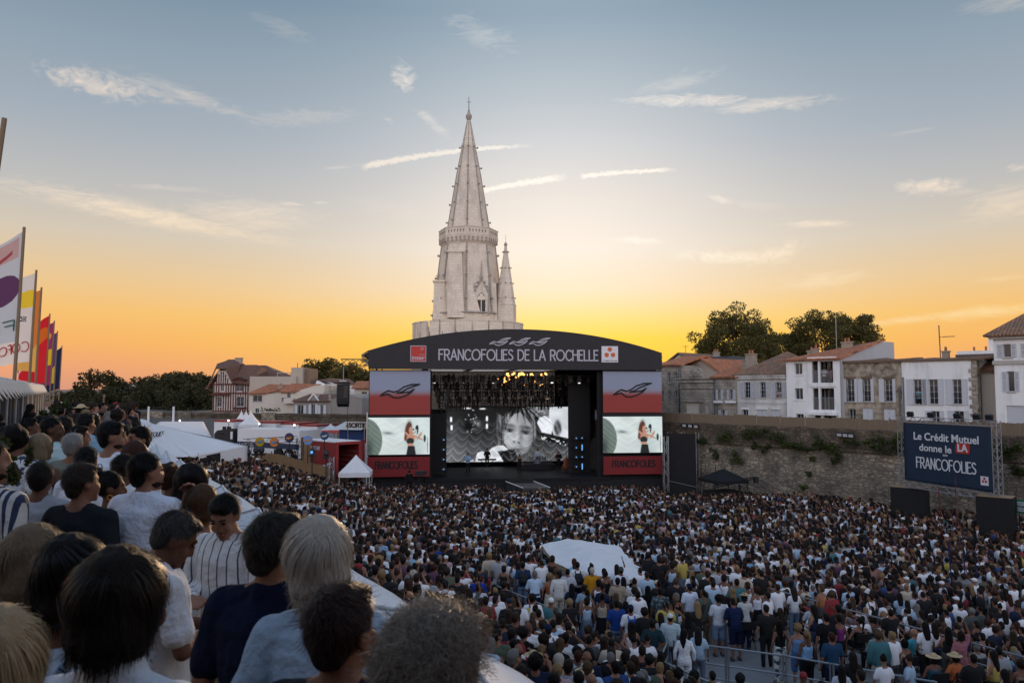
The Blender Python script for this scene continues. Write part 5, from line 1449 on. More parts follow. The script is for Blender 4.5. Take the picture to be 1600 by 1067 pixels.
def singer_picture(U,V):
 C=np.empty(U.shape+(3,));g0=.62+.22*vnoise(U,V,5,4,41)-.1*np.abs(V-.4)
 C[...]=np.stack([g0*.90,g0*1.0,g0*.99],-1)
 for k in range(5):
  ln=.25+.16*k-.10*np.abs(((U*3.1+.2)%1)-.5)*2*1.6;C+=(.10*np.exp(-((V-ln)/.012)**2))[...,None]
 C=lay(C,.55*G(U,V,.75,.5,.12,.5),(.35,.52,.52));C=lay(C,.35*G(U,V,.95,.3,.12,.3),(.5,.62,.62))
 sc_=.5+.5*np.sin((V*60+8*(U+.1)**2*8))*np.sin(U*90+V*14)
 d_=np.clip((1-((U+.05)/.29)**2-((V-.62)/.62)**2)*9,0,1);C=lay(C,d_,(.10,.14,.125));C+=(d_*sc_*.10)[...,None]*np.array((.9,1,.85));C=lay(C,.8*G(U,V,.02,.85,.07,.3),(.02,.03,.03))
 C=lay(C,.85*G(U,V,.32,.42,.075,.035,.15),(.05,.09,.09));C=lay(C,.35*G(U,V,.3,.42,.13,.07),(.2,.28,.28))
 sk=(.50,.25,.17)
 C=lay(C,np.clip(2*G(U,V,.655,.37,.055,.25,.05,2),0,1),(.10,.035,.022))
 C=lay(C,np.clip(2*G(U,V,.63,.50,.035,.12,.2,2),0,1),(.13,.04,.025))
 C=lay(C,np.clip(2*G(U,V,.69,.33,.026,.075,.1,2),0,1),sk)
 C=lay(C,np.clip(2*G(U,V,.69,.45,.02,.05,0,2),0,1),sk)
 C=lay(C,np.clip(2*G(U,V,.695,.56,.062,.09,0,2),0,1),sk)
 C=lay(C,np.clip(2*G(U,V,.665,.50,.02,.13,-.55,2),0,1),sk);C=lay(C,np.clip(2*G(U,V,.715,.44,.016,.10,.75,2),0,1),sk)
 C=lay(C,np.clip(2*G(U,V,.80,.54,.018,.12,-.9,2),0,1),sk);C=lay(C,np.clip(2*G(U,V,.835,.50,.017,.10,.35,2),0,1),sk)
 C=lay(C,np.clip(2*G(U,V,.685,.64,.058,.085,0,3),0,1),(.018,.022,.022))
 C=lay(C,np.clip(2*G(U,V,.69,.735,.05,.035,0,3),0,1),sk)
 C=lay(C,np.clip(2*np.exp(-(((U-.70)/(.05+.05*np.clip(V-.75,0,1)*2))**6))*(V>.765),0,1),(.012,.014,.016))
 C=lay(C,np.clip(2*G(U,V,.79,.27,.022,.06,.1,2),0,1),(.02,.02,.025));C=lay(C,np.clip(2*G(U,V,.805,.36,.01,.09,.1,2),0,1),(.02,.02,.025));C=lay(C,np.clip(2*G(U,V,.735,.325,.014,.02,0,2),0,1),(.02,.02,.02))
 C=lay(C,np.clip(2*G(U,V,.92,.57,.018,.09,0,2),0,1),(.03,.05,.055));C=lay(C,np.clip(2*G(U,V,.965,.75,.006,.2,0,2),0,1),(.08,.10,.10))
 return np.clip(C,.01,.95)
SCR=attr_mat('led_picture',.5,emit=1.0)
CASE=mat('led_casing',(.012,.012,.014),.5,.2,4)
def screen(label,fr_,px0,px1,py0,py1,fn,nx_,ny_,strength_mat=SCR):
 a,z0_=fr_.uz(px0,py1);b_,z1_=fr_.uz(px1,py0);p=fr_.P0+fr_.dx*a
 t=thing('led_screen',label,'screen',(p.x,p.y,z0_),fr_.rz);w,h=b_-a,z1_-z0_
 b=MB();b.bb((-.06,.02,-.06),(w+.06,.22,h+.06));b.build('casing',CASE,t)
 picture('display',w,h,fn,nx_,ny_,strength_mat,t);return t
screen('wide led screen showing a black and white close-up face',sf.off(9.5),697,888.5,635.5,722,face_picture,300,136)
screen('left side led screen showing a singer in black',sf.off(-.12),574.5,671.5,652,710.5,singer_picture,130,78)
screen('right side led screen showing a singer in black',sf.off(-.12),942.5,1034.5,650.5,707.5,singer_picture,130,78)
def ban_fn(U,V):
 t=np.clip((V-.40)/.2,0,1);t=t*t*(3-2*t);a,m_,c=np.array((.29,.32,.42)),np.array((.34,.15,.13)),np.array((.32,.06,.05))
 return a*(1-t[...,None])+(m_*(1-np.clip((t-.4)/.6,0,1))[...,None]+c*np.clip((t-.4)/.6,0,1)[...,None])*t[...,None]
BAN=attr_mat('banner_print',.75)
INK=mat('black_ink',(.012,.012,.016),.7,.1,3)
for side,x_0,x_1,y_0,y_1 in(('left',577,672.5,579.5,648),('right',942.5,1033.5,580.5,644.5)):
 f_=sf.off(-.1);a,z0_=f_.uz(x_0,y_1);b_,z1_=f_.uz(x_1,y_0);p=f_.P0+f_.dx*a;w,h=b_-a,z1_-z0_
 t=thing('stage_banner','%s stage banner fading from lilac to red with a bird emblem'%side,'banner',(p.x,p.y,z0_),f_.rz)
 picture('cloth',w,h,ban_fn,24,40,BAN,t,bulge=lambda u,v:.03*np.sin(u*9)*v)
 bird(w*.18,h*.44,w*.64,.10,-.045,INK,t)
 b=MB();b.bb((-.05,.03,h),(w+.05,.12,h+.08)).bb((-.05,.03,-.3),(w+.05,.2,-.04));b.build('batten',BLACK_STEEL,t)
REDB=mat('red_banner',(.20,.02,.022),.75,.12,1.2,.1,6)
for side,x_0,x_1,y_0,y_1,ta,tb in(('left',573.5,671.5,713,745.5,.13,.80),('right',943,1035,712,741.5,.15,.87)):
 f_=sf.off(-.14);a,z0_=f_.uz(x_0,y_1);b_,z1_=f_.uz(x_1,y_0);p=f_.P0+f_.dx*a;w,h=b_-a,z1_-z0_
 t=thing('stage_banner','%s red lower stage banner with black lettering'%side,'banner',(p.x,p.y,z0_),f_.rz)
 MB().bb((0,0,0),(w,.03,h)).build('cloth',REDB,t)
 stroke_text('FRANCOFOLIES',w*ta,w*tb,h*.42,h*.34,.09,-.002,INK,t)
 # black side panel right of the stage
a,b_=at(1043,700,62),at(1087,700,61);f_=Frame((a.x,a.y,0),Vector((b_.x-a.x,b_.y-a.y,0)))
t=thing('side_masking','tall black mesh panel on scaffold right of the stage','panel',f_.P0,f_.rz);wd_=(Vector((b_.x,b_.y,0))-f_.P0).length;z1_=f_.uz(1060,677)[1]
MB().bb((0,0,.4),(wd_,.05,z1_)).build('mesh_panel',DARK,t)
b=MB()
for x in(0,wd_/2,wd_):
 b.tube((x,.12,0),(x,.12,z1_+.1),.03).tube((x,1.2,0),(x,1.2,z1_),.03)
b.tube((0,-.04,1.6),(wd_,-.04,1.2),.025);b.build('scaffold',STEEL,t)
for k,px in enumerate((1046,1084)):
 u_=f_.uz(px,690)[0]
 # white stage-side poles beside the right screen
p=at(1040,700,61.5);t=thing('scaffold_pole','grey scaffold pole frame between the right screen and black panel','scaffold',(p.x,p.y,0),sf.rz);b=MB();b.truss((0,0,0),(0,0,5.2),.35,.8,.03);b.build('frame',STEEL,t)
# black gazebo and camera crane right of the stage
p=at_z(1127,757,1.5);p=Vector(((1127-800)/F*58,58,0));t=thing('gazebo','small black gazebo between the stage and the rampart','gazebo',p,.3)
b=MB();b.add([(-1.3,-1.3,2.2),(1.3,-1.3,2.2),(1.3,1.3,2.2),(-1.3,1.3,2.2),(-.1,0,2.95),(.1,0,2.95)],[(0,1,5,4),(1,2,5),(2,3,4,5),(3,0,4)]);b.bb((-1.32,-1.32,1.95),(1.32,-1.3,2.2)).bb((-1.32,-1.3,1.95),(-1.3,1.3,2.2)).bb((1.3,-1.3,1.95),(1.32,1.3,2.2));b.build('canopy',mat('black_canvas',(.010,.011,.014),.8,.3,3),t)
for sx in(-1.25,1.25):
 for sy in(-1.25,1.25):MB().tube((sx,sy,0),(sx,sy,2.2),.03).build('leg',BLACK_STEEL,t)
b=MB();b.bb((-1.2,-1.0,0),(1.2,1.0,1.3));b.build('flight_case',DARK,t)
p=Vector(((1152-800)/F*57,57,0));t=thing('camera_crane','black camera crane arm beside the gazebo','camera crane',p,.2)
b=MB();b.tube((0,0,0),(0,0,1.9),.08);b.build('column',BLACK_STEEL,t);b=MB();b.truss((-2.2,0,1.75),(1.2,0,2.35),.16,.3,.02);b.build('arm',BLACK_STEEL,t);b=MB();b.box((1.35,0,2.2),(.3,.3,.45));b.build('camera_head',LAMPB,t)
b=MB();b.tube((-2.1,0,1.0),(-1.9,0,3.4),.03);b.build('mast',BLACK_STEEL,t)
# hanging line array to the left
p=at(536,608,61);t=thing('line_array','black curved line array loudspeaker hanging left of the stage','loudspeaker',(p.x,p.y,at(536,634,61).z),.05)
for k in range(10):
 a=(k/9)**1.5*.5;MB().box((0,.05-.25*(1-k/9)**2*0+(.3*(1-k/9))**2,.12+(9-k)*.19),(.95 if k<9 else .9,.55,.17),rx=-a).build('speaker_cabinet',mat('speaker_black',(.015,.015,.016),.6,.3,9),t)
b=MB();b.box((0,.1,2.0),(.6,.5,.1));b.tube((0,.1,2.0),(0,.1,3.2),.03);b.build('rigging_frame',STEEL,t)
b=MB()
for k in range(5):b.box((.26,-.28,.75+k*.19),(.3,.02,.04))
b.build('handle',mat('dull_brass',(.22,.17,.12),.5,.2,5),t)
b=MB();b.tube((.35,.3,-3.8),(.35,.3,.1),.02);b.build('cable',BLACK_STEEL,t)
pz=at(536,566,61).z;t=thing('overhead_truss','truss arm carrying the hanging loudspeaker left of the roof','truss',(p.x-.2,p.y,pz),sf.rz);b=MB();b.truss((0,0,0),(2.4,.3,0),.5,.5,.045);b.build('truss_beam',mat('rust_truss',(.12,.07,.04),.6,.2,4),t)
b=MB();b.tube((.12,0,-.1),(.12,0,-1.6),.02).tube((.7,0,-.1),(.7,0,-.9),.02).tube((1.9,.2,-.1),(1.9,.2,-1.2),.02);b.build('chain',BLACK_STEEL,t)
# ================================================================== left side: far wall, houses, trees
LP1,LP2=at(150,642,96),at(600,652,84)
lf=Frame((LP1.x,LP1.y,0),Vector((LP2.x-LP1.x,LP2.y-LP1.y,0)));LL=(Vector((LP2.x,LP2.y,0))-lf.P0).length
t=thing('back_wall','long grey stone wall running behind the backstage tents','wall',lf.P0,lf.rz)
m=MB();zt_=lf.uz(400,645.5)[1];strip(m,[(0,0)]+[(0,z)for z in np.linspace(1,zt_-.35,8)]+[(-.08,zt_-.3),(-.1,zt_-.02),(0,zt_),(.8,zt_),(.9,zt_-1)],-30,LL+12,110,.05,31);o=m.build('masonry',RAMP_T,t);box_uv(o)
for px in(247,290,421):
 u_=lf.uz(px,650)[0];m=MB();m.bb((u_-.9,-.3,0),(u_+.9,-.05,zt_+.12));box_uv(m.build('pier',RAMP,t))
for px in(232,271):
 p=lf.off(-3).uz(px,650)[0];q=lf.off(-3).P0+lf.dx*p;tt=thing('flag_mast','bare white mast behind the big white marquee, %s of two'%('left' if px<250 else 'right'),'mast',(q.x,q.y,2.2));MB().tube((0,0,0),(0,0,lf.off(-3).uz(px,635)[1]-2.2),.14,.12,n=8).build('pole',R_WHITE,tt)
def lhouse(name,label,px0,px1,d,zbase=5.5,rz_px=None,cat='house',grp='houses beyond the backstage wall'):
 P=at(px0,608,d);Q=at(px1,608,rz_px or d);f0=Frame((P.x,P.y,zbase),Vector((Q.x-P.x,Q.y-P.y,0)))
 return thing(name,label,cat,f0.P0,f0.rz,group=grp),f0,(Vector((Q.x,Q.y,zbase))-f0.P0).length
 # half-timbered villa
root,f,W=lhouse('timbered_villa','half-timbered villa with steep brown roof and red-brown beams',333,392,112)
ze=f.uz(360,600)[1];PLAST=mat('pale_plaster',(.60,.52,.47),.9,.08,1);BEAM=mat('redbrown_beam',(.10,.035,.03),.8,.2,3)
hs=[rect(f,344.5,350,597.5,611),rect(f,369.5,379,597,611),rect(f,339,346.5,620,635.5),rect(f,369.5,381,619.5,635)]
m=MB();wall_with_holes(m,0,W,0,ze,hs);body_box(m,0,W,0,10,0,ze)
zg=f.uz(346,579)[1];x_a,x_b,x_c=0.1,f.uz(346.5,590)[0],f.uz(357,590)[0]
m.prism([(x_a,ze),(x_c+.6,ze),(x_c-.1,zg-.6),(x_b+.6,zg),(x_b-.6,zg),(x_a+.5,zg-1.4)],-.02,5)
m.build('wall',PLAST,root)
for h in hs:window(h,root,cross=1)
def beams(u0,u1,z0,z1,step):
 x=u0
 while x<u1:
  if not any(h[0]-.05<x<h[1]-.02 and h[2]<z1 and h[3]>z0 for h in hs):
   MB().bb((x,-.07,z0),(x+.16,-.022,z1)).build('timber_beam',BEAM,root)
  else:
   for h in hs:
    if h[0]-.05<x<h[1]-.02 and h[2]<z1 and h[3]>z0:
     if h[2]-z0>.25:MB().bb((x,-.07,z0),(x+.16,-.022,h[2]-.1)).build('timber_beam',BEAM,root)
     if z1-h[3]>.25:MB().bb((x,-.07,h[3]+.1),(x+.16,-.022,z1)).build('timber_beam',BEAM,root)
  x+=step
zm=f.uz(360,614)[1];zlo=f.uz(360,642)[1]
beams(.05,W-.1,max(.1,zlo),zm-.12,.36);beams(.05,W-.1,zm+.12,ze-.05,.36)
for z in(max(.0,zlo-.15),zm-.11,ze-.13):MB().bb((-.05,-.09,z),(W+.05,-.071,z+.2)).build('timber_beam',BEAM,root)
for k in range(6):
 x=x_a+.35+k*(x_c-x_a-.2)/6;zt2=min(zg-.15,ze+.4+(zg-ze)*(1-abs(k-2.5)/3.2));MB().bb((x,-.09,ze+.08),(x+.14,-.03,zt2)).build('timber_beam',BEAM,root)
MB().bb((x_a-.3,-.5,hs[2][3]+.25),(hs[0][1]+.9,-.1,hs[2][3]+.5)).bb((hs[3][0]-.4,-.3,hs[3][2]-.35),(hs[3][1]+.4,-.1,hs[3][2]-.1)).build('window_canopy',BEAM,root)
zr=f.off(4).uz(352,563)[1];zr2=f.off(4).uz(390,571.5)[1]
m=MB();xg=lambda px:f.off(3).uz(px,590)[0]
m.add([(-.8,-.6,f.uz(333,608)[1]),(xg(346),1.2,f.off(1).uz(345,568)[1]),(xg(351),4,zr),(xg(366),4,zr),(xg(376),3,f.off(3).uz(375,571)[1]),(x_c+.9,-.6,ze+.1),(x_b+.75,-.55,zg+.35),(x_b-.75,-.55,zg+.35)],
[(0,7,1),(7,6,2,1),(6,5,4,3),(6,3,2)])
m.add([(x_c+.8,-.55,ze+.1),(W+.4,-.55,ze-.2),(xg(404),4,zr2-.3),(xg(398),4,zr2),(xg(374),4,zr2)],[(0,1,2,3,4)])
m.add([(W+.4,-.55,ze-.2),(W+.6,10,ze-.2),(xg(404),6,zr2-.3),(xg(404),4,zr2-.3)],[(0,1,2,3)])
m.add([(xg(351),4,zr),(xg(366),4,zr),(W,10.3,ze),(-.4,10.3,ze)],[(0,1,2,3)]);m.add([(-.8,-.6,f.uz(333,608)[1]),(xg(351),4,zr),(-.4,10.3,ze)],[(0,1,2)])
o=m.build('roof',TILE_F,root);box_uv(o);o.modifiers.new('t','SOLIDIFY').thickness=.18
q=MB();dx0,dx1=hs[1][0]-.4,hs[1][1]+.4;zd=f.uz(374,589.5)[1];q.prism([(dx0,ze-.1),(dx1,ze-.1),(dx1,zd-.3),((dx0+dx1)/2,zd),(dx0,zd-.3)],-.3,2.2);q.build('dormer',BEAM,root)
m=MB();m.add([(dx0-.2,-.5,zd-.35),((dx0+dx1)/2,-.5,zd+.05),((dx0+dx1)/2,2.6,zd+.05),(dx0-.2,2.6,zd-.35)],[(0,1,2,3)]).add([((dx0+dx1)/2,-.5,zd+.05),(dx1+.2,-.5,zd-.35),(dx1+.2,2.6,zd-.35),((dx0+dx1)/2,2.6,zd+.05)],[(0,1,2,3)]);o=m.build('dormer_roof',TILE_F,root);o.modifiers.new('t','SOLIDIFY').thickness=.12
chimney(xg(369),4,zr-.6,zr+.3,root,(1.0,.6),0);b=MB();b.tube((xg(361.5),1.4,ze-.6),(xg(362.5),2.4,zr-.8),.09);b.build('flue_pipe',STEEL,root)
# villa's long brown roof and blank beige block behind
root,f,W=lhouse('brown_roof_house','long brown tiled roof running back from the timbered villa',392,440,118)
z1=f.uz(400,590)[1];m=MB();m.bb((0,0,0),(W,8,z1));m.build('wall',R_BEIGE,root)
m=MB();m.add([(-.5,-.3,z1),(W,-.3,f.uz(436,590)[1]),(f.off(3).uz(412,575)[0],4,f.off(4).uz(404,572)[1]),(-2.6,4,f.off(4).uz(390,572)[1])],[(0,1,2,3)]).add([(W,-.3,f.uz(436,590)[1]),(W,8,z1),(f.off(3).uz(412,575)[0],4,f.off(4).uz(404,572)[1])],[(0,1,2)]);o=m.build('roof',TILE_F,root);box_uv(o);o.modifiers.new('t','SOLIDIFY').thickness=.15
root,f,W=lhouse('blank_block','plain beige building with flat roof and boxy stair tower',390,462,110)
z1=f.uz(420,588)[1];m=MB();m.bb((0,0,0),(W,7,z1));m.build('wall',R_BEIGE,root)
a,b_=f.uz(453,600)[0],f.uz(471,600)[0];c=f.uz(480,600)[0];z2=f.uz(460,574)[1];m=MB();m.bb((a,.5,z1-3),(b_,6,z2));m.build('stair_tower',R_BEIGE,root);m=MB();m.bb((b_+.01,1.5,0),(c,6,z2-.1));m.build('stair_annex',mat('brown_render',(.22,.15,.11),.9,.2,1),root)
b=MB();x0_,x1_=f.uz(427,590)[0],f.uz(448,590)[0];zt2=f.uz(437,582)[1];b.tube((x0_,2,z1),(x0_,2,zt2),.05).tube((x1_,2,z1),(x1_,2,zt2),.05).tube((x0_,2,zt2),(x1_,2,zt2),.05);b.build('roof_rail',STEEL,root);b=MB();b.tube((f.uz(456,570)[0],3,z2),(f.uz(456,570)[0],3,f.uz(456,566)[1]),.05);b.build('aerial',BLACK_STEEL,root)
# cream houses
root,f,W=lhouse('cream_house','cream house with sloping orange roof and wide window',390,446,104)
zl,zh=f.uz(392,615)[1],f.uz(446,606)[1];hs=[rect(f,395,409.5,617.5,627.5),rect(f,399,404.5,638,645)]
m=MB();wall_with_holes(m,0,W,0,zl,hs);body_box(m,0,W,0,8,0,zl);m.prism([(f.uz(412,615)[0],zl),(W,zl),(W,zh)],.3,8);box_uv(m.build('wall',R_CREAM,root))
for h in hs:window(h,root,cross=0)
m=MB();m.add([(-.3,-.4,zl),(f.uz(414,612)[0],-.4,zl+.1),(W+.3,4,f.uz(449,601)[1]),(f.off(4).uz(420,603)[0],4,f.off(4).uz(440,600)[1])],[(0,1,2,3)]);m.add([(f.uz(412,612)[0],-.2,zl+.02),(W+.2,-.2,zh+.1),(W+.2,4,zh+.6),(f.uz(412,612)[0],4,zl+.6)],[(0,1,2,3)]);o=m.build('roof',TILE,root);box_uv(o);o.modifiers.new('t','SOLIDIFY').thickness=.12
chimney(f.uz(432,610)[0],2,zl+.5,f.uz(432,603)[1],root,(.6,.5),1)
for i in range(6):
 u_=f.uz(415+i*5.5,640)[0];shrub('terrace_plant','potted plant on the cream house terrace, %s in the row'%ord_[i],f.P0+f.dx*u_+Vector((0,-1.2,f.uz(420,640)[1])),(.35,.3,.35),70,.09,LEAF,400+i,'terrace plants',cat='plant')
m=MB();m.bb((f.uz(412,643)[0],-1.6,0),(f.uz(444,643)[0],-.7,f.uz(420,642)[1]));m.build('terrace',R_CREAM,root)
root,f,W=lhouse('cream_house','cream gabled house with small balcony behind the grey cottage',439,506,101)
zl,zh=f.uz(445,612)[1],f.uz(492,602)[1];hs=[rect(f,448.5,454,613.5,622),rect(f,440,447,621,627)]
m=MB();wall_with_holes(m,0,W,0,zl,hs);body_box(m,0,W,0,8,0,zl);m.prism([(f.uz(460,612)[0],zl),(W,zl),(W,zh),(f.uz(492,603)[0],zh)],.3,8);box_uv(m.build('wall',R_CREAM,root))
for h in hs:window(h,root,cross=0)
q=MB();q.bb((f.uz(446,625)[0],-.9,f.uz(450,630)[1]),(f.uz(461,625)[0],-.01,f.uz(450,622)[1]));q.build('balcony',R_CREAM,root)
m=MB();m.add([(-.3,-.4,zl),(f.uz(461,612)[0],-.4,zl),(f.uz(493,601)[0],3,zh+.2),(f.off(4).uz(460,602)[0],3,zh+.3)],[(0,1,2,3)]);o=m.build('roof',TILE,root);box_uv(o);o.modifiers.new('t','SOLIDIFY').thickness=.12
root,f,W=lhouse('grey_cottage','low grey cottage with tall white shutters and dormer gable',459.5,516,95)
ze=f.uz(490,626)[1];hs=[rect(f,465,474,633,648),rect(f,486.5,492,631.5,648),rect(f,501,505,633,648)]
GREYR=mat('grey_stucco',(.25,.235,.22),.9,.2,.8,.3,10)
m=MB();wall_with_holes(m,0,W,0,ze,hs);body_box(m,0,W,0,7,0,ze);zc=f.uz(490,620.5)[1];x0_,x1_=f.uz(483,625)[0],f.uz(497,625)[0];m.prism([(x0_,ze),(x1_,ze),((x0_+x1_)/2,zc+.3)],-.02,3);m.build('wall',GREYR,root)
for h in hs:
 window(h,root,cross=0)
 for(a,b_)in((h[0]-.35,h[0]-.02),(h[1]+.02,h[1]+.35)):shutter(a,b_,h[2],h[3],root,louvre=False)
m=MB();zr=f.off(3.5).uz(500,615.5)[1];m.add([(-.2,-.3,ze),(W+.2,-.3,ze),(W+2.5,3.5,zr),(f.off(3.5).uz(484,616)[0],3.5,zr)],[(0,1,2,3)]);o=m.build('roof',TILE_F,root);box_uv(o);o.modifiers.new('t','SOLIDIFY').thickness=.12
q=MB();q.tube((x0_-.2,-.1,ze-.1),((x0_+x1_)/2,-.1,zc+.42),.09,n=4).tube((x1_+.2,-.1,ze-.1),((x0_+x1_)/2,-.1,zc+.42),.09,n=4);q.build('dormer_trim',R_WHITE,root)
root,f,W=lhouse('gable_barn','grey rendered gable wall just left of the stage screen',514,566,95,rz_px=92)
m=MB();z0_,z1_,z2_=f.uz(516,626)[1],f.uz(540,615.5)[1],f.uz(564,622)[1];m.prism([(0,0),(W,0),(W,z2_),(f.uz(540,616)[0],z1_),(0,z0_)],0,7);m.build('wall',GREYR,root)
for i in range(7):z=.2+i*.55;o=MB().bb((.0,-.04,z),(.35+.15*(i%2),-.002,z+.45)).build('quoin_stone',S_BEIGE,root);box_uv(o)
root,f,W=lhouse('upper_white_house','white house with shallow tiled roof above the grey cottage',490,554,112)
z0_,z1_=f.uz(520,600)[1],f.uz(498,594.5)[1];m=MB();m.bb((f.uz(503,600)[0],0,0),(W,7,z0_));m.prism([(0,0),(f.uz(510,600)[0],0),(f.uz(510,600)[0],z0_),(f.uz(498,596)[0],z1_),(0,z0_-1.2)],-1,6);m.build('wall',R_WHITE,root)
m=MB();m.add([(f.uz(497,596)[0],-.4,z1_+.1),(W+.3,-.4,z0_),(W-1.5,3.5,f.off(3).uz(540,592)[1]),(f.uz(503,594)[0],3.5,f.off(3).uz(520,591)[1])],[(0,1,2,3)]);o=m.build('roof',TILE_F,root);box_uv(o);o.modifiers.new('t','SOLIDIFY').thickness=.15
hs=[(f.uz(538,610)[0],f.uz(542,610)[0],f.uz(540,616)[1],f.uz(540,608)[1])];MB().bb((hs[0][0],-.03,hs[0][2]),(hs[0][1],-.003,hs[0][3])).build('window',GLASS,root)
root,f,W=lhouse('red_roof_house','small house with red tiled roof tucked behind the stage edge',554,590,106)
z0_=f.uz(565,607)[1];hs=[rect(f,565,573,612,621)];m=MB();wall_with_holes(m,0,W,0,z0_,hs);body_box(m,0,W,0,7,0,z0_);m.build('wall',R_CREAM,root);window(hs[0],root,cross=0);gable_roof(0,W,0,7,z0_,z0_+.95,TILE,root,over=.4)
w_=f.uz(574,616)[0];shutter(w_,w_+.5,hs[0][2],hs[0][3],root);
# trees left
ltr=[(155,612,150,5.2,4.6,'rounded dark tree standing highest at the left of the tree belt'),(118,632,170,5.5,3.4,'low dark tree at the far left end of the tree belt'),(205,628,150,6.5,4.4,'wide dark tree left of the villa, first of the long belt'),
(232,619,158,5.0,4.6,'dark tree with a rounded top in the middle of the belt'),(262,622,150,6.0,4.8,'dense dark tree below the thin-topped one'),(279,614,165,4.4,4.8,'thin-topped taller tree near the villa'),
(298,621,146,5.4,5.0,'dark bushy tree next to the villa gable'),(322,622,140,4.4,4.8,'dark tree touching the villa wall'),(182,636,140,5.0,3.2,'low bushy tree before the high rounded tree'),(245,634,134,6.5,3.2,'low dark bush tree above the wall in mid belt'),(302,634,128,6.0,3.2,'low dark bush tree above the wall near the villa')]
for i,(px,py,d,rx,rz_,lab)in enumerate(ltr):
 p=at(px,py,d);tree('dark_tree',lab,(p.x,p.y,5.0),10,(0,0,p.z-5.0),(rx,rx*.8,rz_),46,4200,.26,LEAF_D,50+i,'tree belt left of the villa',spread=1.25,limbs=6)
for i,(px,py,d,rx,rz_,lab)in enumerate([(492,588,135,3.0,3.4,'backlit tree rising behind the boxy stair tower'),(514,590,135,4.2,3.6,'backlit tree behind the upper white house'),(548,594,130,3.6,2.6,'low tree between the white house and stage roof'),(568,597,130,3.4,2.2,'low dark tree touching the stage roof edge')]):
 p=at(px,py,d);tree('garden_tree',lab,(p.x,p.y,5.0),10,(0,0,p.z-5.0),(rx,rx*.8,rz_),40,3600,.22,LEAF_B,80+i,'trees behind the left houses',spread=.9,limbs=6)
 # distant blocks on the skyline
for i,(px0,px1,py,d)in enumerate([(186,202,600,420),(236,256,595,420),(324,334,590,400)]):
 root,f,W=lhouse('distant_block','tiny pale apartment block on the skyline, %s from the flags'%ord_[i],px0,px1,d,cat='building',grp='distant blocks');MB().bb((0,0,0),(W,12,f.uz((px0+px1)/2,py)[1])).build('wall',R_WHITE,root)
 z=f.uz((px0+px1)/2,py)[1]
 for k in range(3):MB().bb((.4,-.06,z-1.6-k*2.6),(W-.4,-.005,z-.6-k*2.6)).build('window_band',GLASS,root)
 # ------------------------------------------------------------------ backstage area
 # big white marquee
mq=thing('big_marquee','big white marquee with black lettering left of the crowd','marquee',(0,0,0))
A=at(150,664,40);RT=at(215,655,44);R2=at(240,658,41);E=at(386,697,45);E0=at(262,716,40)
def quadmesh(ps,name,m_,par,n=12,sag=.25,sm=True):
 a,b_,c,d=[Vector(p)for p in ps];vv=[];ff=[]
 for j in range(n+1):
  for i in range(n+1):
   u_,v_=i/n,j/n;p=(a*(1-u_)+b_*u_)*(1-v_)+(d*(1-u_)+c*u_)*v_;p.z-=sag*math.sin(math.pi*u_)*math.sin(math.pi*v_);vv.append(p)
 for j in range(n):
  for i in range(n):ff.append((j*(n+1)+i,j*(n+1)+i+1,(j+1)*(n+1)+i+1,(j+1)*(n+1)+i))
 o=MB().add(vv,ff).build(name,m_,par,smooth=True);o.modifiers.new('t','SOLIDIFY').thickness=.02;return o
pl=at(150,700,40);pk=at(204,654.5,43)
quadmesh((at(120,716,38),at(300,714,39.5),at(232,661.5,41.5),pk),'roof_sheet',CANVAS,mq,sag=.1)
quadmesh((at(300,714,39.5),at(386,697,43.5),at(240,662,43),at(232,661.5,41.5)),'roof_sheet',CANVAS,mq,sag=.12)
quadmesh((pk,at(232,661.5,41.5),at(240,662,43),at(222,656.5,46)),'roof_sheet',CANVAS,mq,sag=-.12)
quadmesh((at(300,714,39.55),at(386,697,43.55),at(386,721,43.6),at(300,735,39.6)),'side_wall',CANVAS,mq,sag=0)
quadmesh((at(322,711.5,40.5),at(344,707,41.4),at(344,722,41.4),at(322,726,40.5)),'doorway',DARK,mq,sag=0)
INKB=INK
pA,pB=at(223,686.5,40.6),at(248,684.5,40.9)
def plane_text(s,pa,pb,h,m_,par,sink=.06):
 ls,w=text_lines(s,h);ex=(pb-pa);k=ex.length/w;ex.normalize();up=Vector((0,.62,.78));nrm=Vector((0,-.78,.62));mb=MB();strokes_mesh(mb,[[(p[0]*k,p[1])for p in l]for l in ls],h*.12,0,.01)
 mb.v=[tuple(pa+ex*v[0]+up*v[2]-nrm*(v[1]-sink))for v in mb.v];return mb.build('lettering',m_,par)
plane_text('FRANCOFOLIES',at(212,689,40.2),at(257,685,41.0),.27,INK,mq,.28)
# second white roof behind
mq2=thing('low_marquee','low white rounded marquee roof behind the lettered one','marquee',(0,0,0))
quadmesh((at(242,664,50),at(330,682,50),at(318,658.5,56),at(250,658.5,56)),'roof_sheet',CANVAS,mq2,sag=-.15);quadmesh((at(330,682,50),at(331,700,50),at(319,690,56),at(318,658.5,56)),'side_wall',CANVAS,mq2,sag=0)
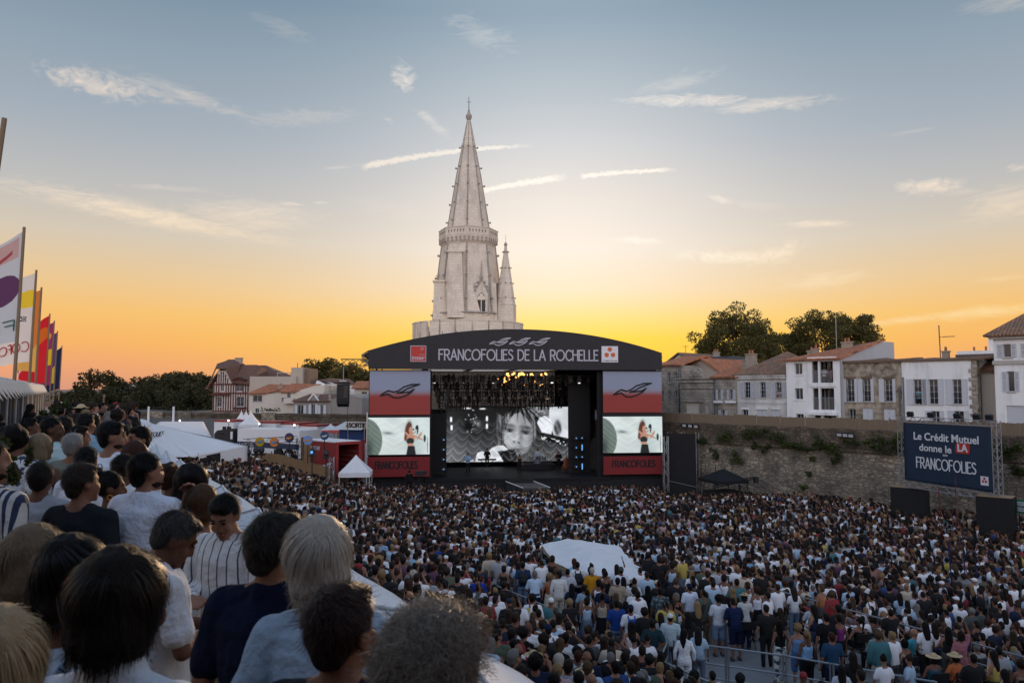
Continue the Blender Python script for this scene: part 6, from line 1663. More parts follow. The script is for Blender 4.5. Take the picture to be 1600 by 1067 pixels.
# pagoda tents
def pagoda(px,py_top,py_eave,hw_px,d,label,name='pagoda_tent',trim=None):
 c=at(px,py_eave,d);hw=hw_px*d/F;h=(py_eave-py_top)*d/F;t=thing(name,label,'tent',(c.x,c.y+hw,c.z-2.3),.15,group='pagoda tents backstage');b=MB();n=8;vv=[];ff=[]
 for j in range(n+1):
  s=1-j/n;r_=hw*(s**1.6*.97+.03*s+.012)
  for i in range(4):a=math.pi/4+i*math.pi/2;vv.append((r_*1.41*math.cos(a),r_*1.41*math.sin(a),2.3+h*(j/n)))
 for j in range(n):
  for i in range(4):ff.append((j*4+i,j*4+(i+1)%4,(j+1)*4+(i+1)%4,(j+1)*4+i))
 b.add(vv,ff);b.build('canopy',CANVAS,t);b=MB();b.bb((-hw,-hw-.012,2.02),(hw,-hw,2.31)).bb((-hw-.012,-hw,2.02),(-hw,hw,2.31)).bb((hw,-hw,2.02),(hw+.012,hw,2.31));b.build('valance',trim or CANVAS,t)
 for sx in(-1,1):
  for sy in(-1,1):MB().tube((sx*(hw-.05),sy*(hw-.05),0),(sx*(hw-.05),sy*(hw-.05),2.3),.04).build('leg',ALU,t)
 return t
pagoda(372.5,641,662,12,80,'white pagoda tent, leftmost and farthest of three spires');pagoda(379.5,641,663,12.5,77,'white pagoda tent, middle one of three spires');pagoda(386.5,641,663.5,15,74,'white pagoda tent, nearest and widest of three spires')
pagoda(513,662,672,15,72,'white gazebo with red trim, nearer the sorting trucks','gazebo',mat('red_white_trim',(.55,.12,.10),.7,.5,6));pagoda(531,662.5,672,13,71,'white gazebo with red trim, beside the exit sign','gazebo',mat('red_white_trim',(.55,.12,.10)))
# peaked white tent by the stage
c=at(551,739,53.4);hw=24*53.4/F;t=thing('peaked_tent','white peaked tent right beside the left stage banner','tent',(c.x,c.y+hw,1.0),.1)
zE,zP=c.z-1.0,at(554,712.5,53.4).z-1.0;b=MB();n=8;vv=[];ff=[]
for j in range(n+1):
 s=1-j/n;r_=hw*(s**1.1+.01)
 for i in range(8):
  a=math.pi/4+i*math.pi/4;k=1.41 if i%2==0 else 1.0;vv.append((r_*k*math.cos(a),r_*k*math.sin(a),zE+(zP-zE)*j/n-(.08*math.sin(math.pi*j/n)if i%2 else 0)))
for j in range(n):
 for i in range(8):ff.append((j*8+i,j*8+(i+1)%8,(j+1)*8+(i+1)%8,(j+1)*8+i))
b.add(vv,ff);b.build('canopy',CANVAS,t);b=MB();b.bb((-hw,-hw-.01,zE-.3),(hw,-hw,zE+.01)).bb((-hw-.01,-hw,zE-.3),(-hw,hw,zE+.01)).bb((hw,-hw,zE-.3),(hw+.01,hw,zE+.01));b.build('valance',CANVAS,t)
for sx in(-1,1):
 for sy in(-1,1):MB().tube((sx*(hw-.05),sy*(hw-.05),-.5),(sx*(hw-.05),sy*(hw-.05),zE),.04).build('leg',ALU,t)
p=at(573,700,59.0);t=thing('steel_mast','tall thin steel mast at the left edge of the left screen','mast',(p.x,p.y,0));MB().tube((0,0,.3),(0,0,7.2),.05).build('pole',ALU,t)
# white trailer with dark cab
def truck_frame(px0,px1,d0,d1,zb):
 P,Q=at(px0,608,d0),at(px1,608,d1);f_=Frame((P.x,P.y,zb),Vector((Q.x-P.x,Q.y-P.y,0)));return f_,(Vector((Q.x,Q.y,zb))-f_.P0).length
GLS=GLASS;TYRE=mat('tyre',(.015,.015,.015),.85,.2,9);WPANEL=mat('white_panel',(.68,.69,.71),.5,.05,2)
f,W=truck_frame(366,469,66,62,2.2);t=thing('white_trailer_truck','white box trailer truck with dark cab behind the roundels','truck',f.P0,f.rz)
z0_,z1_=f.uz(420,700)[1],f.uz(420,671)[1];xb=f.uz(371,690)[0]
MB().bb((xb,0,z0_),(W,2.5,z1_)).build('trailer_box',WPANEL,t);MB().bb((xb,-.012,z0_-.01),(W,-.002,z0_+.45)).build('lower_stripe',mat('navy_stripe',(.02,.03,.06),.5,.1,3),t)
b=MB();b.prism([(-2.6,z0_-.1),(-.05,z0_-.1),(-.05,z1_-.05),(-.5,z1_-.05),(-2.2,z1_-.25),(-2.6,z0_+1.0)],.1,2.4);b.build('cab',mat('cab_black',(.02,.022,.026),.3,.2,4),t)
b=MB();b.prism([(-2.2,z0_+1.0),(-1.2,z0_+1.0),(-1.2,z1_-.5),(-1.95,z1_-.6)],.06,.098);b.build('side_window',GLASS,t);MB().bb((-.3,-.05,z0_+.6),(-.1,.05,z1_-.3)).build('wind_deflector',WPANEL,t)
for x in(-1.9,1.0,W-2.5,W-1.3):
 w=MB().lathe([(.02,0),(.45,0),(.48,.05),(.48,.25),(.45,.3),(.02,.3)],16).build('wheel',TYRE,t);w.location=(x,.3,z0_-.45);w.rotation_euler=(R(90),0,0)
font_text('UNIT',f.uz(374,697)[0],z0_+.05,.42,-.02,PRINT,t);font_text('SMIT',f.uz(386,697)[0],z0_+.05,.42,-.02,PRINT,t)
# red container with open end
REDC=mat('red_container',(.26,.028,.028),.55,.15,1.5,.15,8)
f,W=truck_frame(478,527,57.5,54.5,2.0);t=thing('red_container_truck','red truck body with open dark rear and white roof','truck',f.P0,f.rz);z0_,z1_=.1,f.uz(500,690)[1];dpt=2.0
z1_=f.uz(527,692)[1]
b=MB();b.bb((0,0,z0_),(W,.08,z1_)).bb((0,dpt-.08,z0_),(W,dpt,z1_)).bb((0,.08,z0_),(.08,dpt-.08,z1_));b.build('side_panel',REDC,t);b=MB();b.bb((0,0,z0_-.12),(W,dpt,z0_-.003));b.build('floor',BLACK_STEEL,t);b=MB();b.bb((-.03,-.03,z1_+.003),(W+.03,dpt+.03,z1_+.08));b.build('roof_panel',WPANEL,t)
b=MB()
for i in range(7):b.bb((.09,.085,z0_+.2+i*.35),(W-.1,.12,z0_+.26+i*.35)).bb((.09,dpt-.12,z0_+.2+i*.35),(W-.1,dpt-.085,z0_+.26+i*.35))
b.build('cargo_rail',ALU,t)
b=MB();b.bb((W+.002,-.06,z0_-.1),(W+.08,.14,z1_+.05)).bb((W+.002,dpt-.14,z0_-.1),(W+.08,dpt+.06,z1_+.05)).bb((W+.002,.14,z1_-.15),(W+.08,dpt-.14,z1_+.05));b.build('rear_frame',REDC,t)
b=MB();b.bb((W-2.2,.5,z0_),(W-.6,1.6,z0_+.9)).bb((W-1.2,1.7,z0_),(W-.3,2.5,z0_+.7));b.build('cargo',mat('cargo_grey',(.05,.05,.055),.7,.4,3),t)
stroke_text('FIRE TRUCI'.replace('I','I').replace('TRUCI','TOUR'),W*.12,W*.48,z1_-.62,.24,.035,-.004,PRINT,t)
bird(W*.56,z0_+1.2,1.3,.09,-.004,PRINT,t)
for x in(.8,W-1.4):
 w=MB().lathe([(.02,0),(.4,0),(.43,.05),(.43,.22),(.02,.27)],14).build('wheel',TYRE,t);w.location=(x,.3,-.25);w.rotation_euler=(R(90),0,0)
f,W=truck_frame(563,573,61.5,61.5,2.2);t=thing('red_lorry','white lorry with red top rail beside the left screen','truck',f.P0,f.rz);z1_=f.uz(570,694)[1];MB().bb((0,1.5,0),(W,4,z1_)).build('box_body',WPANEL,t);MB().bb((-.05,1.45,z1_+.002),(W,4.05,z1_+.3)).bb((-.1,1.44,0),(.12,1.499,z1_)).build('red_rail',REDC,t)
# modular cabins with red rails
f,W=truck_frame(322,356,76,76,2.2)
for i,(px0,px1,py0,py1,d)in enumerate([(336,366,659,690,76),(392,432,661,690,76),(433,468,663,690,76),(469,497,666,690,75)]):
 f,W=truck_frame(px0,px1,d,d-1,2.0);t=thing('site_cabin','white site cabin with red roof rail, %s from the left'%ord_[i],'cabin',f.P0,f.rz,group='site cabins backstage');z1_=f.uz((px0+px1)/2,py0)[1]
 MB().bb((0,0,0),(W,3,z1_)).build('cabin_body',WPANEL,t);MB().bb((-.02,-.05,z1_+.002),(W+.02,3,z1_+.16)).build('roof_rail',REDC,t)
 a=W*.45;MB().bb((a,-.03,z1_-1.3),(a+1.1,-.002,z1_-.45)).build('window',GLASS,t);MB().bb((a+.5,-.045,z1_-1.3),(a+.56,-.031,z1_-.45)).build('window_bar',SHUT,t)
 # little white work lamps above the cabins
WL=mat('work_lamp_glow',(.8,.8,.8),.4,.05,3,emit=(1,.96,.9),estr=4)
for i,(px,py,d)in enumerate([(281,657,74),(357,657,73),(405,662,73),(460,664,72)]):
 p=at(px,py,d);t=thing('work_lamp','lit white work lamp on a pole, %s from the left'%ord_[i],'lamp',(p.x,p.y,p.z),group='backstage work lamps');MB().ball((0,0,0),.09,8,6).build('bulb',WL,t);MB().tube((0,.1,-3),(0,.1,.1),.03).build('pole',BLACK_STEEL,t)
 # blue kiosk, SORTIE sign
f,W=truck_frame(531,571,67,66,2.2);t=thing('blue_kiosk','white awning over a blue stand below the exit sign','stand',f.P0,f.rz);zA=f.uz(550,669)[1];MB().bb((0,0,zA-1.1),(W,.1,zA-.05)).build('blue_panel',mat('blue_panel',(.02,.05,.17),.5,.2,2),t);MB().add([(-.4,-.6,zA-.1),(W,-.6,zA-.1),(W,1.5,zA+.5),(-.4,1.5,zA+.5)],[(0,1,2,3)]).build('awning',CANVAS,t)
b=MB();b.tube((.05,.1,-.2),(.05,.1,zA),.04).tube((W-.05,.1,-.2),(W-.05,.1,zA),.04);b.build('leg',ALU,t)
f,W=truck_frame(540.5,573,63.5,63,0);za,zb2=f.uz(556,669)[1],f.uz(556,659.5)[1];t=thing('exit_sign','white SORTIE exit sign hanging left of the stage','sign',(f.P0.x,f.P0.y,za),f.rz);MB().bb((0,0,0),(W,.04,zb2-za)).build('panel',mat('sign_beige',(.60,.57,.50),.7,.05,3),t)
h_=zb2-za;stroke_text('SORTIE',W*.17,W*.96,h_*.18,h_*.64,.085,-.002,INK,t);b=MB();strokes_mesh(b,[[(W*.09,h_*.85),(W*.09,h_*.2)],[(W*.05,h_*.42),(W*.09,h_*.18),(W*.13,h_*.42)]],.06,-.002);b.build('arrow',INK,t)
b=MB();b.tube((.2,.08,-2.5),(.2,.08,h_),.03).tube((W-.2,.08,-2.5),(W-.2,.08,h_),.03);b.build('leg',ALU,t)
# round discs on a gantry
GA,GB=at(383,690,56),at(462,686,54)
t=thing('gantry_truss','black truss gantry carrying coloured round discs','truss',(GA.x,GA.y,GA.z));d_=GB-GA;b=MB();b.truss((0,0,0),d_,.4,.5,.025);b.build('truss_beam',BLACK_STEEL,t);b=MB();b.truss((0,0,-2.6),(0,0,0),.4,.5,.025);b.build('truss_leg',BLACK_STEEL,t);b=MB();b.truss(d_+Vector((.3,0,-2.2)),d_+Vector((.3,0,.1)),.4,.5,.025);b.build('truss_leg',BLACK_STEEL,t)
DISC=[(406,690,55,7.2,(.42,.28,.02),(.10,.18,.35),'mustard yellow'),(428.5,690.5,54.5,7.2,(.60,.20,.04),(.12,.22,.45),'orange'),(452,683.5,54,7.2,(.055,.04,.10),(.55,.25,.03),'dark purple'),(481,687.5,53,7.2,(.16,.28,.55),(.50,.22,.06),'light blue'),(507,680.5,53,6.6,(.02,.06,.15),(.45,.42,.36),'navy blue')]
for i,(px,py,d,r_,c1,c2,lab)in enumerate(DISC):
 p=at(px,py,d);rr=r_*d/F;t=thing('round_disc_sign','%s round disc with a bird emblem backstage'%lab,'sign',p);b=MB();b.lathe([(.01,-.02),(rr,-.02),(rr,.02),(.01,.02)],28);o=b.build('disc',mat('disc_%d'%i,c1,.6,.08,3),t);o.rotation_euler=(R(90),0,0)
 bird(-rr*.62,-.06,rr*1.25,rr*.2,-.024,mat('disc_mark_%d'%i,c2,.6,.05,3),t);MB().tube((0,.05,-1.6),(0,.05,0),.03).build('pole',BLACK_STEEL,t)
 # orange ribbons under the discs, moving lights, scaffold
for i,(px,py,d)in enumerate([(382,708,50),(388,707,50.5),(400,703,51),(409,703,51.5),(488,705,52),(510,708,52)]):
 p=at(px,py,d);t=thing('moving_light','black moving-head stage light beside the fence, %s from the left'%ord_[i],'stage light',p,group='moving lights by the cane fence');MB().bb((-.2,-.2,-.35),(.2,.2,-.22)).build('base',LAMPB,t);MB().ball((0,0,0),(.2,.2,.24),8,6).build('head',LAMPB,t);MB().ball((0,-.17,-.05),(.1,.06,.1),8,5).build('lens',BLUEL if i in(0,4)else GLASS,t);MB().tube((0,0,-2.4),(0,0,-.35),.035).build('pole',BLACK_STEEL,t)
p=at(486,712,52.5)
t=thing('light_tower','slim aluminium truss tower before the red truck','truss',(at(518,735,54).x,54,1.6));b=MB();b.truss((0,0,0),(0,0,2.6),.3,.4,.02);b.build('truss_tower',ALU,t)
t=thing('scaffold_platform','small scaffold frame with red clamps beside the big marquee','scaffold',(at(372,720,46).x,46,gz(at(372,720,46).x,46)));b=MB()
for x in(-.45,.45):
 for y in(0,1):b.tube((x,y,0),(x,y,2.4),.025)
for z in(.8,1.6,2.3):b.tube((-.45,0,z),(.45,0,z),.022)
b.build('frame',STEEL,t)
# cane fence down the bank
FCANE=mat('split_cane_fence',(.13,.078,.042),.9,.35,4,stretch=(9,9,.25),col2=(.34,.22,.12))
fpts=[(397,707,53.2,716),(424,708,53,722),(447,712,53,732),(470,719,53,738),(491,724,53.5,744),(512,729,54,750),(522,739,54.5,756),(543,751,55.5,762)]
t=thing('cane_fence','brown split cane fence sloping down between crowd and backstage','fence',at(397,716,53.2))
o0=at(397,716,53.2)
for(a,b_)in zip(fpts[:-1],fpts[1:]):
 pt0,pt1=at(a[0],a[1],a[2])-o0,at(b_[0],b_[1],b_[2])-o0;n=26;vv=[];ff=[]
 for i in range(n+1):
  p=pt0.lerp(pt1,i/n);jit=random.uniform(-.05,.05);vv+=[(p.x,p.y+.025*(i%2),p.z-2.4),(p.x,p.y+.025*(i%2),p.z+jit)]
 for i in range(n):ff.append((2*i,2*i+2,2*i+3,2*i+1))
 o=MB().add(vv,ff).build('cane_panel',FCANE,t);o.modifiers.new('t','SOLIDIFY').thickness=.015;MB().tube((pt1.x,pt1.y+.08,pt1.z-2.4),(pt1.x,pt1.y+.08,pt1.z+.12),.04).build('post',BARK,t)
q=MB();p0_,p1_=at(470,700,56),at(480,705,56);q.bb((0,0,0),(.7,.1,2.2));t2=thing('cane_gate','upright cane gate panel beside the red truck','gate',(p0_.x,p0_.y,p0_.z-1.4));q.build('cane_panel',FCANE,t2)
# ------------------------------------------------------------------ flags along the stalls
FLAGM=attr_mat('flag_cloth',.8,trans=.35)
POLE=mat('bamboo_pole',(.22,.15,.09),.7,.25,6,stretch=(1,1,4))
def flag_white_purple(U,V):
 C=np.ones(U.shape+(3,))*np.array((.72,.70,.70));C=lay(C,((np.abs(U-.22)<.16)&(V>.03)&(V<.22)).astype(float),(.70,.42,.38))
 C=lay(C,(((U-.26)/.25)**2+((V-.50)/.15)**2<1).astype(float),(.16,.06,.14))
 return lay(C,.9*((np.abs(V-.16-.32*(U-.2))<.02)&(U>.15)).astype(float),(.45,.05,.06))
def flag_yellow(U,V):
 C=np.ones(U.shape+(3,))*np.array((.70,.66,.64));C=lay(C,((np.abs(U-.5-.45*(V-.2))<.16)&(V>.1)&(V<.42)).astype(float),(.75,.56,.02));C=lay(C,(((U-.1)/.2)**2+((V-.28)/.1)**2<1).astype(float),(.78,.56,.04))
 C=lay(C,((np.abs(V-.36-.35*(U-.2))<.04)&(U>.5)).astype(float),(.60,.16,.04))
 for k in range(5):C=lay(C,(np.abs(V-.47-.018*k-.05*np.sin(U*9+k))<.005).astype(float)*((U>.1)&(U<.9)),(.10,.10,.13))
 return C
def flag_plain(c,c2,kind):
 def fn(U,V):
  C=np.ones(U.shape+(3,))*np.array(c)
  if kind=='ball':C=lay(C,(((U-.3)/.35)**2+((V-.25)/.11)**2<1).astype(float),c2);C=lay(C,(np.abs(V-.62-.2*(U-.5))<.025).astype(float)*(U>.4),(.7,.66,.64))
  if kind=='block':C=lay(C,((V>.42)&(V<.68)&(U<.75)).astype(float),c2);C=lay(C,(((U-.4)/.3)**2+((V-.2)/.07)**2<1).astype(float),(.75,.3,.05))
  if kind=='wave':C=lay(C,(V>.62+.12*np.sin(U*4)).astype(float),c2)
  return C
 return fn
GREENT=mat('flag_green_text',(.02,.10,.08),.7,.05,3);REDT=mat('flag_red_text',(.40,.04,.05),.7,.05,3)
FL=[(7,185,13.8,0,None,'tall bare bamboo flagpole cut by the left edge of the picture',None),
(38,355,23.3,2.7,flag_white_purple,'white flag with a big purple disc','FRA'),(57,422,31.7,3.2,flag_yellow,'white flag with yellow letters and dark scribbles','COFOLIES'),
(65,449,37.3,1.2,flag_plain((.62,.20,.04),(.7,.4,.1),'wave'),'narrow orange flag half hidden by others',None),(78,490,50,2.4,flag_plain((.60,.02,.03),(.62,.14,.02),'ball'),'bright red flag with an orange ball',None),
(85,501,55,1.8,flag_plain((.28,.04,.14),(.70,.50,.03),'block'),'magenta flag with a yellow block',None),(90,517,61,1.6,flag_plain((.12,.06,.14),(.6,.42,.05),'wave'),'dull purple flag with yellow hem',None),(97,540,76,2.6,flag_plain((.018,.024,.075),(.015,.02,.06),'wave'),'dark navy flag, farthest of the row',None)]
for i,(px,py,d,w,fn,lab,txt)in enumerate(FL):
 top=at(px,py,d);lean=.25 if i else 1.6;base=Vector((top.x-lean*.4,top.y-.1,WALK_Z));t=thing('flag',lab+' above the dark stalls','flag',base,group='flags on bamboo poles');tp=top-base
 MB().tube((0,0,0),tp,.06 if d>20 else .07,.045,n=7).build('flagpole',POLE,t)
 if not fn:continue
 hgt=(d*1.0)*(175 if i==1 else 140 if i==2 else 130 if i==3 else 105 if i==4 else 100 if i==5 else 80 if i==6 else 66)/F
 hgt=min(hgt,4.6)
 nx_,ny_=110,150
 o=picture('flag_cloth',w,hgt,fn,nx_,ny_,FLAGM,t)
 me=o.data;co=np.empty(len(me.vertices)*3);me.vertices.foreach_get('co',co);co=co.reshape(-1,3);u_=co[:,0]/w;v_=1-co[:,2]/hgt
 dirx,diry=-.93,-.36
 droop=u_**1.15*w*(.55+.15*np.sin(i*2.0));sag=u_*.62
 pole=np.asarray(tp);px_=pole[0]*(1-v_*hgt/pole[2]);py_=pole[1]*(1-v_*hgt/pole[2]);rip=.10*w*np.sin(u_*7+v_*3+i)*u_
 nc=np.stack([px_+dirx*u_*w*.72+diry*0+rip*.4,py_+diry*u_*w*.72+rip,pole[2]-.12-v_*hgt*(1-.12*u_)-droop*(1-v_*.35)],1)
 me.vertices.foreach_set('co',nc.ravel());me.update()
 for p_ in me.polygons:p_.use_smooth=True
 if txt:
  cu=MB();hh=.34 if i==1 else .42;ls,tw_=text_lines(txt,hh);k=(w*.62 if i==1 else w*.85)/tw_;row=.90 if i==1 else .88
  def on_flag(x,z):
   uu=x/w;vv_=row-z/hgt;drp=uu**1.15*w*(.55+.15*math.sin(i*2.0));ppx=tp.x*(1-vv_*hgt/tp.z);ppy=tp.y*(1-vv_*hgt/tp.z);rp=.10*w*math.sin(uu*7+vv_*3+i)*uu
   return Vector((ppx+dirx*uu*w*.72+rp*.4,ppy+diry*uu*w*.72+rp-.03,tp.z-.12-vv_*hgt*(1-.12*uu)-drp*(1-vv_*.35)))
  for l in ls:
   pp=[]
   for a,b_ in zip(l[:-1],l[1:]):pp+=[on_flag(.12+a[0]*k,a[1]),on_flag(.12+(a[0]+b_[0])/2*k,(a[1]+b_[1])/2)]
   pp.append(on_flag(.12+l[-1][0]*k,l[-1][1]));cu.path(pp,hh*.06,n=4)
  cu.build('lettering',GREENT if i==1 else REDT,t)
  # climbing plants along the stalls
for i,(px,py,d,hw,hh)in enumerate([(78,655,14,14,24),(100,632,20,12,10),(6,695,5.0,9,18),(24,738,4.4,10,26),(46,712,5.4,5,14)]):
 p=at(px,py,d);s=d/F;shrub('flower_garland','leafy green garland %s'%['climbing the stall front','far along the walkway','at the left picture edge','behind the striped shirt','hanging before the floral shirt'][i],p,(hw*s,hw*s*.8,hh*s),90,.022 if d<8 else .06,LEAF,600+i,'garlands',cat='plant')
 # ------------------------------------------------------------------ mixing tent roof in the crowd
FOH=thing('mixing_tent','flat white roof of the mixing desk tent in mid crowd','tent',(0,0,0))
CN=[at_z(846,852,2.55),at_z(889,841.5,2.8),at_z(967,854,2.6),at_z(991,882,2.5),at_z(1012,893,2.4),at_z(985,905,2.4),at_z(905,897,2.5),at_z(868,880,2.5)]
cen=at_z(925,866,2.72);b=MB();vv=[cen]+CN;
b.add(vv,[(0,i+1,(i+1)%len(CN)+1)for i in range(len(CN))]);me_o=b.build('roof_sheet',CANVAS,FOH);sub=me_o.modifiers.new('s','SUBSURF');sub.subdivision_type='SIMPLE';sub.levels=sub.render_levels=5;dp=me_o.modifiers.new('d','DISPLACE');tx_=bpy.data.textures.new('creases','CLOUDS');tx_.noise_scale=.9;dp.texture=tx_;dp.strength=.16;dp.texture_coords='GLOBAL';me_o.modifiers.new('t','SOLIDIFY').thickness=.02
b=MB()
for a,c_ in zip(CN,CN[1:]+CN[:1]):b.add([a-Vector((0,0,.01)),c_-Vector((0,0,.01)),c_-Vector((0,0,.14)),a-Vector((0,0,.14))],[(0,1,2,3)])
b.build('valance',mat('sand_canvas',(.35,.26,.16),.8,.15,2),FOH)
for a in CN[::2]:MB().tube((a.x,a.y,0),(a.x,a.y,a.z-.05),.05).build('leg',ALU,FOH)
# tall coloured poles in the crowd
PR=mat('red_pole',(.13,.012,.018),.5,.2,5);PB=mat('blue_pole',(.01,.02,.08),.5,.2,5)
for i,(px0,px1,py,d,m_,lab)in enumerate([(1466,1471,760,40,PR,'thin dark red pole below the billboard'),(1493,1490,745,40,PR,'taller dark red pole below the billboard')]):
 a=at(px0,py,d);t=thing('crowd_pole',lab,'pole',(a.x,a.y,0));MB().tube(((px1-px0)*d/F,0,.2),(0,0,a.z),.022).build('pole',m_,t)
t=thing('speaker_mast','blue lattice loudspeaker mast wrapped in netting amid the right crowd','mast',(at_z(1508,930,1.0).x,30.0,0));b=MB();dd=30
for k,(px,py)in enumerate(((1481,845),(1504,830),(1524,862))):
 a=at(px,py,dd+k*.4)-Vector((at_z(1508,930,1.0).x,30,0));c_=at(px+12-k*5,935,dd+k*.4)-Vector((at_z(1508,930,1.0).x,30,0));MB().tube(c_-Vector((0,0,1.5)),a,.028).build('pole',PB,t)
b=MB();q0=at(1492,912,dd)-Vector((at_z(1508,930,1.0).x,30,0));q1=at(1524,912,dd)-Vector((at_z(1508,930,1.0).x,30,0));q2=at(1524,944,dd)-Vector((at_z(1508,930,1.0).x,30,0));q3=at(1496,940,dd)-Vector((at_z(1508,930,1.0).x,30,0));b.tube(q0,q2,.03).tube(q1,q3,.03).tube(q0,q1,.03).tube(q2,q3,.03);b.build('cross_brace',PB,t)
b=MB();b.lathe([(.5,0),(.48,.9),(.3,1.0)],10,((q0.x+q1.x)/2,.35,q2.z-.1));b.build('netting',mat('grey_netting',(.16,.16,.165),.8,.3,8),t)
# ================================================================== people
SKIN=mat('skin',(.4,.22,.15),.62,.18,9,.10,60,tint=True,spec=.2)
CLOTH=mat('cloth',(.5,.5,.5),.85,.12,7,.55,14,tint=True,spec=.08)
HAIRM=mat('hair',(.1,.1,.1),.55,.4,40,.5,120,tint=True,spec=.12,stretch=(2.2,2.2,.35))
STRAND=mat('hair_strand',(.1,.1,.1),.45,.55,60,tint=True,spec=.2,stretch=(1,1,.12),trans=.05)
SHOE=mat('shoe',(.1,.1,.1),.6,.1,6,tint=True)
def pattern_mat(name,c1,c2,kind,scale):
 m=bpy.data.materials.new(name);m.use_nodes=True;ns=m.node_tree.nodes;L=m.node_tree.links;b=ns['Principled BSDF'];b.inputs['Roughness'].default_value=.85
 t=ns.new('ShaderNodeTexCoord')
 if kind=='stripe':
  w=ns.new('ShaderNodeTexWave');w.bands_direction='X';w.inputs['Scale'].default_value=scale;w.inputs['Distortion'].default_value=.8;w.inputs['Detail Scale'].default_value=.6
  out=w.outputs[1];lo,hi=.5,.56
 elif kind=='pin':
  w=ns.new('ShaderNodeTexWave');w.bands_direction='X';w.inputs['Scale'].default_value=scale;w.inputs['Distortion'].default_value=1.6;w.inputs['Detail Scale'].default_value=.5
  out=w.outputs[1];lo,hi=.93,.97
 else:
  w=ns.new('ShaderNodeTexNoise');w.inputs['Scale'].default_value=scale;w.inputs['Detail'].default_value=4;out=w.outputs[0];lo,hi=.52,.56
 L.new(t.outputs['Object'],w.inputs['Vector']);mr=ns.new('ShaderNodeMapRange');mr.inputs[1].default_value=lo;mr.inputs[2].default_value=hi;L.new(out,mr.inputs[0])
 mx=ns.new('ShaderNodeMix');mx.data_type='RGBA';mx.inputs[6].default_value=(*c1,1);mx.inputs[7].default_value=(*c2,1);L.new(mr.outputs[0],mx.inputs[0]);L.new(mx.outputs[2],b.inputs['Base Color'])
 n=ns.new('ShaderNodeTexNoise');n.inputs['Scale'].default_value=14;L.new(t.outputs['Object'],n.inputs['Vector']);bp=ns.new('ShaderNodeBump');bp.inputs['Strength'].default_value=.5;bp.inputs['Distance'].default_value=.04;L.new(n.outputs[0],bp.inputs['Height']);L.new(bp.outputs[0],b.inputs['Normal'])
 return m
PAT={'stripe':pattern_mat('navy_striped_cloth',(.55,.53,.50),(.02,.03,.075),'stripe',7.0),'pin':pattern_mat('pinstripe_cloth',(.62,.61,.60),(.05,.05,.07),'pin',5.5),
'floral':pattern_mat('floral_cloth',(.62,.63,.64),(.03,.05,.08),'blot',16),'leafy':pattern_mat('leafy_cloth',(.03,.05,.06),(.12,.18,.2),'blot',14),'zebra':pattern_mat('zebra_cloth',(.60,.62,.60),(.04,.06,.07),'blot',10)}
# ---- poses: elbow and wrist (right side; left mirrored unless given), head yaw/pitch/roll, lean forward/side
POSES={
'down':dict(e=(.25,-.03,1.14),w=(.26,.05,.90)),'turn':dict(e=(.25,-.03,1.14),w=(.25,.06,.90),yaw=-55),'turnl':dict(e=(.25,-.02,1.14),w=(.25,.06,.90),yaw=60),
'cross':dict(e=(.27,.04,1.13),w=(.06,.23,1.14)),'hips':dict(e=(.38,-.08,1.18),w=(.19,.02,1.03)),'behind':dict(e=(.29,-.10,1.15),w=(.05,-.17,.96)),
'phone':dict(e=(.26,.20,1.33),w=(.10,.36,1.56),le=(-.25,-.02,1.14),lw=(-.25,.07,.90)),'raise':dict(e=(.33,.10,1.62),w=(.27,.16,1.87),le=(-.25,-.02,1.14),lw=(-.25,.07,.90)),
'lean':dict(e=(.27,.10,1.12),w=(.18,.36,1.10),lean=16),'sit':dict(e=(.25,.06,1.12),w=(.14,.30,1.0),sit=True),'sitb':dict(e=(.30,.02,1.13),w=(.20,.26,1.02),sit=True,yaw=35),
'headtouch':dict(e=(.40,.02,1.48),w=(.14,.06,1.68),le=(-.25,-.02,1.14),lw=(-.25,.07,.90)),'look':dict(e=(.25,.0,1.14),w=(.22,.10,.92),yaw=-25,pitch=-12),
}
def xform(co,P,head=False):
 """head turn, then spine lean, then sitting drop; co is (n,3)"""
 co=np.array(co,float)
 if head and any(k in P for k in('yaw','pitch','roll')):
  M_=np.array((Euler((R(P.get('pitch',0)),R(P.get('roll',0)),R(P.get('yaw',0))),'XYZ')).to_matrix());c=np.array((0,-.01,1.49));co=(co-c)@M_.T+c
 if 'lean' in P or 'side' in P:
  M_=np.array(Euler((-R(P.get('lean',0)),R(P.get('side',0)),0)).to_matrix());c=np.array((0,0,.95));k=np.clip((co[:,2:3]-.85)/.12,0,1);co=co*(1-k)+k*((co-c)@M_.T+c)
 if P.get('sit'):co[:,2]-=.44
 return co
def put(mb,sub,P,head=False):mb.add(xform([tuple(v)for v in sub.v],P,head),sub.f)
def loft(mb,rings,n=14):
 vv=[];ff=[]
 for(x,y,z,rx,ry)in rings:
  for i in range(n):a=2*math.pi*i/n;c,s=math.cos(a),math.sin(a);vv.append((x+rx*math.copysign(abs(c)**.85,c),y+ry*math.copysign(abs(s)**.85,s),z))
 for k in range(len(rings)-1):
  for i in range(n):ff.append((k*n+i,k*n+(i+1)%n,(k+1)*n+(i+1)%n,(k+1)*n+i))
 ff+=[tuple(range(n-1,-1,-1)),tuple(range((len(rings)-1)*n,len(rings)*n))]
 mb.add(vv,ff)
def limb(mb,pts):
 for(p,r)in pts:mb.ball(p,r,10,7)
 for(p,r),(q,s)in zip(pts[:-1],pts[1:]):mb.tube(p,q,r,s,n=10)
def arm_pts(P,sx):
 e_,w_=P['e'],P['w']
 if sx<0:e_=P.get('le',(-e_[0],e_[1],e_[2]));w_=P.get('lw',(-w_[0],w_[1],w_[2]))
 return Vector(e_),Vector(w_)
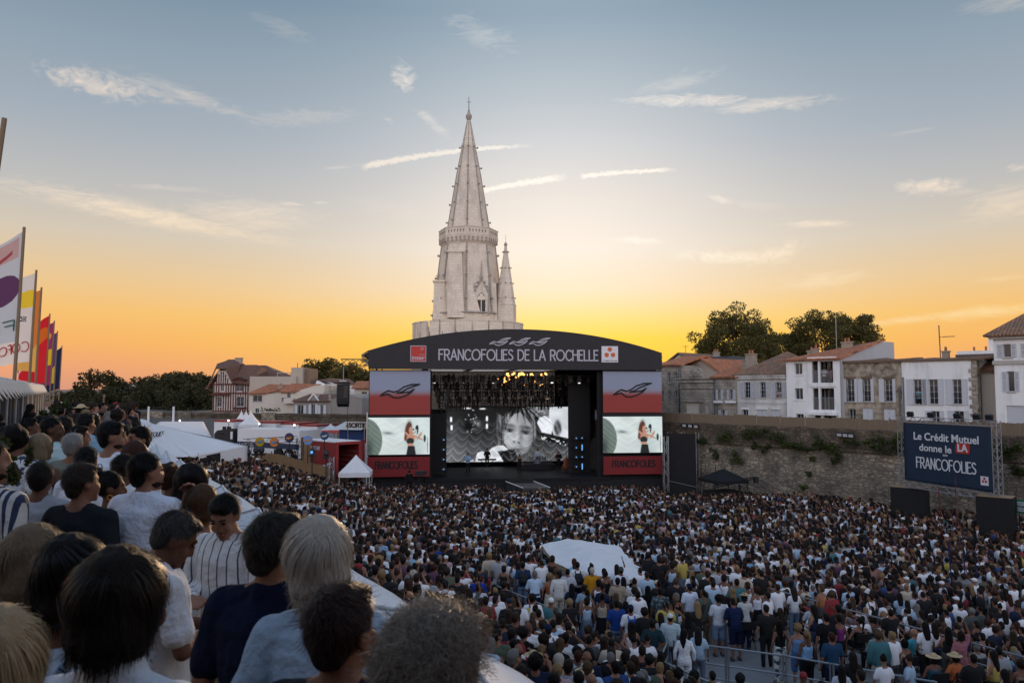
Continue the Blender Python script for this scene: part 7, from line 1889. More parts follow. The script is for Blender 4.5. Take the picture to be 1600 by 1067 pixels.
TOR={1:[(.90,.160,.115),(1.0,.152,.112),(1.12,.150,.108),(1.25,.172,.118),(1.35,.182,.112),(1.405,.160,.088),(1.445,.085,.066)],
0:[(.88,.168,.120),(.97,.155,.112),(1.10,.124,.094),(1.24,.145,.118),(1.33,.152,.108),(1.39,.140,.082),(1.43,.072,.058)]}
def torso(mb,sex,off,z0=0,z1=9,flare=0.0):
 rs=[(0,-.005 if z<1.2 else 0,z,rx+off+flare*max(0,1.2-z),ry+off+flare*max(0,1.2-z))for z,rx,ry in TOR[sex]if z0<=z<=z1];loft(mb,rs,16)
def hand(mb,e_,w_,sx):
 d=(w_-e_).normalized();q=d.to_track_quat('Z','X');pc=w_+d*.055;mb.ball(pc,(.032,.026,.042),8,6)
 sd_=q@Vector((0,1,0));fw=q@Vector((1,0,0))
 if fw.y<0:fw=-fw
 for k,L in enumerate((.055,.068,.072,.062)):
  b0=pc+d*.028+sd_*(k-1.5)*.019;b1=b0+d*L*.55+sd_*(k-1.5)*.004+fw*.008;b2=b1+d*L*.35+fw*.022;limb(mb,[(b0,.0095),(b1,.0088),(b2,.0078)])
 b0=pc-d*.02+sd_*.03*(1 if sx>0 else-1);limb(mb,[(b0,.012),(b0+d*.03+sd_*.022*(1 if sx>0 else-1)+fw*.012,.0105),(b0+d*.058+sd_*.026*(1 if sx>0 else-1)+fw*.022,.009)])
def legs(mb,sex,P,off,z_end,kind):
 hx=.095
 for sx in(-1,1):
  if P.get('sit'):
   a,k,an=(sx*hx,.0,.93),(sx*.12,.43,.93),(sx*.12,.46,.52)
  else:a,k,an=(sx*hx,0,.88),(sx*(hx+.01),.015,.49),(sx*(hx+.015),-.015,.09)
  a,k,an=Vector(a),Vector(k),Vector(an)
  if kind=='body':limb(mb,[(a,.082),(a.lerp(k,.5),.068),(k,.05),(k.lerp(an,.35)+Vector((0,-.012,0)),.05),(an,.034)])
  elif kind=='trousers':limb(mb,[(a,.098+off),(a.lerp(k,.5),.086),(k,.07),(k.lerp(an,.5),.064),(an,.058)])
  elif kind=='shorts':limb(mb,[(a,.10+off),(a.lerp(k,.5),.094),(a.lerp(k,.92),.088)])
  if kind in('body','shoe'):
   r=.036 if kind=='body' else .046;f_=an+Vector((0,.13,-.045));limb(mb,[(an+Vector((0,-.03,-.04)),r),(an+Vector((0,.06,-.045)),r*1.05),(f_,r*.85)])
def head_prims(h,sex):
 j=1.0 if sex else .93
 h.ball((0,-.012,1.632),(.076,.096,.095),16,10);h.ball((0,.030,1.565),(.058*j,.066,.078),14,9);h.ball((0,.072,1.512),(.030*j,.024,.022),10,7)
 h.tube((0,.088,1.628),(0,.106,1.580),.008,.011,n=8);h.ball((0,.104,1.578),(.014,.011,.010),8,6)
 h.tube((-.032,.078,1.640),(.032,.078,1.640),.014,.014,n=8)
 for s in(-1,1):h.ball((s*.040,.066,1.575),(.024,.024,.028),8,6);h.ball((s*.077,-.008,1.602),(.012,.024,.033),8,6);h.ball((s*.082,-.014,1.612),(.010,.020,.020),8,6)
 h.tube((-.02,.086,1.541),(.02,.086,1.541),.009,.009,n=6)
 h.tube((0,-.022,1.42),(0,-.005,1.55),.058 if sex else .048,.053 if sex else .046,n=12)
def prims(kind,sex,pose,lo=False):
 P=POSES[pose];mb=MB()
 shx=.178 if sex else .152;shz=1.392 if sex else 1.372
 if kind=='body':
  h=MB();head_prims(h,sex);put(mb,h,P,True);b=MB();torso(b,sex,0)
  for sx in(-1,1):
   e_,w_=arm_pts(P,sx);s_=Vector((sx*shx,-.005,shz));r=1.0 if sex else .84
   limb(b,[(s_,.062*r),(s_.lerp(e_,.45),.05*r),(e_,.041*r),(e_.lerp(w_,.35),.042*r),(w_,.028*r)]);b.tube((sx*.02,-.02,shz+.07),s_,.05*r,.05*r,n=8)
   if not lo:hand(b,e_,w_,sx)
   else:b.ball(w_+(w_-e_).normalized()*.07,(.035,.03,.06),8,6)
  put(mb,b,P)
  if lo:return mb
  l=MB();legs(l,sex,P,0,0,'body');put(mb,l,dict(sit=P.get('sit')))
 elif kind in('tee','polo','shirt','tank','dress'):
  b=MB();off=.017 if kind!='tank' else .013;torso(b,sex,off,z0=.8 if kind!='tank' else .95,z1=1.45 if kind!='tank' else 1.36,flare=.03 if kind in('shirt','tee','polo')else 0)
  for sx in(-1,1):
   e_,w_=arm_pts(P,sx);s_=Vector((sx*shx,-.005,shz));r=1.0 if sex else .86
   if kind in('tee','polo','dress'):limb(b,[(s_,.075*r),(s_.lerp(e_,.72),.074*r)])
   if kind=='shirt':limb(b,[(s_,.076*r),(s_.lerp(e_,.5),.068*r),(e_,.058*r),(e_.lerp(w_,.5),.055*r),(e_.lerp(w_,.86),.045*r)])
   if kind=='tank':b.tube((sx*.085,.06,1.35),(sx*.08,-.02,1.43),.02,.02).tube((sx*.08,-.02,1.43),(sx*.085,-.09,1.34),.02,.02)
   else:b.tube((sx*.045,-.02,shz+.06),s_,.052*r,.062*r,n=8)
  if kind in('shirt','polo'):b.lathe([(.066,1.43),(.074,1.45),(.066,1.495),(.058,1.495)],14,(0,-.014,0))
  put(mb,b,P)
  if kind=='dress':l=MB();loft(l,[(0,0,.55,.25,.22),(0,0,.8,.2,.16),(0,0,1.0,.168,.125)]);put(mb,l,dict(sit=P.get('sit')))
 elif kind in('trousers','shorts','skirt'):
  l=MB();off=0
  loft(l,[(0,-.005,.82,.155,.125),(0,-.005,.9,.183,.138),(0,-.005,1.0,.172,.130),(0,0,1.04,.166,.124)])
  if kind=='skirt':loft(l,[(0,0,.56,.235,.2),(0,0,.7,.215,.175),(0,0,.9,.19,.145),(0,0,1.02,.165,.125)])if not P.get('sit')else legs(l,sex,P,0,0,'shorts')
  else:legs(l,sex,P,off,0,kind)
  put(mb,l,dict(sit=P.get('sit')))
 elif kind=='shoes':l=MB();legs(l,sex,P,0,0,'shoe');put(mb,l,dict(sit=P.get('sit')))
 else:h=MB();hair_prims(h,kind);put(mb,h,P,True)
 return mb
def hair_prims(h,k):
 if k in('cap','hat','beanie'):
  if k=='cap':h.ball((0,-.016,1.66),(.088,.106,.082),14,9);h.ball((0,.10,1.672),(.070,.085,.012),12,6)
  elif k=='hat':h.ball((0,-.012,1.675),(.094,.108,.078),14,9);h.lathe([(.06,-.004),(.19,-.014),(.195,-.004),(.10,.012)],20,(0,-.01,1.665))
  else:h.ball((0,-.016,1.665),(.092,.110,.092),14,9)
  return
 if k=='bald':h.ball((0,-.02,1.595),(.081,.097,.045),14,8);return
 f_={'short':.0,'crop':-.004,'curly':.022,'bob':.008,'long':.008,'pony':.0,'bun':.002}[k]
 h.ball((0,-.024,1.645),(.084+f_,.098+f_,.096+f_),16,10)
 if k=='short':h.ball((0,.03,1.705),(.06,.055,.03),10,6)
 if k in('short','crop','curly'):h.ball((0,-.055,1.59),(.07,.055,.07),12,8)
 if k=='curly':
  r=random.Random(5)
  for i in range(26):
   a,z=r.uniform(0,6.28),r.uniform(-.4,1);c=math.sqrt(1-z*z);h.ball((.085*c*math.cos(a),-.03+.095*c*math.sin(a)*(1 if math.sin(a)<.3 else .6),1.655+.09*z),r.uniform(.025,.042),7,5)
 if k=='bob':loft(h,[(0,-.035,1.495,.078,.066),(0,-.035,1.53,.096,.082),(0,-.03,1.59,.099,.090),(0,-.025,1.66,.092,.092)])
 if k=='long':loft(h,[(0,-.105,1.22,.06,.02),(0,-.105,1.30,.10,.034),(0,-.085,1.40,.112,.05),(0,-.06,1.50,.104,.064),(0,-.03,1.60,.10,.085),(0,-.025,1.67,.09,.09)])
 if k=='pony':limb(h,[((0,-.115,1.66),.03),((0,-.155,1.60),.034),((0,-.14,1.48),.032),((0,-.12,1.36),.016)])
 if k=='bun':h.ball((0,-.10,1.735),(.048,.048,.042),10,7)
 # ---- batch remeshing into shared meshes
VOX={'body':.011,'hair':.012,'cloth':.015};PENDING=[];MESHES={}
HAIRS=('short','crop','curly','bob','long','pony','bun','bald');HATS=('cap','hat','beanie')
def need(kind,sex,pose,q='mid'):
 if kind in('trousers','shorts','skirt','shoes')and not POSES[pose].get('sit'):pose='down'
 if kind in HAIRS+HATS:sex=1
 key=(kind,sex,pose,q)
 if key not in MESHES:MESHES[key]=None;PENDING.append(key)
 return key
def bake():
 objs=[]
 for key in PENDING:
  kind,sex,pose,q=key;mb=prims(kind,sex,pose,q=='lo');me=bpy.data.meshes.new(kind);me.from_pydata(mb.v,[],mb.f)
  o=bpy.data.objects.new('tmp',me);COL.objects.link(o);rm=o.modifiers.new('r','REMESH');rm.mode='VOXEL'
  g='body' if kind=='body' else 'hair' if kind in HAIRS+HATS else 'cloth'
  rm.voxel_size={'lo':.03,'mid':VOX[g],'hi':.0065 if g=='body' else .0085}[q]
  sm=o.modifiers.new('s','SMOOTH');sm.iterations={'lo':1,'mid':2,'hi':4}[q];sm.factor=.5
  dc=o.modifiers.new('d','DECIMATE');dc.ratio={'lo':{'body':.10,'hair':.22,'cloth':.075}[g],'mid':{'body':.10,'hair':.45,'cloth':.16}[g],'hi':.6}[q]
  objs.append((key,o))
 bpy.context.view_layer.update();dg=bpy.context.evaluated_depsgraph_get()
 for key,o in objs:
  me=bpy.data.meshes.new_from_object(o.evaluated_get(dg));kind,sex,pose,q=key;n=len(me.vertices)
  if q!='lo':
   co=np.empty(n*3);me.vertices.foreach_get('co',co);co=co.reshape(-1,3);no=np.empty(n*3);me.vertices.foreach_get('normal',no);no=no.reshape(-1,3)
   if kind in HAIRS:fr_,amp=(26,26,5),.007
   elif kind in HATS or kind in('body','shoes'):fr_,amp=(0,0,0),0
   else:fr_,amp=(9,9,6),.011
   if amp:
    d=np.array([mnoise.noise(Vector((c[0]*fr_[0]+c[2]*2,c[1]*fr_[1],c[2]*fr_[2])))+.5*mnoise.noise(Vector((c[0]*fr_[0]*2.3,c[1]*fr_[1]*2.3+c[2]*4,c[2]*fr_[2]*2)))for c in co]);co+=no*(d*amp)[:,None];me.vertices.foreach_set('co',co.ravel())
  me.polygons.foreach_set('use_smooth',[True]*len(me.polygons));me.name=kind;me.update()
  if kind=='body':me.materials.append(SKIN)
  elif kind in HAIRS:me.materials.append(HAIRM)
  elif kind=='shoes':me.materials.append(SHOE)
  else:me.materials.append(CLOTH)
  MESHES[key]=me;COL.objects.unlink(o);bpy.data.objects.remove(o)
 PENDING.clear()
PNAME={'tee':'tshirt','polo':'polo_shirt','tank':'tank_top','short':'hair','crop':'hair','curly':'hair','bob':'hair','long':'hair','pony':'hair','bun':'hair','bald':'hair'}
def person(loc,rz,sc,sex,pose,parts,skin,label,group=None,q='mid'):
 """parts: list of (kind, colour or pattern name)"""
 keys=[(need('body',sex,pose,q),skin)]+[(need(k,sex,pose,q if k not in('shoes','trousers','shorts','skirt')else 'mid'),c)for k,c in parts]
 QUEUE.append((loc,rz,sc,keys,label,group));return QUEUE[-1]
QUEUE=[]
def flush():
 bake();made=[]
 for(loc,rz,sc,keys,label,group)in QUEUE:
  root=None
  for key,col in keys:
   me=MESHES[key];kind=key[0]
   o=bpy.data.objects.new('person' if kind=='body' else PNAME.get(kind,kind),me)
   if isinstance(col,str):
    mk=('pat',key,col)
    if mk not in MESHES:m2=me.copy();m2.materials.clear();m2.materials.append(PAT[col]);MESHES[mk]=m2
    o.data=MESHES[mk]
   else:o.color=(*col,1)
   if root is None:
    root=o;o.location=loc;o.rotation_euler=(0,0,rz);o.scale=(sc,sc,sc);link(o);tag(o,label,'person',group)
   else:link(o,root)
  made.append(root)
 QUEUE.clear();return made
def crown_z(pose):return float(xform([(0,-.02,1.742)],POSES[pose],True)[0,2])
STG=Vector((.5,62,0))
def face_stage(p,j=0.0):d=STG-p;return-math.atan2(d.x,d.y)+R(j)
SKINS=[(.23,.11,.07),(.18,.085,.054),(.27,.14,.092),(.12,.058,.037),(.10,.05,.03),(.32,.165,.105)]
BLK,BRN,DBR,BLO,GRY,AUB,SIL=(.006,.005,.005),(.026,.014,.009),(.012,.008,.006),(.22,.14,.065),(.15,.14,.13),(.04,.013,.008),(.42,.38,.32)
WHT,LBL,NVY,BLKC,DGR,BEI=(.70,.71,.74),(.34,.46,.58),(.012,.018,.045),(.012,.012,.014),(.06,.07,.07),(.45,.38,.30)
RED_,YEL,TEA,PNK,ORG,GRN,BLU,PUR=(.22,.025,.03),(.42,.32,.08),(.05,.15,.17),(.42,.27,.29),(.36,.15,.07),(.08,.10,.07),(.03,.06,.18),(.10,.05,.09)
# ---- hair strands for the people close to the camera
def strands(style,P,n,width,seed,zend=1.46,vol=1.0):
 r=np.random.default_rng(seed);C=np.array((0,-.02,1.64));RD=np.array((.082,.101,.098))
 hz=lambda y:np.interp(y,[-1,-.3,0,.25,.5,.8,1],[-.62,-.6,-.15,.05,.38,.5,.55])
 D=r.normal(size=(n*3,3));D/=np.linalg.norm(D,axis=1)[:,None];D=D[D[:,2]>hz(D[:,1])][:n];n=len(D)
 p=C+D*RD;cr=np.array((float(r.choice([-.32,-.2,.22,.34])),-.40,.85));cr/=np.linalg.norm(cr);steps={'short':4,'curly':7,'bob':10,'long':12}[style];seg={'short':.0065,'curly':.017,'bob':.026,'long':.034}[style]
 k1=r.uniform(.7,1.3,(n,1));ph=r.uniform(0,6.28,(n,1));off=1+r.uniform(.01,.12,(n,1))*vol;pts=[p]
 ax1=r.normal(size=(n,3));ax1/=np.linalg.norm(ax1,axis=1)[:,None];zs=zend+r.normal(size=(n,1))*.022+.02*np.sin(np.arctan2(D[:,:1],-D[:,1:2])*5+seed)
 for s in range(steps):
  rel=(p-C)/RD;nn=rel/np.linalg.norm(rel,axis=1)[:,None];t=nn-cr;t-=(t*nn).sum(1)[:,None]*nn;t/=np.linalg.norm(t,axis=1)[:,None]+1e-6
  if style=='short':d=nn*.32+t*.85+r.normal(size=(n,3))*.25
  elif style=='curly':d=nn*.45+.95*(np.cos(ph+s*1.1)*ax1+np.sin(ph+s*1.1)*np.cross(ax1,nn))+np.array((0,0,-.12))
  else:
   w=np.clip((1.62-p[:,2:3])/.1,0,1);d=t*(1-w)+np.array((0,0,-1.0))*w+r.normal(size=(n,3))*.05
   d[:,:2]*=np.where(p[:,2:3]<1.52,.35,1)
  d/=np.linalg.norm(d,axis=1)[:,None];st_=seg*k1
  if style in('bob','long'):st_=np.where(p[:,2:3]<zs,.0008,st_)
  q=p+d*st_
  if style in('bob','long'):
   rel=(q-C)/RD;ln=np.linalg.norm(rel,axis=1)[:,None];lim=1+(off-1)*min(1,s/3);hi=q[:,2:3]>1.56
   q=np.where((ln<lim)&hi,C+rel/ln*lim*RD,q);rr=np.hypot(q[:,0]/.1,(q[:,1]+.03)/.09)[:,None];low=~hi&(rr<.85);q[:,:2]=np.where(low,(q[:,:2]-(0,-.03))/np.maximum(rr,.05)*.85+(0,-.03),q[:,:2])
   if style=='long':q[:,1:2]=np.where((q[:,2:3]<1.5)&(q[:,1:2]>-.03),q[:,1:2]-.02,q[:,1:2]);q[:,1:2]=np.where(q[:,2:3]<1.46,np.minimum(q[:,1:2],-.095),q[:,1:2])
  p=q;pts.append(p)
 S=np.stack(pts,1);fq={'short':30,'curly':20,'bob':22,'long':18}[style];am={'short':.010,'curly':.02,'bob':.024,'long':.028}[style]
 nz=np.array([(mnoise.noise(Vector(q_*fq)),mnoise.noise(Vector(q_*fq+9)),mnoise.noise(Vector(q_*fq+21)))for q_ in S[:,0]]);gw=np.linspace(0,1,steps+1)[None,:,None]**1.3;S=S+nz[:,None,:]*am*gw
 fl=(r.random((n,1))<.09)*r.uniform(.3,1.0,(n,1));fd=r.normal(size=(n,3));fd[:,2]=np.abs(fd[:,2])*.5;out_=(S[:,-1]-C);out_/=np.linalg.norm(out_,axis=1)[:,None];S=S+((fd*.5+out_)*fl*.028)[:,None,:]*gw**1.5
 S=xform(S.reshape(-1,3),P,True).reshape(n,steps+1,3)
 T=np.gradient(S,axis=1);cc=xform([C],P,True)[0];N=S-cc;B=np.cross(T,N);B/=np.linalg.norm(B,axis=2)[...,None]+1e-9
 wv=width*np.linspace(1,.35,steps+1)[None,:,None]*k1[:,None,:];V=np.stack([S-B*wv,S+B*wv],2);m_=steps+1
 b0=(np.arange(n)[:,None]*m_*2+np.arange(steps)[None,:]*2).ravel();Q=np.stack([b0,b0+1,b0+3,b0+2],1).astype(np.int32)
 me=bpy.data.meshes.new('hair_strands');me.vertices.add(n*m_*2);me.vertices.foreach_set('co',V.ravel());me.loops.add(len(Q)*4);me.loops.foreach_set('vertex_index',Q.ravel());me.polygons.add(len(Q));me.polygons.foreach_set('loop_start',np.arange(0,len(Q)*4,4,dtype=np.int32))
 me.polygons.foreach_set('use_smooth',[True]*len(Q));me.update(calc_edges=True);me.materials.append(STRAND);return me
 # ---- people on the walkway, nearest first: px, crown py, depth, sex, body turn, head(yaw, pitch, roll), arms, hair, hair colour, top, colour, skin, label, strands
W_='on the walkway'
FGP=[
(188,855,1.62,0,-6,(-14,-6,0),'down','bob',DBR,'shirt',(.60,.63,.68),0,'woman with dark shoulder-length hair in a white denim jacket',('bob',5200,.0013,1.535)),
(0,946,1.42,0,5,(5,0,0),'down','bob',(.36,.26,.15),'tee',(.05,.05,.06),0,'woman with a blonde bob at the lower left picture edge',('bob',3800,.0012,1.54)),
(112,835,2.0,0,-4,(-8,-4,0),'down','bob',BLK,'tee',(.42,.50,.60),1,'woman with black hair in a pale blue tee with bag strap',('bob',3600,.0013,1.54)),
(62,818,2.3,0,-12,(-25,0,0),'down','bob',(.17,.12,.075),'tank',(.05,.04,.04),1,'woman with grey-blonde bob and bare shoulders',('bob',3400,.0012,1.54)),
(428,796,2.35,1,-14,(-24,0,8),'down','short',(.030,.025,.021),'polo',(.007,.011,.030),2,'man in a navy polo leaning towards the silver-haired woman',('short',5200,.0009,0)),
(507,805,2.14,0,8,(-6,0,-5),'down','bob',(.42,.37,.31),'tee',(.34,.43,.52),0,'woman with a silver-blonde bob in a pale blue shirt',('bob',4600,.0012,1.54)),
(537,908,1.75,1,-10,(-20,0,0),'down','short',(.030,.014,.010),'tee',(.03,.03,.035),0,'person with short dark auburn hair, head only, at bottom centre',('short',5200,.0010,0)),
(680,958,1.5,0,-12,(-24,-4,0),'down','curly',(.20,.165,.13),'tee',(.03,.03,.03),0,'person with big curly grey hair at the bottom',('curly',6500,.0009,0)),
(230,705,3.45,1,-10,(-28,0,0),'down','crop',BLK,'polo',(.66,.70,.78),2,'bearded man with cropped black hair in a white polo',('short',3000,.0010,0)),
(252,803,2.6,1,-50,(-10,-34,0),'cross','short',(.05,.047,.045),'tee',(.55,.57,.60),3,'man with greying curls bowing his head in a white tee',('short',3600,.0011,0)),
(358,771,3.1,1,165,(12,-30,0),'cross','short',BLK,'shirt','pin',2,'man facing the camera, looking down, in a white pinstriped shirt',('short',3000,.0010,0)),
(316,757,3.45,0,130,(5,-8,0),'headtouch','bob',(.07,.035,.018),'tank',(.05,.05,.05),0,'woman in round glasses holding a hand to her face',('bob',2200,.0013,1.54)),
(297,723,3.75,0,-10,(-15,0,8),'down','long',BLK,'tee',TEA,1,'woman with very long black hair and a teal top',('long',3000,.0016,1.34)),
(130,722,3.3,1,-8,(-22,0,0),'down','short',(.03,.018,.012),'tee',(.015,.018,.022),0,'man in a charcoal tee with sunglasses on his head',('short',3600,.0010,0)),
(66,720,3.9,1,0,(15,0,0),'down','crop',DBR,'tee',(.28,.30,.33),3,'tanned man with dark hair in a grey tee',('short',2400,.0011,0)),
(174,735,3.75,0,-18,(-42,0,0),'down','bun',BLK,'tank',(.06,.04,.03),3,'woman with a dark bun and gold hoop earring',None),
(194,708,4.35,1,-6,(-20,-6,0),'down','crop',DBR,'tee',(.62,.64,.68),3,'man with sunglasses on his head behind the white polo',None),
(135,697,4.6,1,0,(10,-10,0),'cross','short',BLK,'shirt',(.60,.63,.70),2,'man in a white shirt with folded arms behind the charcoal tee',None),
(176,657,5.2,1,-10,(-48,0,0),'down','short',BLK,'tee',(.72,.75,.82),2,'tall bearded man in a white tee turning his head right',('short',1600,.0016,0)),
(216,665,5.9,1,140,(10,0,0),'down','short',BLK,'shirt',(.45,.52,.60),0,'dark-haired man looking back towards the camera',None),
(116,676,6.3,1,0,(-8,0,0),'down','short',(.24,.23,.22),'tee',(.16,.18,.15),0,'grey-haired man in a sage tee',None),
(65,677,5.8,0,0,(-20,0,0),'down','bob',(.22,.16,.10),'tank',(.66,.68,.74),3,'blonde woman in a white sleeveless top',None),
(26,666,5.5,1,-5,(-5,0,0),'down','curly',BLK,'tee','floral',1,'man in a white tee with dark leaf print',None),
(83,651,7.2,1,-10,(-55,0,0),'down','crop',BLK,'tee',(.42,.58,.60),3,'man in profile in a pale turquoise tee',None),
(-14,684,3.2,1,-12,(-45,0,0),'down','crop',DBR,'shirt','stripe',2,'bearded man in a navy and white striped shirt',('short',2400,.0010,0)),
(214,688,5.0,0,-5,(-10,0,0),'down','bob',(.05,.02,.014),'tee',(.5,.5,.5),0,'woman with reddish brown hair below the looking-back man',None),
(268,726,4.5,0,-15,(-20,0,0),'down','curly',(.03,.012,.009),'tank',(.25,.12,.10),3,'woman with frizzy auburn hair near the tents',None),
(136,645,8.6,1,0,(-12,0,0),'down','short',BLK,'tee',(.25,.40,.52),0,'man in a light blue tee far down the walkway',None),
(103,650,8.0,1,0,(5,0,0),'down','short',DBR,'tee',(.10,.20,.22),0,'man in a dark teal tee far down the walkway',None),
(125,664,7.2,1,-20,(-30,0,0),'down','short',DBR,'tee',(.5,.5,.55),0,'man in a grey-white tee behind the grey-haired man',None),
(48,652,9.5,1,-40,(-10,0,0),'cross','short',BLK,'shirt',(.60,.62,.68),3,'man in a white shirt by the stall curtains',None),
(193,662,7.0,1,10,(8,0,0),'down','crop',BLK,'tee',(.04,.04,.05),2,'dark-haired man just behind the tall white tee',None),
]
TAKEN=[];FGX=[]
def cloth_for(sex,r,sit=False):
 return r.choice(['trousers','shorts','trousers'])if sex else r.choice(['trousers','skirt','shorts'])
BOT=[(.02,.03,.06),(.012,.012,.014),(.10,.13,.18),(.35,.30,.24),(.5,.5,.5),(.06,.06,.06),(.14,.20,.28)]
rp=random.Random(11)
for i,(px,py,d,sex,turn,hd,arms,hair,hc,top,tcol,sk,lab,stn)in enumerate(FGP):
 pn='fg%d'%i;POSES[pn]=dict(POSES[arms]);POSES[pn].update(yaw=hd[0],pitch=hd[1],roll=hd[2]);d*=float(np.interp(d,[2.4,2.55,3.3,4.7,6,8],[1.14,1.3,1.42,1.34,1.2,1.1]));c=at(px,py,d)
 q='hi' if d<4.0 else 'mid';base=Vector((c.x,c.y,WALK_Z));sc=min(1.1,max(.86,(c.z-WALK_Z)/crown_z(pn)))
 if hd[1]<-20 or arms=='headtouch':sc=max(.93,sc)
 z=c.z-sc*crown_z(pn)
 person((base.x,base.y,z),face_stage(base,turn),sc,sex,pn,[(hair,hc),(top,tcol),('trousers',BOT[i%7]),('shoes',(.05,.05,.05))],SKINS[sk],'person, '+lab,'people on the raised walkway',q)
 TAKEN.append((base.x,base.y));FGX.append((i,pn,stn,hc,sex))
fg=flush()
for root,(i,pn,stn,hc,sex)in zip(fg,FGX):
 P=POSES[pn];hair=[c for c in root.children if c.name.startswith('hair')][0]
 if not stn:hn=[k for k in HAIRS if hair.data.name.startswith(k)];stn=('bob' if hn and hn[0]in('bob','long')else 'short',1300,.0018,1.54)
 if stn:
  me=strands(stn[0],P,stn[1],stn[2],900+i,stn[3],1.0);o=link(bpy.data.objects.new('hair_strands',me),hair);o.color=(*[c*1.1 for c in hc],1);o['kind']='stuff'
 if i in(8,18,24):
  b=MB();h=MB();h.ball((0,.036,1.538),(.060,.054,.036),12,8);h.ball((0,.066,1.520),(.031,.026,.020),10,6);put(b,h,P,True);o=b.build('beard',HAIRM,root,smooth=True);o.color=(.022,.014,.010,1)
 if i in(10,11,9,19,18,8):
  b=MB();h=MB()
  for s in(-1,1):h.tube((s*.017,.092,1.646),(s*.05,.080,1.647),.005,.004,n=5);h.ball((s*.033,.083,1.622),(.014,.009,.006),8,5)
  put(b,h,P,True);o=b.build('eyebrow',HAIRM,root,smooth=True);o.color=(.012,.009,.008,1)
  b=MB();h=MB();h.tube((-.022,.094,1.543),(.022,.094,1.543),.006,.006,n=6);put(b,h,P,True);o=b.build('lips',SKIN,root,smooth=True);o.color=(.25,.09,.08,1)
 if i in(11,13,16):
  b=MB();h=MB();dz,dy=(0,0)if i==11 else(.085,-.02)
  for s in(-1,1):
   for k in range(12):
    a,a2=k*math.pi/6,(k+1)*math.pi/6;h.tube((s*.034+.027*math.cos(a),.106+dy,1.618+dz+.024*math.sin(a)),(s*.034+.027*math.cos(a2),.106+dy,1.618+dz+.024*math.sin(a2)),.003,n=4)
   h.tube((s*.061,.104+dy,1.622+dz),(s*.086,.0,1.62+dz),.003,n=4)
  h.tube((-.008,.108+dy,1.622+dz),(.008,.108+dy,1.622+dz),.003,n=4);put(b,h,P,True);b.build('glasses',BLACK_STEEL,root)
 if i==15:
  b=MB();h=MB()
  for k in range(12):a,a2=k*math.pi/6,(k+1)*math.pi/6;h.tube((.085,-.005+.018*math.cos(a),1.555+.018*math.sin(a)),(.085,-.005+.018*math.cos(a2),1.555+.018*math.sin(a2)),.004,n=4)
  put(b,h,P,True);b.build('earring',mat('gold',(.7,.45,.12),.3,.1,5,metal=1),root)
 if i in(2,0):
  b=MB()
  if i==2:b.path([(.10,.08,1.40),(.10,-.02,1.455),(.06,-.10,1.38),(-.02,-.135,1.25),(-.14,-.13,1.08),(-.2,-.05,.95)],.019,5);b.build('bag_strap',mat('denim_strap',(.14,.20,.27),.8,.2,9),root)
  # more heads down the walkway
HC=[BLK,BLK,BLK,BLK,BLK,DBR,DBR,DBR,DBR,BRN,BRN,(.07,.04,.02),BLO,GRY,AUB]
TC=[WHT,WHT,WHT,BLKC,BLKC,BLKC,BLKC,BLKC,BLKC,NVY,NVY,DGR,LBL,DGR,BEI,(.30,.32,.34),TEA,PNK,RED_,GRN,BLU,(.42,.44,.5),(.24,.12,.10)]
TNAME={WHT:'white',BLKC:'black',NVY:'navy',LBL:'light blue',DGR:'dark grey',BEI:'beige',(.30,.32,.34):'grey',TEA:'teal',PNK:'pink',RED_:'red',GRN:'olive',BLU:'royal blue',(.42,.44,.5):'pale grey',(.24,.12,.10):'brown',YEL:'yellow',ORG:'orange',PUR:'plum'}
HNAME={BLK:'black',DBR:'dark brown',BRN:'brown',(.07,.04,.02):'light brown',BLO:'blonde',GRY:'grey',AUB:'auburn',SIL:'silver'}
ANAME={'down':'arms down','turn':'looking right','turnl':'looking left','cross':'arms folded','hips':'hands on hips','behind':'hands behind back','phone':'holding up a phone','raise':'one arm raised','lean':'leaning forward','look':'head bowed','headtouch':'hand on head','sit':'sitting','sitb':'sitting turned'}
SNAME={'short':'short','crop':'cropped','curly':'curly','bob':'bobbed','long':'long','pony':'ponytailed','bun':'bun-tied','bald':'balding'}
USED={}
def auto_label(hn,hc,tc,top,pose,where):
 head=('%s %s hair'%(SNAME[hn],HNAME.get(hc,'dark')))if hn in SNAME else{'cap':'cap','hat':'straw hat','beanie':'beanie'}[hn]
 return 'person, %s, %s %s, %s%s'%(head,TNAME.get(tc,'patterned'),{'tee':'tee','shirt':'shirt','tank':'vest','dress':'dress'}[top],ANAME[pose]+', ' if pose!='down' else '',where)
MP,FP=['down','turn','cross','behind','look','phone','down','hips'],['down','turnl','cross','hips','look','phone','down','turn']
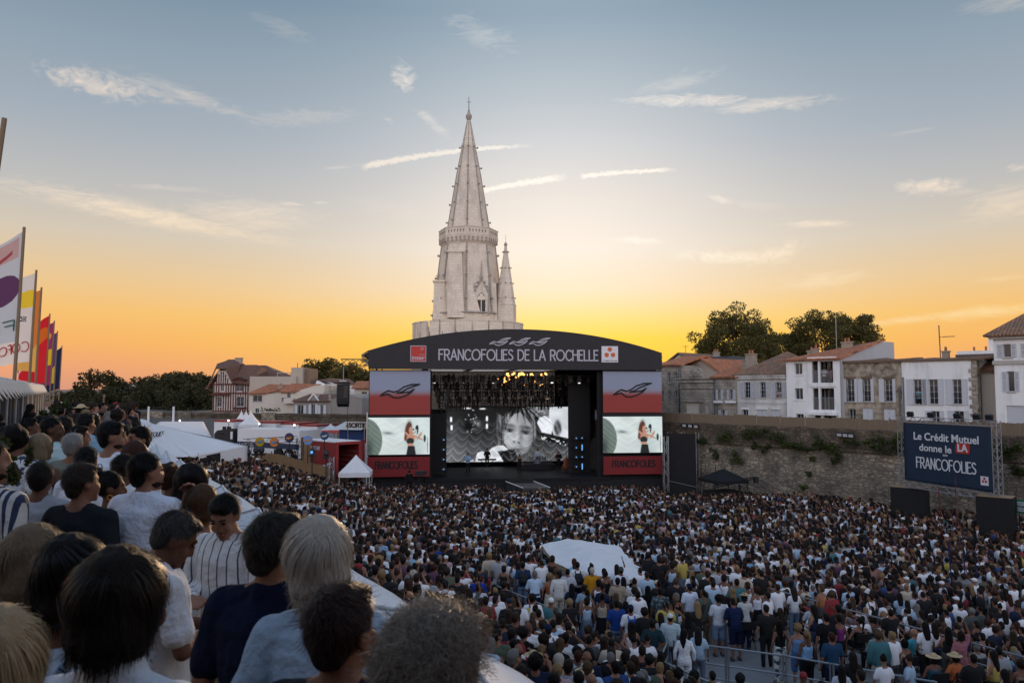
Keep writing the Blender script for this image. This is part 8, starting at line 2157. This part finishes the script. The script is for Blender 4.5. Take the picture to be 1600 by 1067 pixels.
def rand_person(loc,r,where,group,sc=None,turn=None,light=1.0):
 sex=r.random()<.5;pose=r.choice(MP if sex else FP)
 if r.random()<.03:pose='raise'
 hair=r.choice(['short','short','crop','curly','short']if sex else['long','long','bob','pony','bun','curly']);hc=r.choice(HC)
 if sex and r.random()<.08:hair='bald'
 tc=r.choice(TC);top=r.choice(['tee','tee','tee','shirt'])if sex else r.choice(['tee','tank','tank','tee']);parts=[(top,tc),(cloth_for(sex,r),r.choice(BOT)),('shoes',r.choice([(.05,.05,.05),(.5,.5,.5),(.2,.15,.1)]))]
 lab_h=hair
 if r.random()<.10:ht=r.choice(['cap','cap','hat']);parts.append((ht,r.choice([NVY,BLKC,WHT,RED_])if ht=='cap' else(.45,.34,.20)));lab_h=ht;hair='crop' if sex else hair
 if hair!='bald' or lab_h=='bald':parts.insert(0,(hair,hc))
 sc=sc or(r.uniform(.96,1.06)if sex else r.uniform(.90,.99))
 lab=auto_label(lab_h,hc,tc,top,pose,where)
 if lab in USED:lab+=', in '+[k for k,_ in parts if k in('trousers','shorts','skirt')][0]
 USED[lab]=1
 person(loc,face_stage(Vector(loc),r.gauss(0,14)if turn is None else turn),sc,int(sex),pose,parts,r.choice(SKINS[:4]+SKINS[:3]),lab,group)
def free(x,y,rad,pool=None):return all((x-a)**2+(y-b)**2>rad*rad for a,b in(pool or TAKEN))
cnt=0
for k in range(6000):
 l,a=rp.uniform(-1.1,1.95),rp.uniform(9.5,31);p=la(l,a)
 if p.x/p.y>(215-800)/F+.02*0 or not free(p.x,p.y,.48+.004*a):continue
 if p.x/p.y<(88-800)/F and rp.random()<.85:continue
 TAKEN.append((p.x,p.y));cnt+=1
 rand_person((p.x,p.y,WALK_Z),rp,('a few paces' if a<12 else 'halfway' if a<20 else 'far')+' down the walkway','people on the raised walkway',sc=rp.uniform(.93,1.03))
 if cnt>62:break
 # ---- named people in the near crowd
def floor_z(x,y):return DECK_Z+.005 if in_poly((x,y),deck_poly)else gz(x,y)
def solve(px,py,ch):
 d=9.0;a,s=ray(px,py)
 while d<60:
  if CAMZ+s*d<=floor_z(a*d,d)+ch:break
  d+=.04
 return Vector((a*d,d,floor_z(a*d,d)))
D_='down';JEAN=(.12,.18,.27);CRM=(.48,.42,.34)
NEAR=[
(787,862,1,'turn','short',DBR,'tee',(.04,.14,.34),'shorts',BLKC,'in a mid-blue shirt perched on the barrier beside the purple shirt'),(771,861,1,D_,'curly',DBR,'tee',(.12,.04,.11),'trousers',JEAN,'with curly hair in a purple tie-dye shirt'),(747,899,1,'lean','short',DBR,'tee',(.015,.04,.24),'shorts',CRM,'in a royal blue shirt leaning on the barrier'),
(774,909,0,'sit','pony',(.02,.09,.14),'tee',(.06,.36,.42),'shorts',(.5,.55,.6),'with blue-dyed ponytail in turquoise sitting on the barrier'),(817,877,1,D_,'short',DBR,'tee',(.02,.045,.10),'trousers',JEAN,'in navy and jeans with a black backpack'),(836,893,1,'lean','short',GRY,'tee',(.42,.52,.64),'trousers',NVY,'with grey hair bending over in a pale blue shirt'),
(859,895,0,D_,'curly',BLO,'tank',(.26,.085,.035),'skirt',CRM,'with blonde curls in a rust top and cream skirt'),(873,892,1,'turnl','short',DBR,'shirt',(.62,.62,.60),'trousers',CRM,'in a white shirt and cream trousers beside the rust top'),(925,886,1,D_,'short',SIL,'tee',(.48,.22,.015),'trousers',DGR,'with white hair in a mustard tee'),
(946,892,0,D_,'bun',DBR,'tank',BLKC,'skirt',BLKC,'in a black strappy top right of the mustard tee'),(853,850,1,D_,'short',BLK,'tee',(.22,.42,.62),'trousers',NVY,'in a sky blue tee before the mixing tent'),(866,857,1,D_,'short',BLK,'tee',(.50,.55,.70),'trousers',BLKC,'in a pale lilac tee before the mixing tent'),
(902,877,1,D_,'short',DBR,'tee',WHT,'shorts',NVY,'in a white tee with a dark backpack'),(912,912,0,D_,'short',DBR,'dress',(.22,.33,.42),'trousers',NVY,'in a long denim-blue dress'),(917,920,0,D_,'pony',BLK,'tank',(.68,.68,.70),'skirt',BLKC,'in a white blouse and short black skirt'),(941,927,0,D_,'bun',BLK,'tank',(.40,.33,.26),'skirt',BLKC,'in a beige vest and short black skirt'),
(963,936,1,D_,'short',DBR,'tee',(.015,.05,.22),'trousers',JEAN,'small, in a printed royal blue tee'),(985,944,1,D_,'cap',NVY,'tee',WHT,'shorts',DGR,'in a navy cap with a bright blue backpack'),(1012,915,0,D_,'long',BLK,'dress',BLKC,'trousers',BLKC,'with long black hair in a black dress'),(970,885,1,D_,'beanie',DGR,'tee',(.60,.62,.70),'trousers',NVY,'in a dark beanie and printed white tee'),
(991,904,0,'look','bun',DBR,'tee',(.55,.55,.52),'shorts',JEAN,'in a cream tee and denim shorts'),(1031,917,1,D_,'short',DBR,'tee','leafy','trousers',NVY,'in a dark leafy patterned shirt'),(965,902,1,D_,'short',BLK,'tee',(.33,.27,.2),'trousers',BLKC,'in a tan tee near the beanie wearer'),(825,971,1,'turn','bald',GRY,'tee',(.66,.66,.68),'shorts',DGR,'balding, in a white tee with colourful print'),
(856,974,1,D_,'cap',NVY,'tee',WHT,'trousers',BLKC,'in a navy cap and white tee with a backpack'),(836,944,0,'hips','bun',BRN,'tank',(.34,.48,.62),'trousers',NVY,'in a light blue vest, elbows out'),(884,964,1,'turnl','crop',DBR,'tee',WHT,'trousers',NVY,'in a white tee with red straps'),(884,987,1,'headtouch','short',BLK,'tee',(.56,.58,.60),'trousers',BLKC,'in a white tee with an arm up to his head'),
(872,1020,0,'turnl','bob',SIL,'tank',(.50,.35,.32),'trousers',BLKC,'with a silver bob and bare shoulders'),(846,1005,0,D_,'pony',(.16,.09,.045),'tank',BLKC,'trousers',BLKC,'with a light brown ponytail beside the tent'),(927,987,0,'turn','short',DBR,'tee',(.56,.52,.55),'trousers',BLKC,'with short dark hair in a pale tee looking right'),(943,994,0,'headtouch','long',BRN,'tank',(.5,.45,.48),'trousers',BLKC,'with long wavy hair, hand to her head'),
(954,1017,1,D_,'crop',GRY,'tee',BLKC,'trousers',BLKC,'in black with cropped grey hair'),(976,1017,0,'turnl','bob',DBR,'tee',BLKC,'trousers',BLKC,'in black with bobbed hair leaning left'),(986,970,0,'behind','long',DBR,'tank',(.62,.62,.64),'trousers',BLKC,'in a white camisole, hands clasped behind'),(1019,966,1,'behind','short',DBR,'tee',(.015,.04,.05),'trousers',DGR,'in a dark teal tee by the ramp rail'),
(924,1050,1,D_,'bald',GRY,'tee',DGR,'trousers',BLKC,'bald, cut off by the bottom of the picture'),(810,1004,1,D_,'bald',DBR,'tee',BLKC,'trousers',BLKC,'bald, in black beside the tent roof'),(1077,911,1,D_,'cap',NVY,'tee',(.60,.66,.78),'trousers',BLKC,'in a cap and white tee with cross-body bag'),(1098,920,1,D_,'short',DBR,'tee',(.08,.10,.085),'shorts',(.15,.11,.08),'in an olive tee and brown shorts'),
(1122,929,1,'look','curly',BLK,'tee',(.58,.62,.68),'shorts',(.16,.22,.32),'in a white tee and denim shorts'),(1149,936,1,'lean','crop',DBR,'tee',(.012,.02,.06),'shorts',(.01,.015,.045),'tall, all in navy, leaning on a barrier'),(1144,918,0,D_,'long',BLO,'tee',BLKC,'skirt',BLKC,'with long curly blonde hair in black'),(1163,926,0,'look','hat',BRN,'tee',(.5,.52,.5),'trousers',NVY,'in a floppy straw hat and pale top'),
(1182,916,0,D_,'curly',AUB,'tank',(.66,.68,.74),'skirt',BLKC,'with red curls in a white vest'),(1056,926,0,'turnl','bob',(.16,.13,.1),'tank',BLKC,'trousers',(.6,.6,.6),'in a black vest and white trousers'),(1047,957,1,D_,'cap',(.6,.6,.58),'tee',(.40,.50,.54),'trousers',DGR,'in a white cap and pale aqua tee'),(1069,982,0,'turn','long',BLK,'shirt',(.68,.70,.74),'trousers',(.66,.67,.7),'all in white with a black cross-body bag'),
(1218,921,1,'sit','short',GRY,'tank',(.20,.22,.19),'shorts',DGR,'in a grey vest seated by the far rail'),(1218,968,0,'turn','long',BLK,'tank',BLKC,'trousers','zebra','in black with patterned loose trousers'),(1246,974,0,D_,'curly',BLO,'tank',(.13,.24,.42),'shorts',(.06,.12,.28),'with blonde curls in denim blue'),(1260,984,0,D_,'pony',BLO,'tank',(.22,.40,.62),'shorts',BLKC,'with blonde ponytail in a frilly light blue top'),
(1272,951,1,'sit','short',BLK,'tee',(.60,.66,.76),'trousers',BLKC,'in a bright white tee on a folding chair'),(1266,938,0,'sit','curly',GRY,'tee',(.4,.45,.5),'trousers',NVY,'with grey curls seated behind the bright white tee'),(1290,957,1,D_,'short',DBR,'tee',BLKC,'trousers',BLKC,'standing in a black tee with small back print'),(1165,942,1,'sit','cap',NVY,'tee',NVY,'trousers',NVY,'in a navy cap seated at the barrier'),
(1299,987,1,D_,'short',AUB,'tee',(.02,.055,.11),'trousers',NVY,'in a dusty blue polo near the bottom rail'),(1310,959,0,D_,'short',DBR,'tank',(.16,.03,.15),'trousers',BLKC,'in a purple strappy top'),(1341,963,0,'sitb','pony',BLK,'tank',BLKC,'skirt',BLKC,'with black ponytail and bare back, seated'),(1368,980,0,'sit','bob',DBR,'shirt',(.19,.26,.25),'trousers',BLKC,'in a grey-green cardigan on a folding chair'),
(1412,995,0,'sit','bob',BLK,'tank',(.36,.25,.20),'skirt',DGR,'seated with bare shoulders on a folding chair'),(1458,1019,0,'sit','hat',BRN,'tank',(.02,.08,.12),'skirt',NVY,'in a striped straw hat and dark dress, seated'),(1491,1017,0,'sitb','hat',BRN,'tee',(.50,.14,.05),'skirt',BLKC,'in a straw hat and coral top, seated'),(1566,1017,1,'sit','short',BRN,'tee',(.04,.06,.07),'trousers',BLKC,'in a slate tee seated at the lower right'),
(1594,1029,0,'sit','curly',BRN,'tank',(.3,.2,.15),'trousers',BLKC,'with curly hair seated at the right picture edge'),(1500,985,0,'raise','bob',DBR,'tee',(.3,.12,.14),'trousers',NVY,'with one arm raised behind the straw hats'),(1428,980,1,'sit','bald',GRY,'tee',(.05,.25,.33),'trousers',BLKC,'balding, in turquoise behind the seated women'),(1533,914,1,D_,'short',DBR,'tee','stripe','trousers',NVY,'in a striped tee beside the blue mast'),
(594,862,1,'turn','short',BRN,'tee',(.66,.70,.76),'trousers',NVY,'in a white polo looking right beside the tents'),(647,891,0,'turn','curly',SIL,'tee',(.6,.62,.66),'trousers',NVY,'with grey curls looking right beside the tents'),(572,852,1,D_,'short',DBR,'tee',(.40,.03,.04),'trousers',NVY,'in a bright red shirt beside the tents'),(652,912,1,'turn','short',BLK,'tee',(.4,.4,.42),'trousers',NVY,'with black hair low beside the tents'),
(665,862,0,'hips','bun',BRN,'tank',(.17,.02,.035),'trousers',BLKC,'in a burgundy top, hands on hips'),(720,850,0,'hips','bun',DBR,'tank',(.26,.015,.02),'trousers',(.5,.48,.44),'in a red sleeveless top, hands on hips'),(709,837,0,'phone','long',BRN,'tank',BLKC,'skirt',(.5,.47,.42),'in black with pale skirt holding up a phone'),(681,850,1,D_,'short',DBR,'tee',(.02,.05,.28),'trousers',NVY,'in a vivid blue tee left of the phone holder'),
(684,872,1,D_,'short',BLK,'tee',NVY,'trousers',NVY,'in a dark navy jacket below the vivid blue tee'),(739,857,1,'turn','short',DBR,'tank',(.05,.075,.05),'trousers',JEAN,'in a dark green vest and jeans'),(719,820,1,D_,'crop',DBR,'tee',(.68,.72,.78),'trousers',NVY,'tall, in a plain white tee mid crowd'),(661,822,1,D_,'short',DBR,'tee','floral','trousers',NVY,'in a blue and white floral shirt'),
(636,825,1,'turn','short',BLK,'tee',(.66,.68,.70),'shorts',CRM,'in a white polo and cream shorts'),(622,827,1,D_,'bald',DBR,'tee',(.03,.12,.15),'trousers',NVY,'balding, in a dark teal tee'),(595,840,1,D_,'bald',BRN,'tee',(.22,.34,.48),'trousers',NVY,'balding, in a light blue tee'),(715,895,0,D_,'pony',DBR,'tank',(.10,.06,.045),'trousers',JEAN,'with a long dark ponytail in a brown top'),
(686,897,0,D_,'long',BRN,'tank',BLKC,'trousers',BLKC,'with long brown hair in black beside the brown top'),(725,882,1,D_,'short',DBR,'tee',(.24,.02,.04),'trousers',NVY,'in a crimson tee in front of the dark green vest'),(695,921,0,D_,'beanie',(.55,.53,.5),'tee',(.4,.25,.1),'trousers',NVY,'in a white headscarf beside the tents'),(610,806,1,D_,'hat',BRN,'tee',(.35,.33,.2),'trousers',NVY,'in a khaki shirt and sun hat')]
SEATED=[];BAGS=[]
for i,(px,py,sex,pose,hair,hc,top,tc,bot,bc,lab)in enumerate(NEAR):
 ch=crown_z(pose)*(1.0 if sex else .95);sit=POSES[pose].get('sit');p=solve(px,py,ch if not sit else ch+.02);parts=[]
 if hair in HATS:parts+=[('crop' if sex else 'bob',DBR),(hair,hc if hair!='hat' else(.46,.35,.21))]
 else:parts+=[(hair,hc)]
 parts+=[(top,tc),(bot,bc),('shoes',(.4,.4,.4)if i%3==0 else(.05,.05,.05))]
 turn=rp.gauss(0,8);person(p,face_stage(p,turn),1.0 if sex else .95,sex,pose,parts,SKINS[i%4],'person '+lab,'people in the near crowd');TAKEN.append((p.x,p.y))
 if sit and i!=3:SEATED.append((p,face_stage(p,turn),lab))
 if 'backpack' in lab:BAGS.append((p,face_stage(p,turn),lab))
 # ---- random people filling the near crowd
TENTP=[(c.x,c.y)for c in CN]
def crowd_ok(x,y):
 px=800+F*x/y
 if not-25<px<1625 or y<9.5:return False
 if lat(x,y)<5.15:return False
 s=(x-WP1.x)*WN.x+(y-WP1.y)*WN.y
 if s>-1.0:return False
 if(Vector((x,y,0))-sf.P0).dot(sf.n)>-2.2:return False
 ux_=(Vector((x,y,0))-sf.P0).dot(sf.dx)
 if tx0-.9<ux_<tx1+1.6 and(Vector((x,y,0))-sf.P0).dot(sf.n)>-5.2:return False
 if x>11 and y>54.5:return False
 if x<-9 and y>50.8+(x+18)*.62:return False
 if in_poly((x,y),TENTP):return False
 if CAMZ-608*0+0<0:return False
 return True
def floor_gap(x,y):
 for gx_,gy_,gr in((0,25.6,1.2),(.8,23.6,1.2),(5.6,18.2,1.6),(6.3,20.6,1.0),(7.6,19.6,1.4),(8.4,20.2,1.2),(2.4,21.6,1.0),(9.0,15.8,1.6),(3.4,17.6,1.1),(8.8,22.4,.8),(10.3,18.6,1.0)):
  if(x-gx_)**2+(y-gy_)**2<gr*gr:return True
 return False
cells={}
def cfree(x,y,r_):
 i,j=int(x//.6),int(y//.6)
 for a in(i-1,i,i+1):
  for b in(j-1,j,j+1):
   for(u,v)in cells.get((a,b),()):
    if(u-x)**2+(v-y)**2<r_*r_:return False
 return True
def cadd(x,y):cells.setdefault((int(x//.6),int(y//.6)),[]).append((x,y))
for(x,y)in TAKEN:cadd(x,y)
cand=[]
for k in range(90000):
 x,y=rp.uniform(-24,32),rp.uniform(9.5,58.5);dk_=in_poly((x,y),deck_poly)
 if not crowd_ok(x,y)or(dk_ and(floor_gap(x,y)or rp.random()<.86))or(not dk_ and floor_gap(x,y)):continue
 z=floor_z(x,y);py=608+(CAMZ-z-1.75)*F/y
 if py>1100:continue
 if not cfree(x,y,.37 if y>28 else .46):continue
 cadd(x,y);cand.append((y,x,z,800+F*x/y,py))
cand.sort()
NIND=300-len(NEAR)-len(FGP)-cnt-12
for(y,x,z,px,py)in cand[:NIND]:
 if px<720:w='near the market tents' if py>840 else 'left of mid crowd'
 elif px<1010:w='below the mixing tent' if py>890 else 'beside the mixing tent'
 elif px<1250:w='on the deck' if py>905 else 'behind the deck rail'
 else:w='in lower right crowd' if py>960 else 'right of the deck'
 rand_person((x,y,z),rp,w,'people in the near crowd')
 # ---- folding chairs and backpacks
CHB=mat('chair_black',(.015,.015,.017),.5,.2,6)
for i,(p,rz_,lab)in enumerate(SEATED):
 t=thing('folding_chair','black folding chair under the person '+' '.join(lab.split()[:6]).rstrip(','),'chair',p,rz_,'folding chairs on the deck');MB().bb((-.22,-.2,.40),(.22,.22,.43)).build('seat',CHB,t);MB().box((0,-.24,.72),(.44,.03,.24),rx=.12).build('backrest',CHB,t)
 for sx in(-.21,.21):MB().tube((sx,.2,0),(sx,-.25,.84),.013,n=5).build('leg',CHB,t);MB().tube((sx,-.22,0),(sx,.16,.42),.013,n=5).build('leg',CHB,t)
for i,(p,rz_,lab)in enumerate(BAGS):
 t=thing('backpack','backpack worn by the person '+' '.join(lab.split()[:6]).rstrip(','),'backpack',p,rz_);bm_=mat('bag_%d'%i,[(.015,.016,.02),(.02,.02,.025),(.01,.06,.30),(.02,.02,.022)][i%4],.8,.2,9,.3,30)
 b=MB();loft(b,[(0,-.20,1.02,.13,.05),(0,-.22,1.08,.15,.075),(0,-.22,1.28,.15,.07),(0,-.20,1.38,.11,.05)]);b.build('pack',bm_,t,smooth=True);MB().ball((0,-.285,1.14),(.10,.04,.08),10,6).build('pocket',bm_,t,smooth=True)
 for sx in(-.09,.09):MB().path([(sx,-.17,1.38),(sx,-.03,1.455),(sx,.11,1.38),(sx*1.3,.13,1.2)],.018).build('strap',bm_,t)
 # ---- people on stage, balcony, backstage
def on_stage(px,ylo,sex,pose,hair,hc,top,tc,lab,dz=0.0,turn=180):
 u,_=sf.off(ylo).uz(px,740);p=sf.P0+sf.dx*u+sf.n*ylo;person((p.x,p.y,DZ+dz),sf.rz+R(turn),1.0 if sex else .95,sex,pose,[(hair,hc),(top,tc),('trousers',BLKC),('shoes',BLKC)],SKINS[0],'person '+lab,'musicians on stage');return p
on_stage(731,4.0,1,'cross','short',DBR,'shirt',(.25,.38,.55),'playing guitar in a pale blue shirt, left on stage');on_stage(812,3.2,0,'phone','long',AUB,'tank',BLKC,'singing centre stage with long red hair');on_stage(840.5,7.2,1,'sit','short',DBR,'shirt',(.5,.56,.66),'drumming in a pale shirt on stage',.5);on_stage(873,4.6,1,'cross','short',DBR,'tee',BLKC,'playing bass in black, right on stage');on_stage(761,6.5,1,'lean','short',BLK,'tee',BLKC,'bending over keyboards on stage',.2)
WOOD=mat('varnished_wood',(.22,.06,.025),.35,.3,5,spec=.5)
u,_=sf.off(4.6).uz(884.5,735);p=sf.P0+sf.dx*u+sf.n*4.6;t=thing('double_bass','brown double bass standing at the right of the stage','double bass',(p.x,p.y,DZ),sf.rz);b=MB();loft(b,[(0,0,.1,.1,.06),(0,0,.25,.33,.12),(0,0,.5,.34,.12),(0,0,.75,.22,.11),(0,0,.95,.27,.11),(0,0,1.12,.2,.1),(0,0,1.2,.05,.05)]);b.build('body',WOOD,t,smooth=True);MB().tube((0,-.03,1.15),(0,-.03,1.85),.03,.025).build('neck',BLACK_STEEL,t)
u,_=sf.off(6.4).uz(840,735);p=sf.P0+sf.dx*u+sf.n*6.4;t=thing('drum_kit','drum kit with cymbals in front of the screen','drum kit',(p.x,p.y,DZ),sf.rz);MB().bb((-1.6,-.3,0),(1.6,2.2,.45)).build('riser',DARK,t)
for x,z,r_,h_ in((0,.5,.3,.4),(-.55,.85,.18,.25),(.1,1.0,.16,.2),(.6,.8,.2,.3)):MB().lathe([(.01,0),(r_,0),(r_,h_),(.01,h_)],14,(x,.1,z)).build('drum',mat('drum_shell',(.12,.14,.17),.35,.2,5),t)
for x,z in((-.9,1.5),(.9,1.5),(-.4,1.7),(1.2,1.3)):MB().lathe([(.01,.03),(.24,0),(.24,.006),(.01,.04)],14,(x,0,z)).build('cymbal',mat('brass_cymbal',(.5,.38,.16),.3,.1,5,metal=1),t);MB().tube((x,0,.45),(x,0,z),.012,n=4).build('stand',BLACK_STEEL,t)
u,_=sf.off(6).uz(761,735);p=sf.P0+sf.dx*u+sf.n*6;t=thing('keyboard_rig','black keyboard stand left of centre stage','keyboard',(p.x,p.y,DZ),sf.rz);MB().bb((-.8,-.2,.9),(.8,.2,1.02)).build('keys',LAMPB,t);MB().tube((-.6,0,0),(.6,0,.9),.025).tube((.6,0,0),(-.6,0,.9),.025).build('stand',BLACK_STEEL,t)
for i,(px,yy)in enumerate(((693,2.0),(900,2.6),(909,2.8))):
 u,_=sf.off(yy).uz(px,730);p=sf.P0+sf.dx*u+sf.n*yy;t=thing('light_ladder','vertical ladder of stage lamps, %s from the left of the stage'%ord_[i],'stage light',(p.x,p.y,DZ),sf.rz,'side light ladders');MB().tube((0,0,0),(0,0,3.4),.03).build('pole',BLACK_STEEL,t)
 for k in range(4):MB().box((0,-.05,.6+k*.8),(.35,.25,.25)).build('lamp_body',LAMPB,t);MB().box((0,-.19,.6+k*.8),(.09,.02,.5 if i in(2,3)and k%2==0 else .08)).build('lens',BLUEL,t)
p=at_z(641,752,1.85);p=Vector(((641-800)/F*58.2,58.2,1.1));person(p,.3,1,1,'cross',[('short',BLK),('tee',BLKC),('trousers',BLKC),('shoes',BLKC)],SKINS[1],'camera operator in black before the left red banner','crew');t=thing('broadcast_camera','black broadcast camera on a tripod before the left red banner','camera',p+Vector((.8,0,0)));MB().box((0,0,1.5),(.7,.35,.35)).box((.4,0,1.55),(.3,.25,.25)).build('camera_body',LAMPB,t)
for k in range(3):MB().tube((0,0,1.35),(.5*math.cos(k*2.1),.5*math.sin(k*2.1),0),.025).build('leg',BLACK_STEEL,t)
MB().bb((-1.2,-.5,-1.1),(.6,.6,-.01)).build('platform',DARK,t)
P_=WP1+WN*7.2;bfz=Frame((P_.x,P_.y,0),WD)
for px,py,sex,tc,lab in((1287.5,573,1,(.6,.62,.66),'in white on the upper balcony of the tall white house'),(1299,575,0,(.20,.05,.10),'in a plum dress on the upper balcony'),(1436,606,0,(.16,.3,.34),'leaning out of a window of the white house'),(1218.5,607,1,(.5,.4,.4),'sitting at a window of the weathered white house')):
 h_=hit(px,py,P_,WN);person(h_-Vector((0,0,1.66)),wfr.rz+math.pi,.96,sex,'cross',[('short' if sex else 'bob',DBR),('tee',tc),('trousers',BLKC),('shoes',BLKC)],SKINS[0],'person '+lab,'onlookers at the houses')
for px,d,tc,lab in((452,56,(.6,.62,.66),'in white behind the cane fence'),(463,56,BLKC,'in black behind the cane fence'),(392,51,(.5,.3,.35),'in pink beside the moving lights'),(406,50.5,(.6,.62,.66),'in white beside the moving lights')):
 x=(px-800)/F*d;zc=at(px,{452:703,463:705,392:711,406:710}[px],d).z;person((x,d,zc-1.7),rp.uniform(0,6),1,1,'down',[('short',DBR),('tee',tc),('trousers',BLKC),('shoes',BLKC)],SKINS[0],'person '+lab,'crew')
flush()
# ---- everyone further away: one mass
LO=[]
for sex,pose,hair,top,bot in((1,'down','short','tee','trousers'),(1,'cross','crop','tee','trousers'),(1,'turn','curly','shirt','trousers'),(1,'look','short','tee','shorts'),(1,'phone','short','tee','trousers'),(1,'down','cap','tee','trousers'),(0,'down','long','tee','trousers'),(0,'turnl','bob','tank','skirt'),(0,'cross','long','tank','trousers'),(0,'look','bun','tee','trousers'),(0,'hips','pony','tank','trousers'),(0,'raise','long','tee','trousers'),(0,'down','hat','tank','skirt')):
 LO.append([need('body',sex,pose,'lo'),need(hair,sex,pose,'lo'),need(top,sex,pose,'lo'),need(bot,sex,pose,'lo')])
bake()
def arrays(key):
 me=MESHES[key];me.calc_loop_triangles();co=np.empty(len(me.vertices)*3,np.float32);me.vertices.foreach_get('co',co);tr=np.empty(len(me.loop_triangles)*3,np.int32);me.loop_triangles.foreach_get('vertices',tr);return co.reshape(-1,3),tr.reshape(-1,3)
LOA=[[arrays(k)for k in t]for t in LO];WGT=np.array([5,3,3,2,1.5,1.2,5,3,3,2,2,1.1,.5]);WGT/=WGT.sum()
TCW=[WHT]*18+[BLKC]*23+[NVY]*5+[LBL]*5+[DGR]*3+[BEI]*2+[(.30,.32,.34)]*2+[TEA,PNK,RED_,GRN,BLU,YEL,ORG,PUR,(.24,.12,.10),(.42,.44,.5),(.2,.36,.5)]
VV,TT,CC=[],[],[];nv=0
for(y,x,z,px,py)in cand[NIND:]:
 k=rng.choice(len(LOA),p=WGT);a=face_stage(Vector((x,y,0)),rp.gauss(0,16));sc=rp.uniform(.93,1.06)if k<6 else rp.uniform(.87,.98);c,s=math.cos(a)*sc,math.sin(a)*sc
 cols=[rp.choice(SKINS[:4]+SKINS[:3]),rp.choice(HC)if k not in(5,12)else(rp.choice([WHT,NVY,BLKC,RED_,PNK])if k==5 else(.5,.4,.26)),rp.choice(TCW),rp.choice(BOT)]
 for(co,tr),col in zip(LOA[k],cols):
  v=np.stack([co[:,0]*c-co[:,1]*s+x,co[:,0]*s+co[:,1]*c+y,co[:,2]*sc+z],1);VV.append(v);TT.append(tr+nv);nv+=len(v);CC.append(np.tile(np.array((*col,1),np.float32),(len(v),1)))
V=np.concatenate(VV);T_=np.concatenate(TT);C4=np.concatenate(CC);me=bpy.data.meshes.new('crowd');me.vertices.add(len(V));me.vertices.foreach_set('co',V.ravel());me.loops.add(len(T_)*3);me.loops.foreach_set('vertex_index',T_.ravel().astype(np.int32));me.polygons.add(len(T_));me.polygons.foreach_set('loop_start',np.arange(0,len(T_)*3,3,dtype=np.int32));me.polygons.foreach_set('use_smooth',[True]*len(T_));me.update(calc_edges=True)
at_=me.attributes.new('Col','FLOAT_COLOR','POINT');at_.data.foreach_set('color',C4.ravel());me.materials.append(attr_mat('crowd_colours',.75))
tag(link(bpy.data.objects.new('crowd',me)),'dense festival crowd filling the square up to the stage','crowd',kind='stuff')
print('CROWD',len(cand),'individuals',NIND,'tris',len(T_),'walk',cnt)
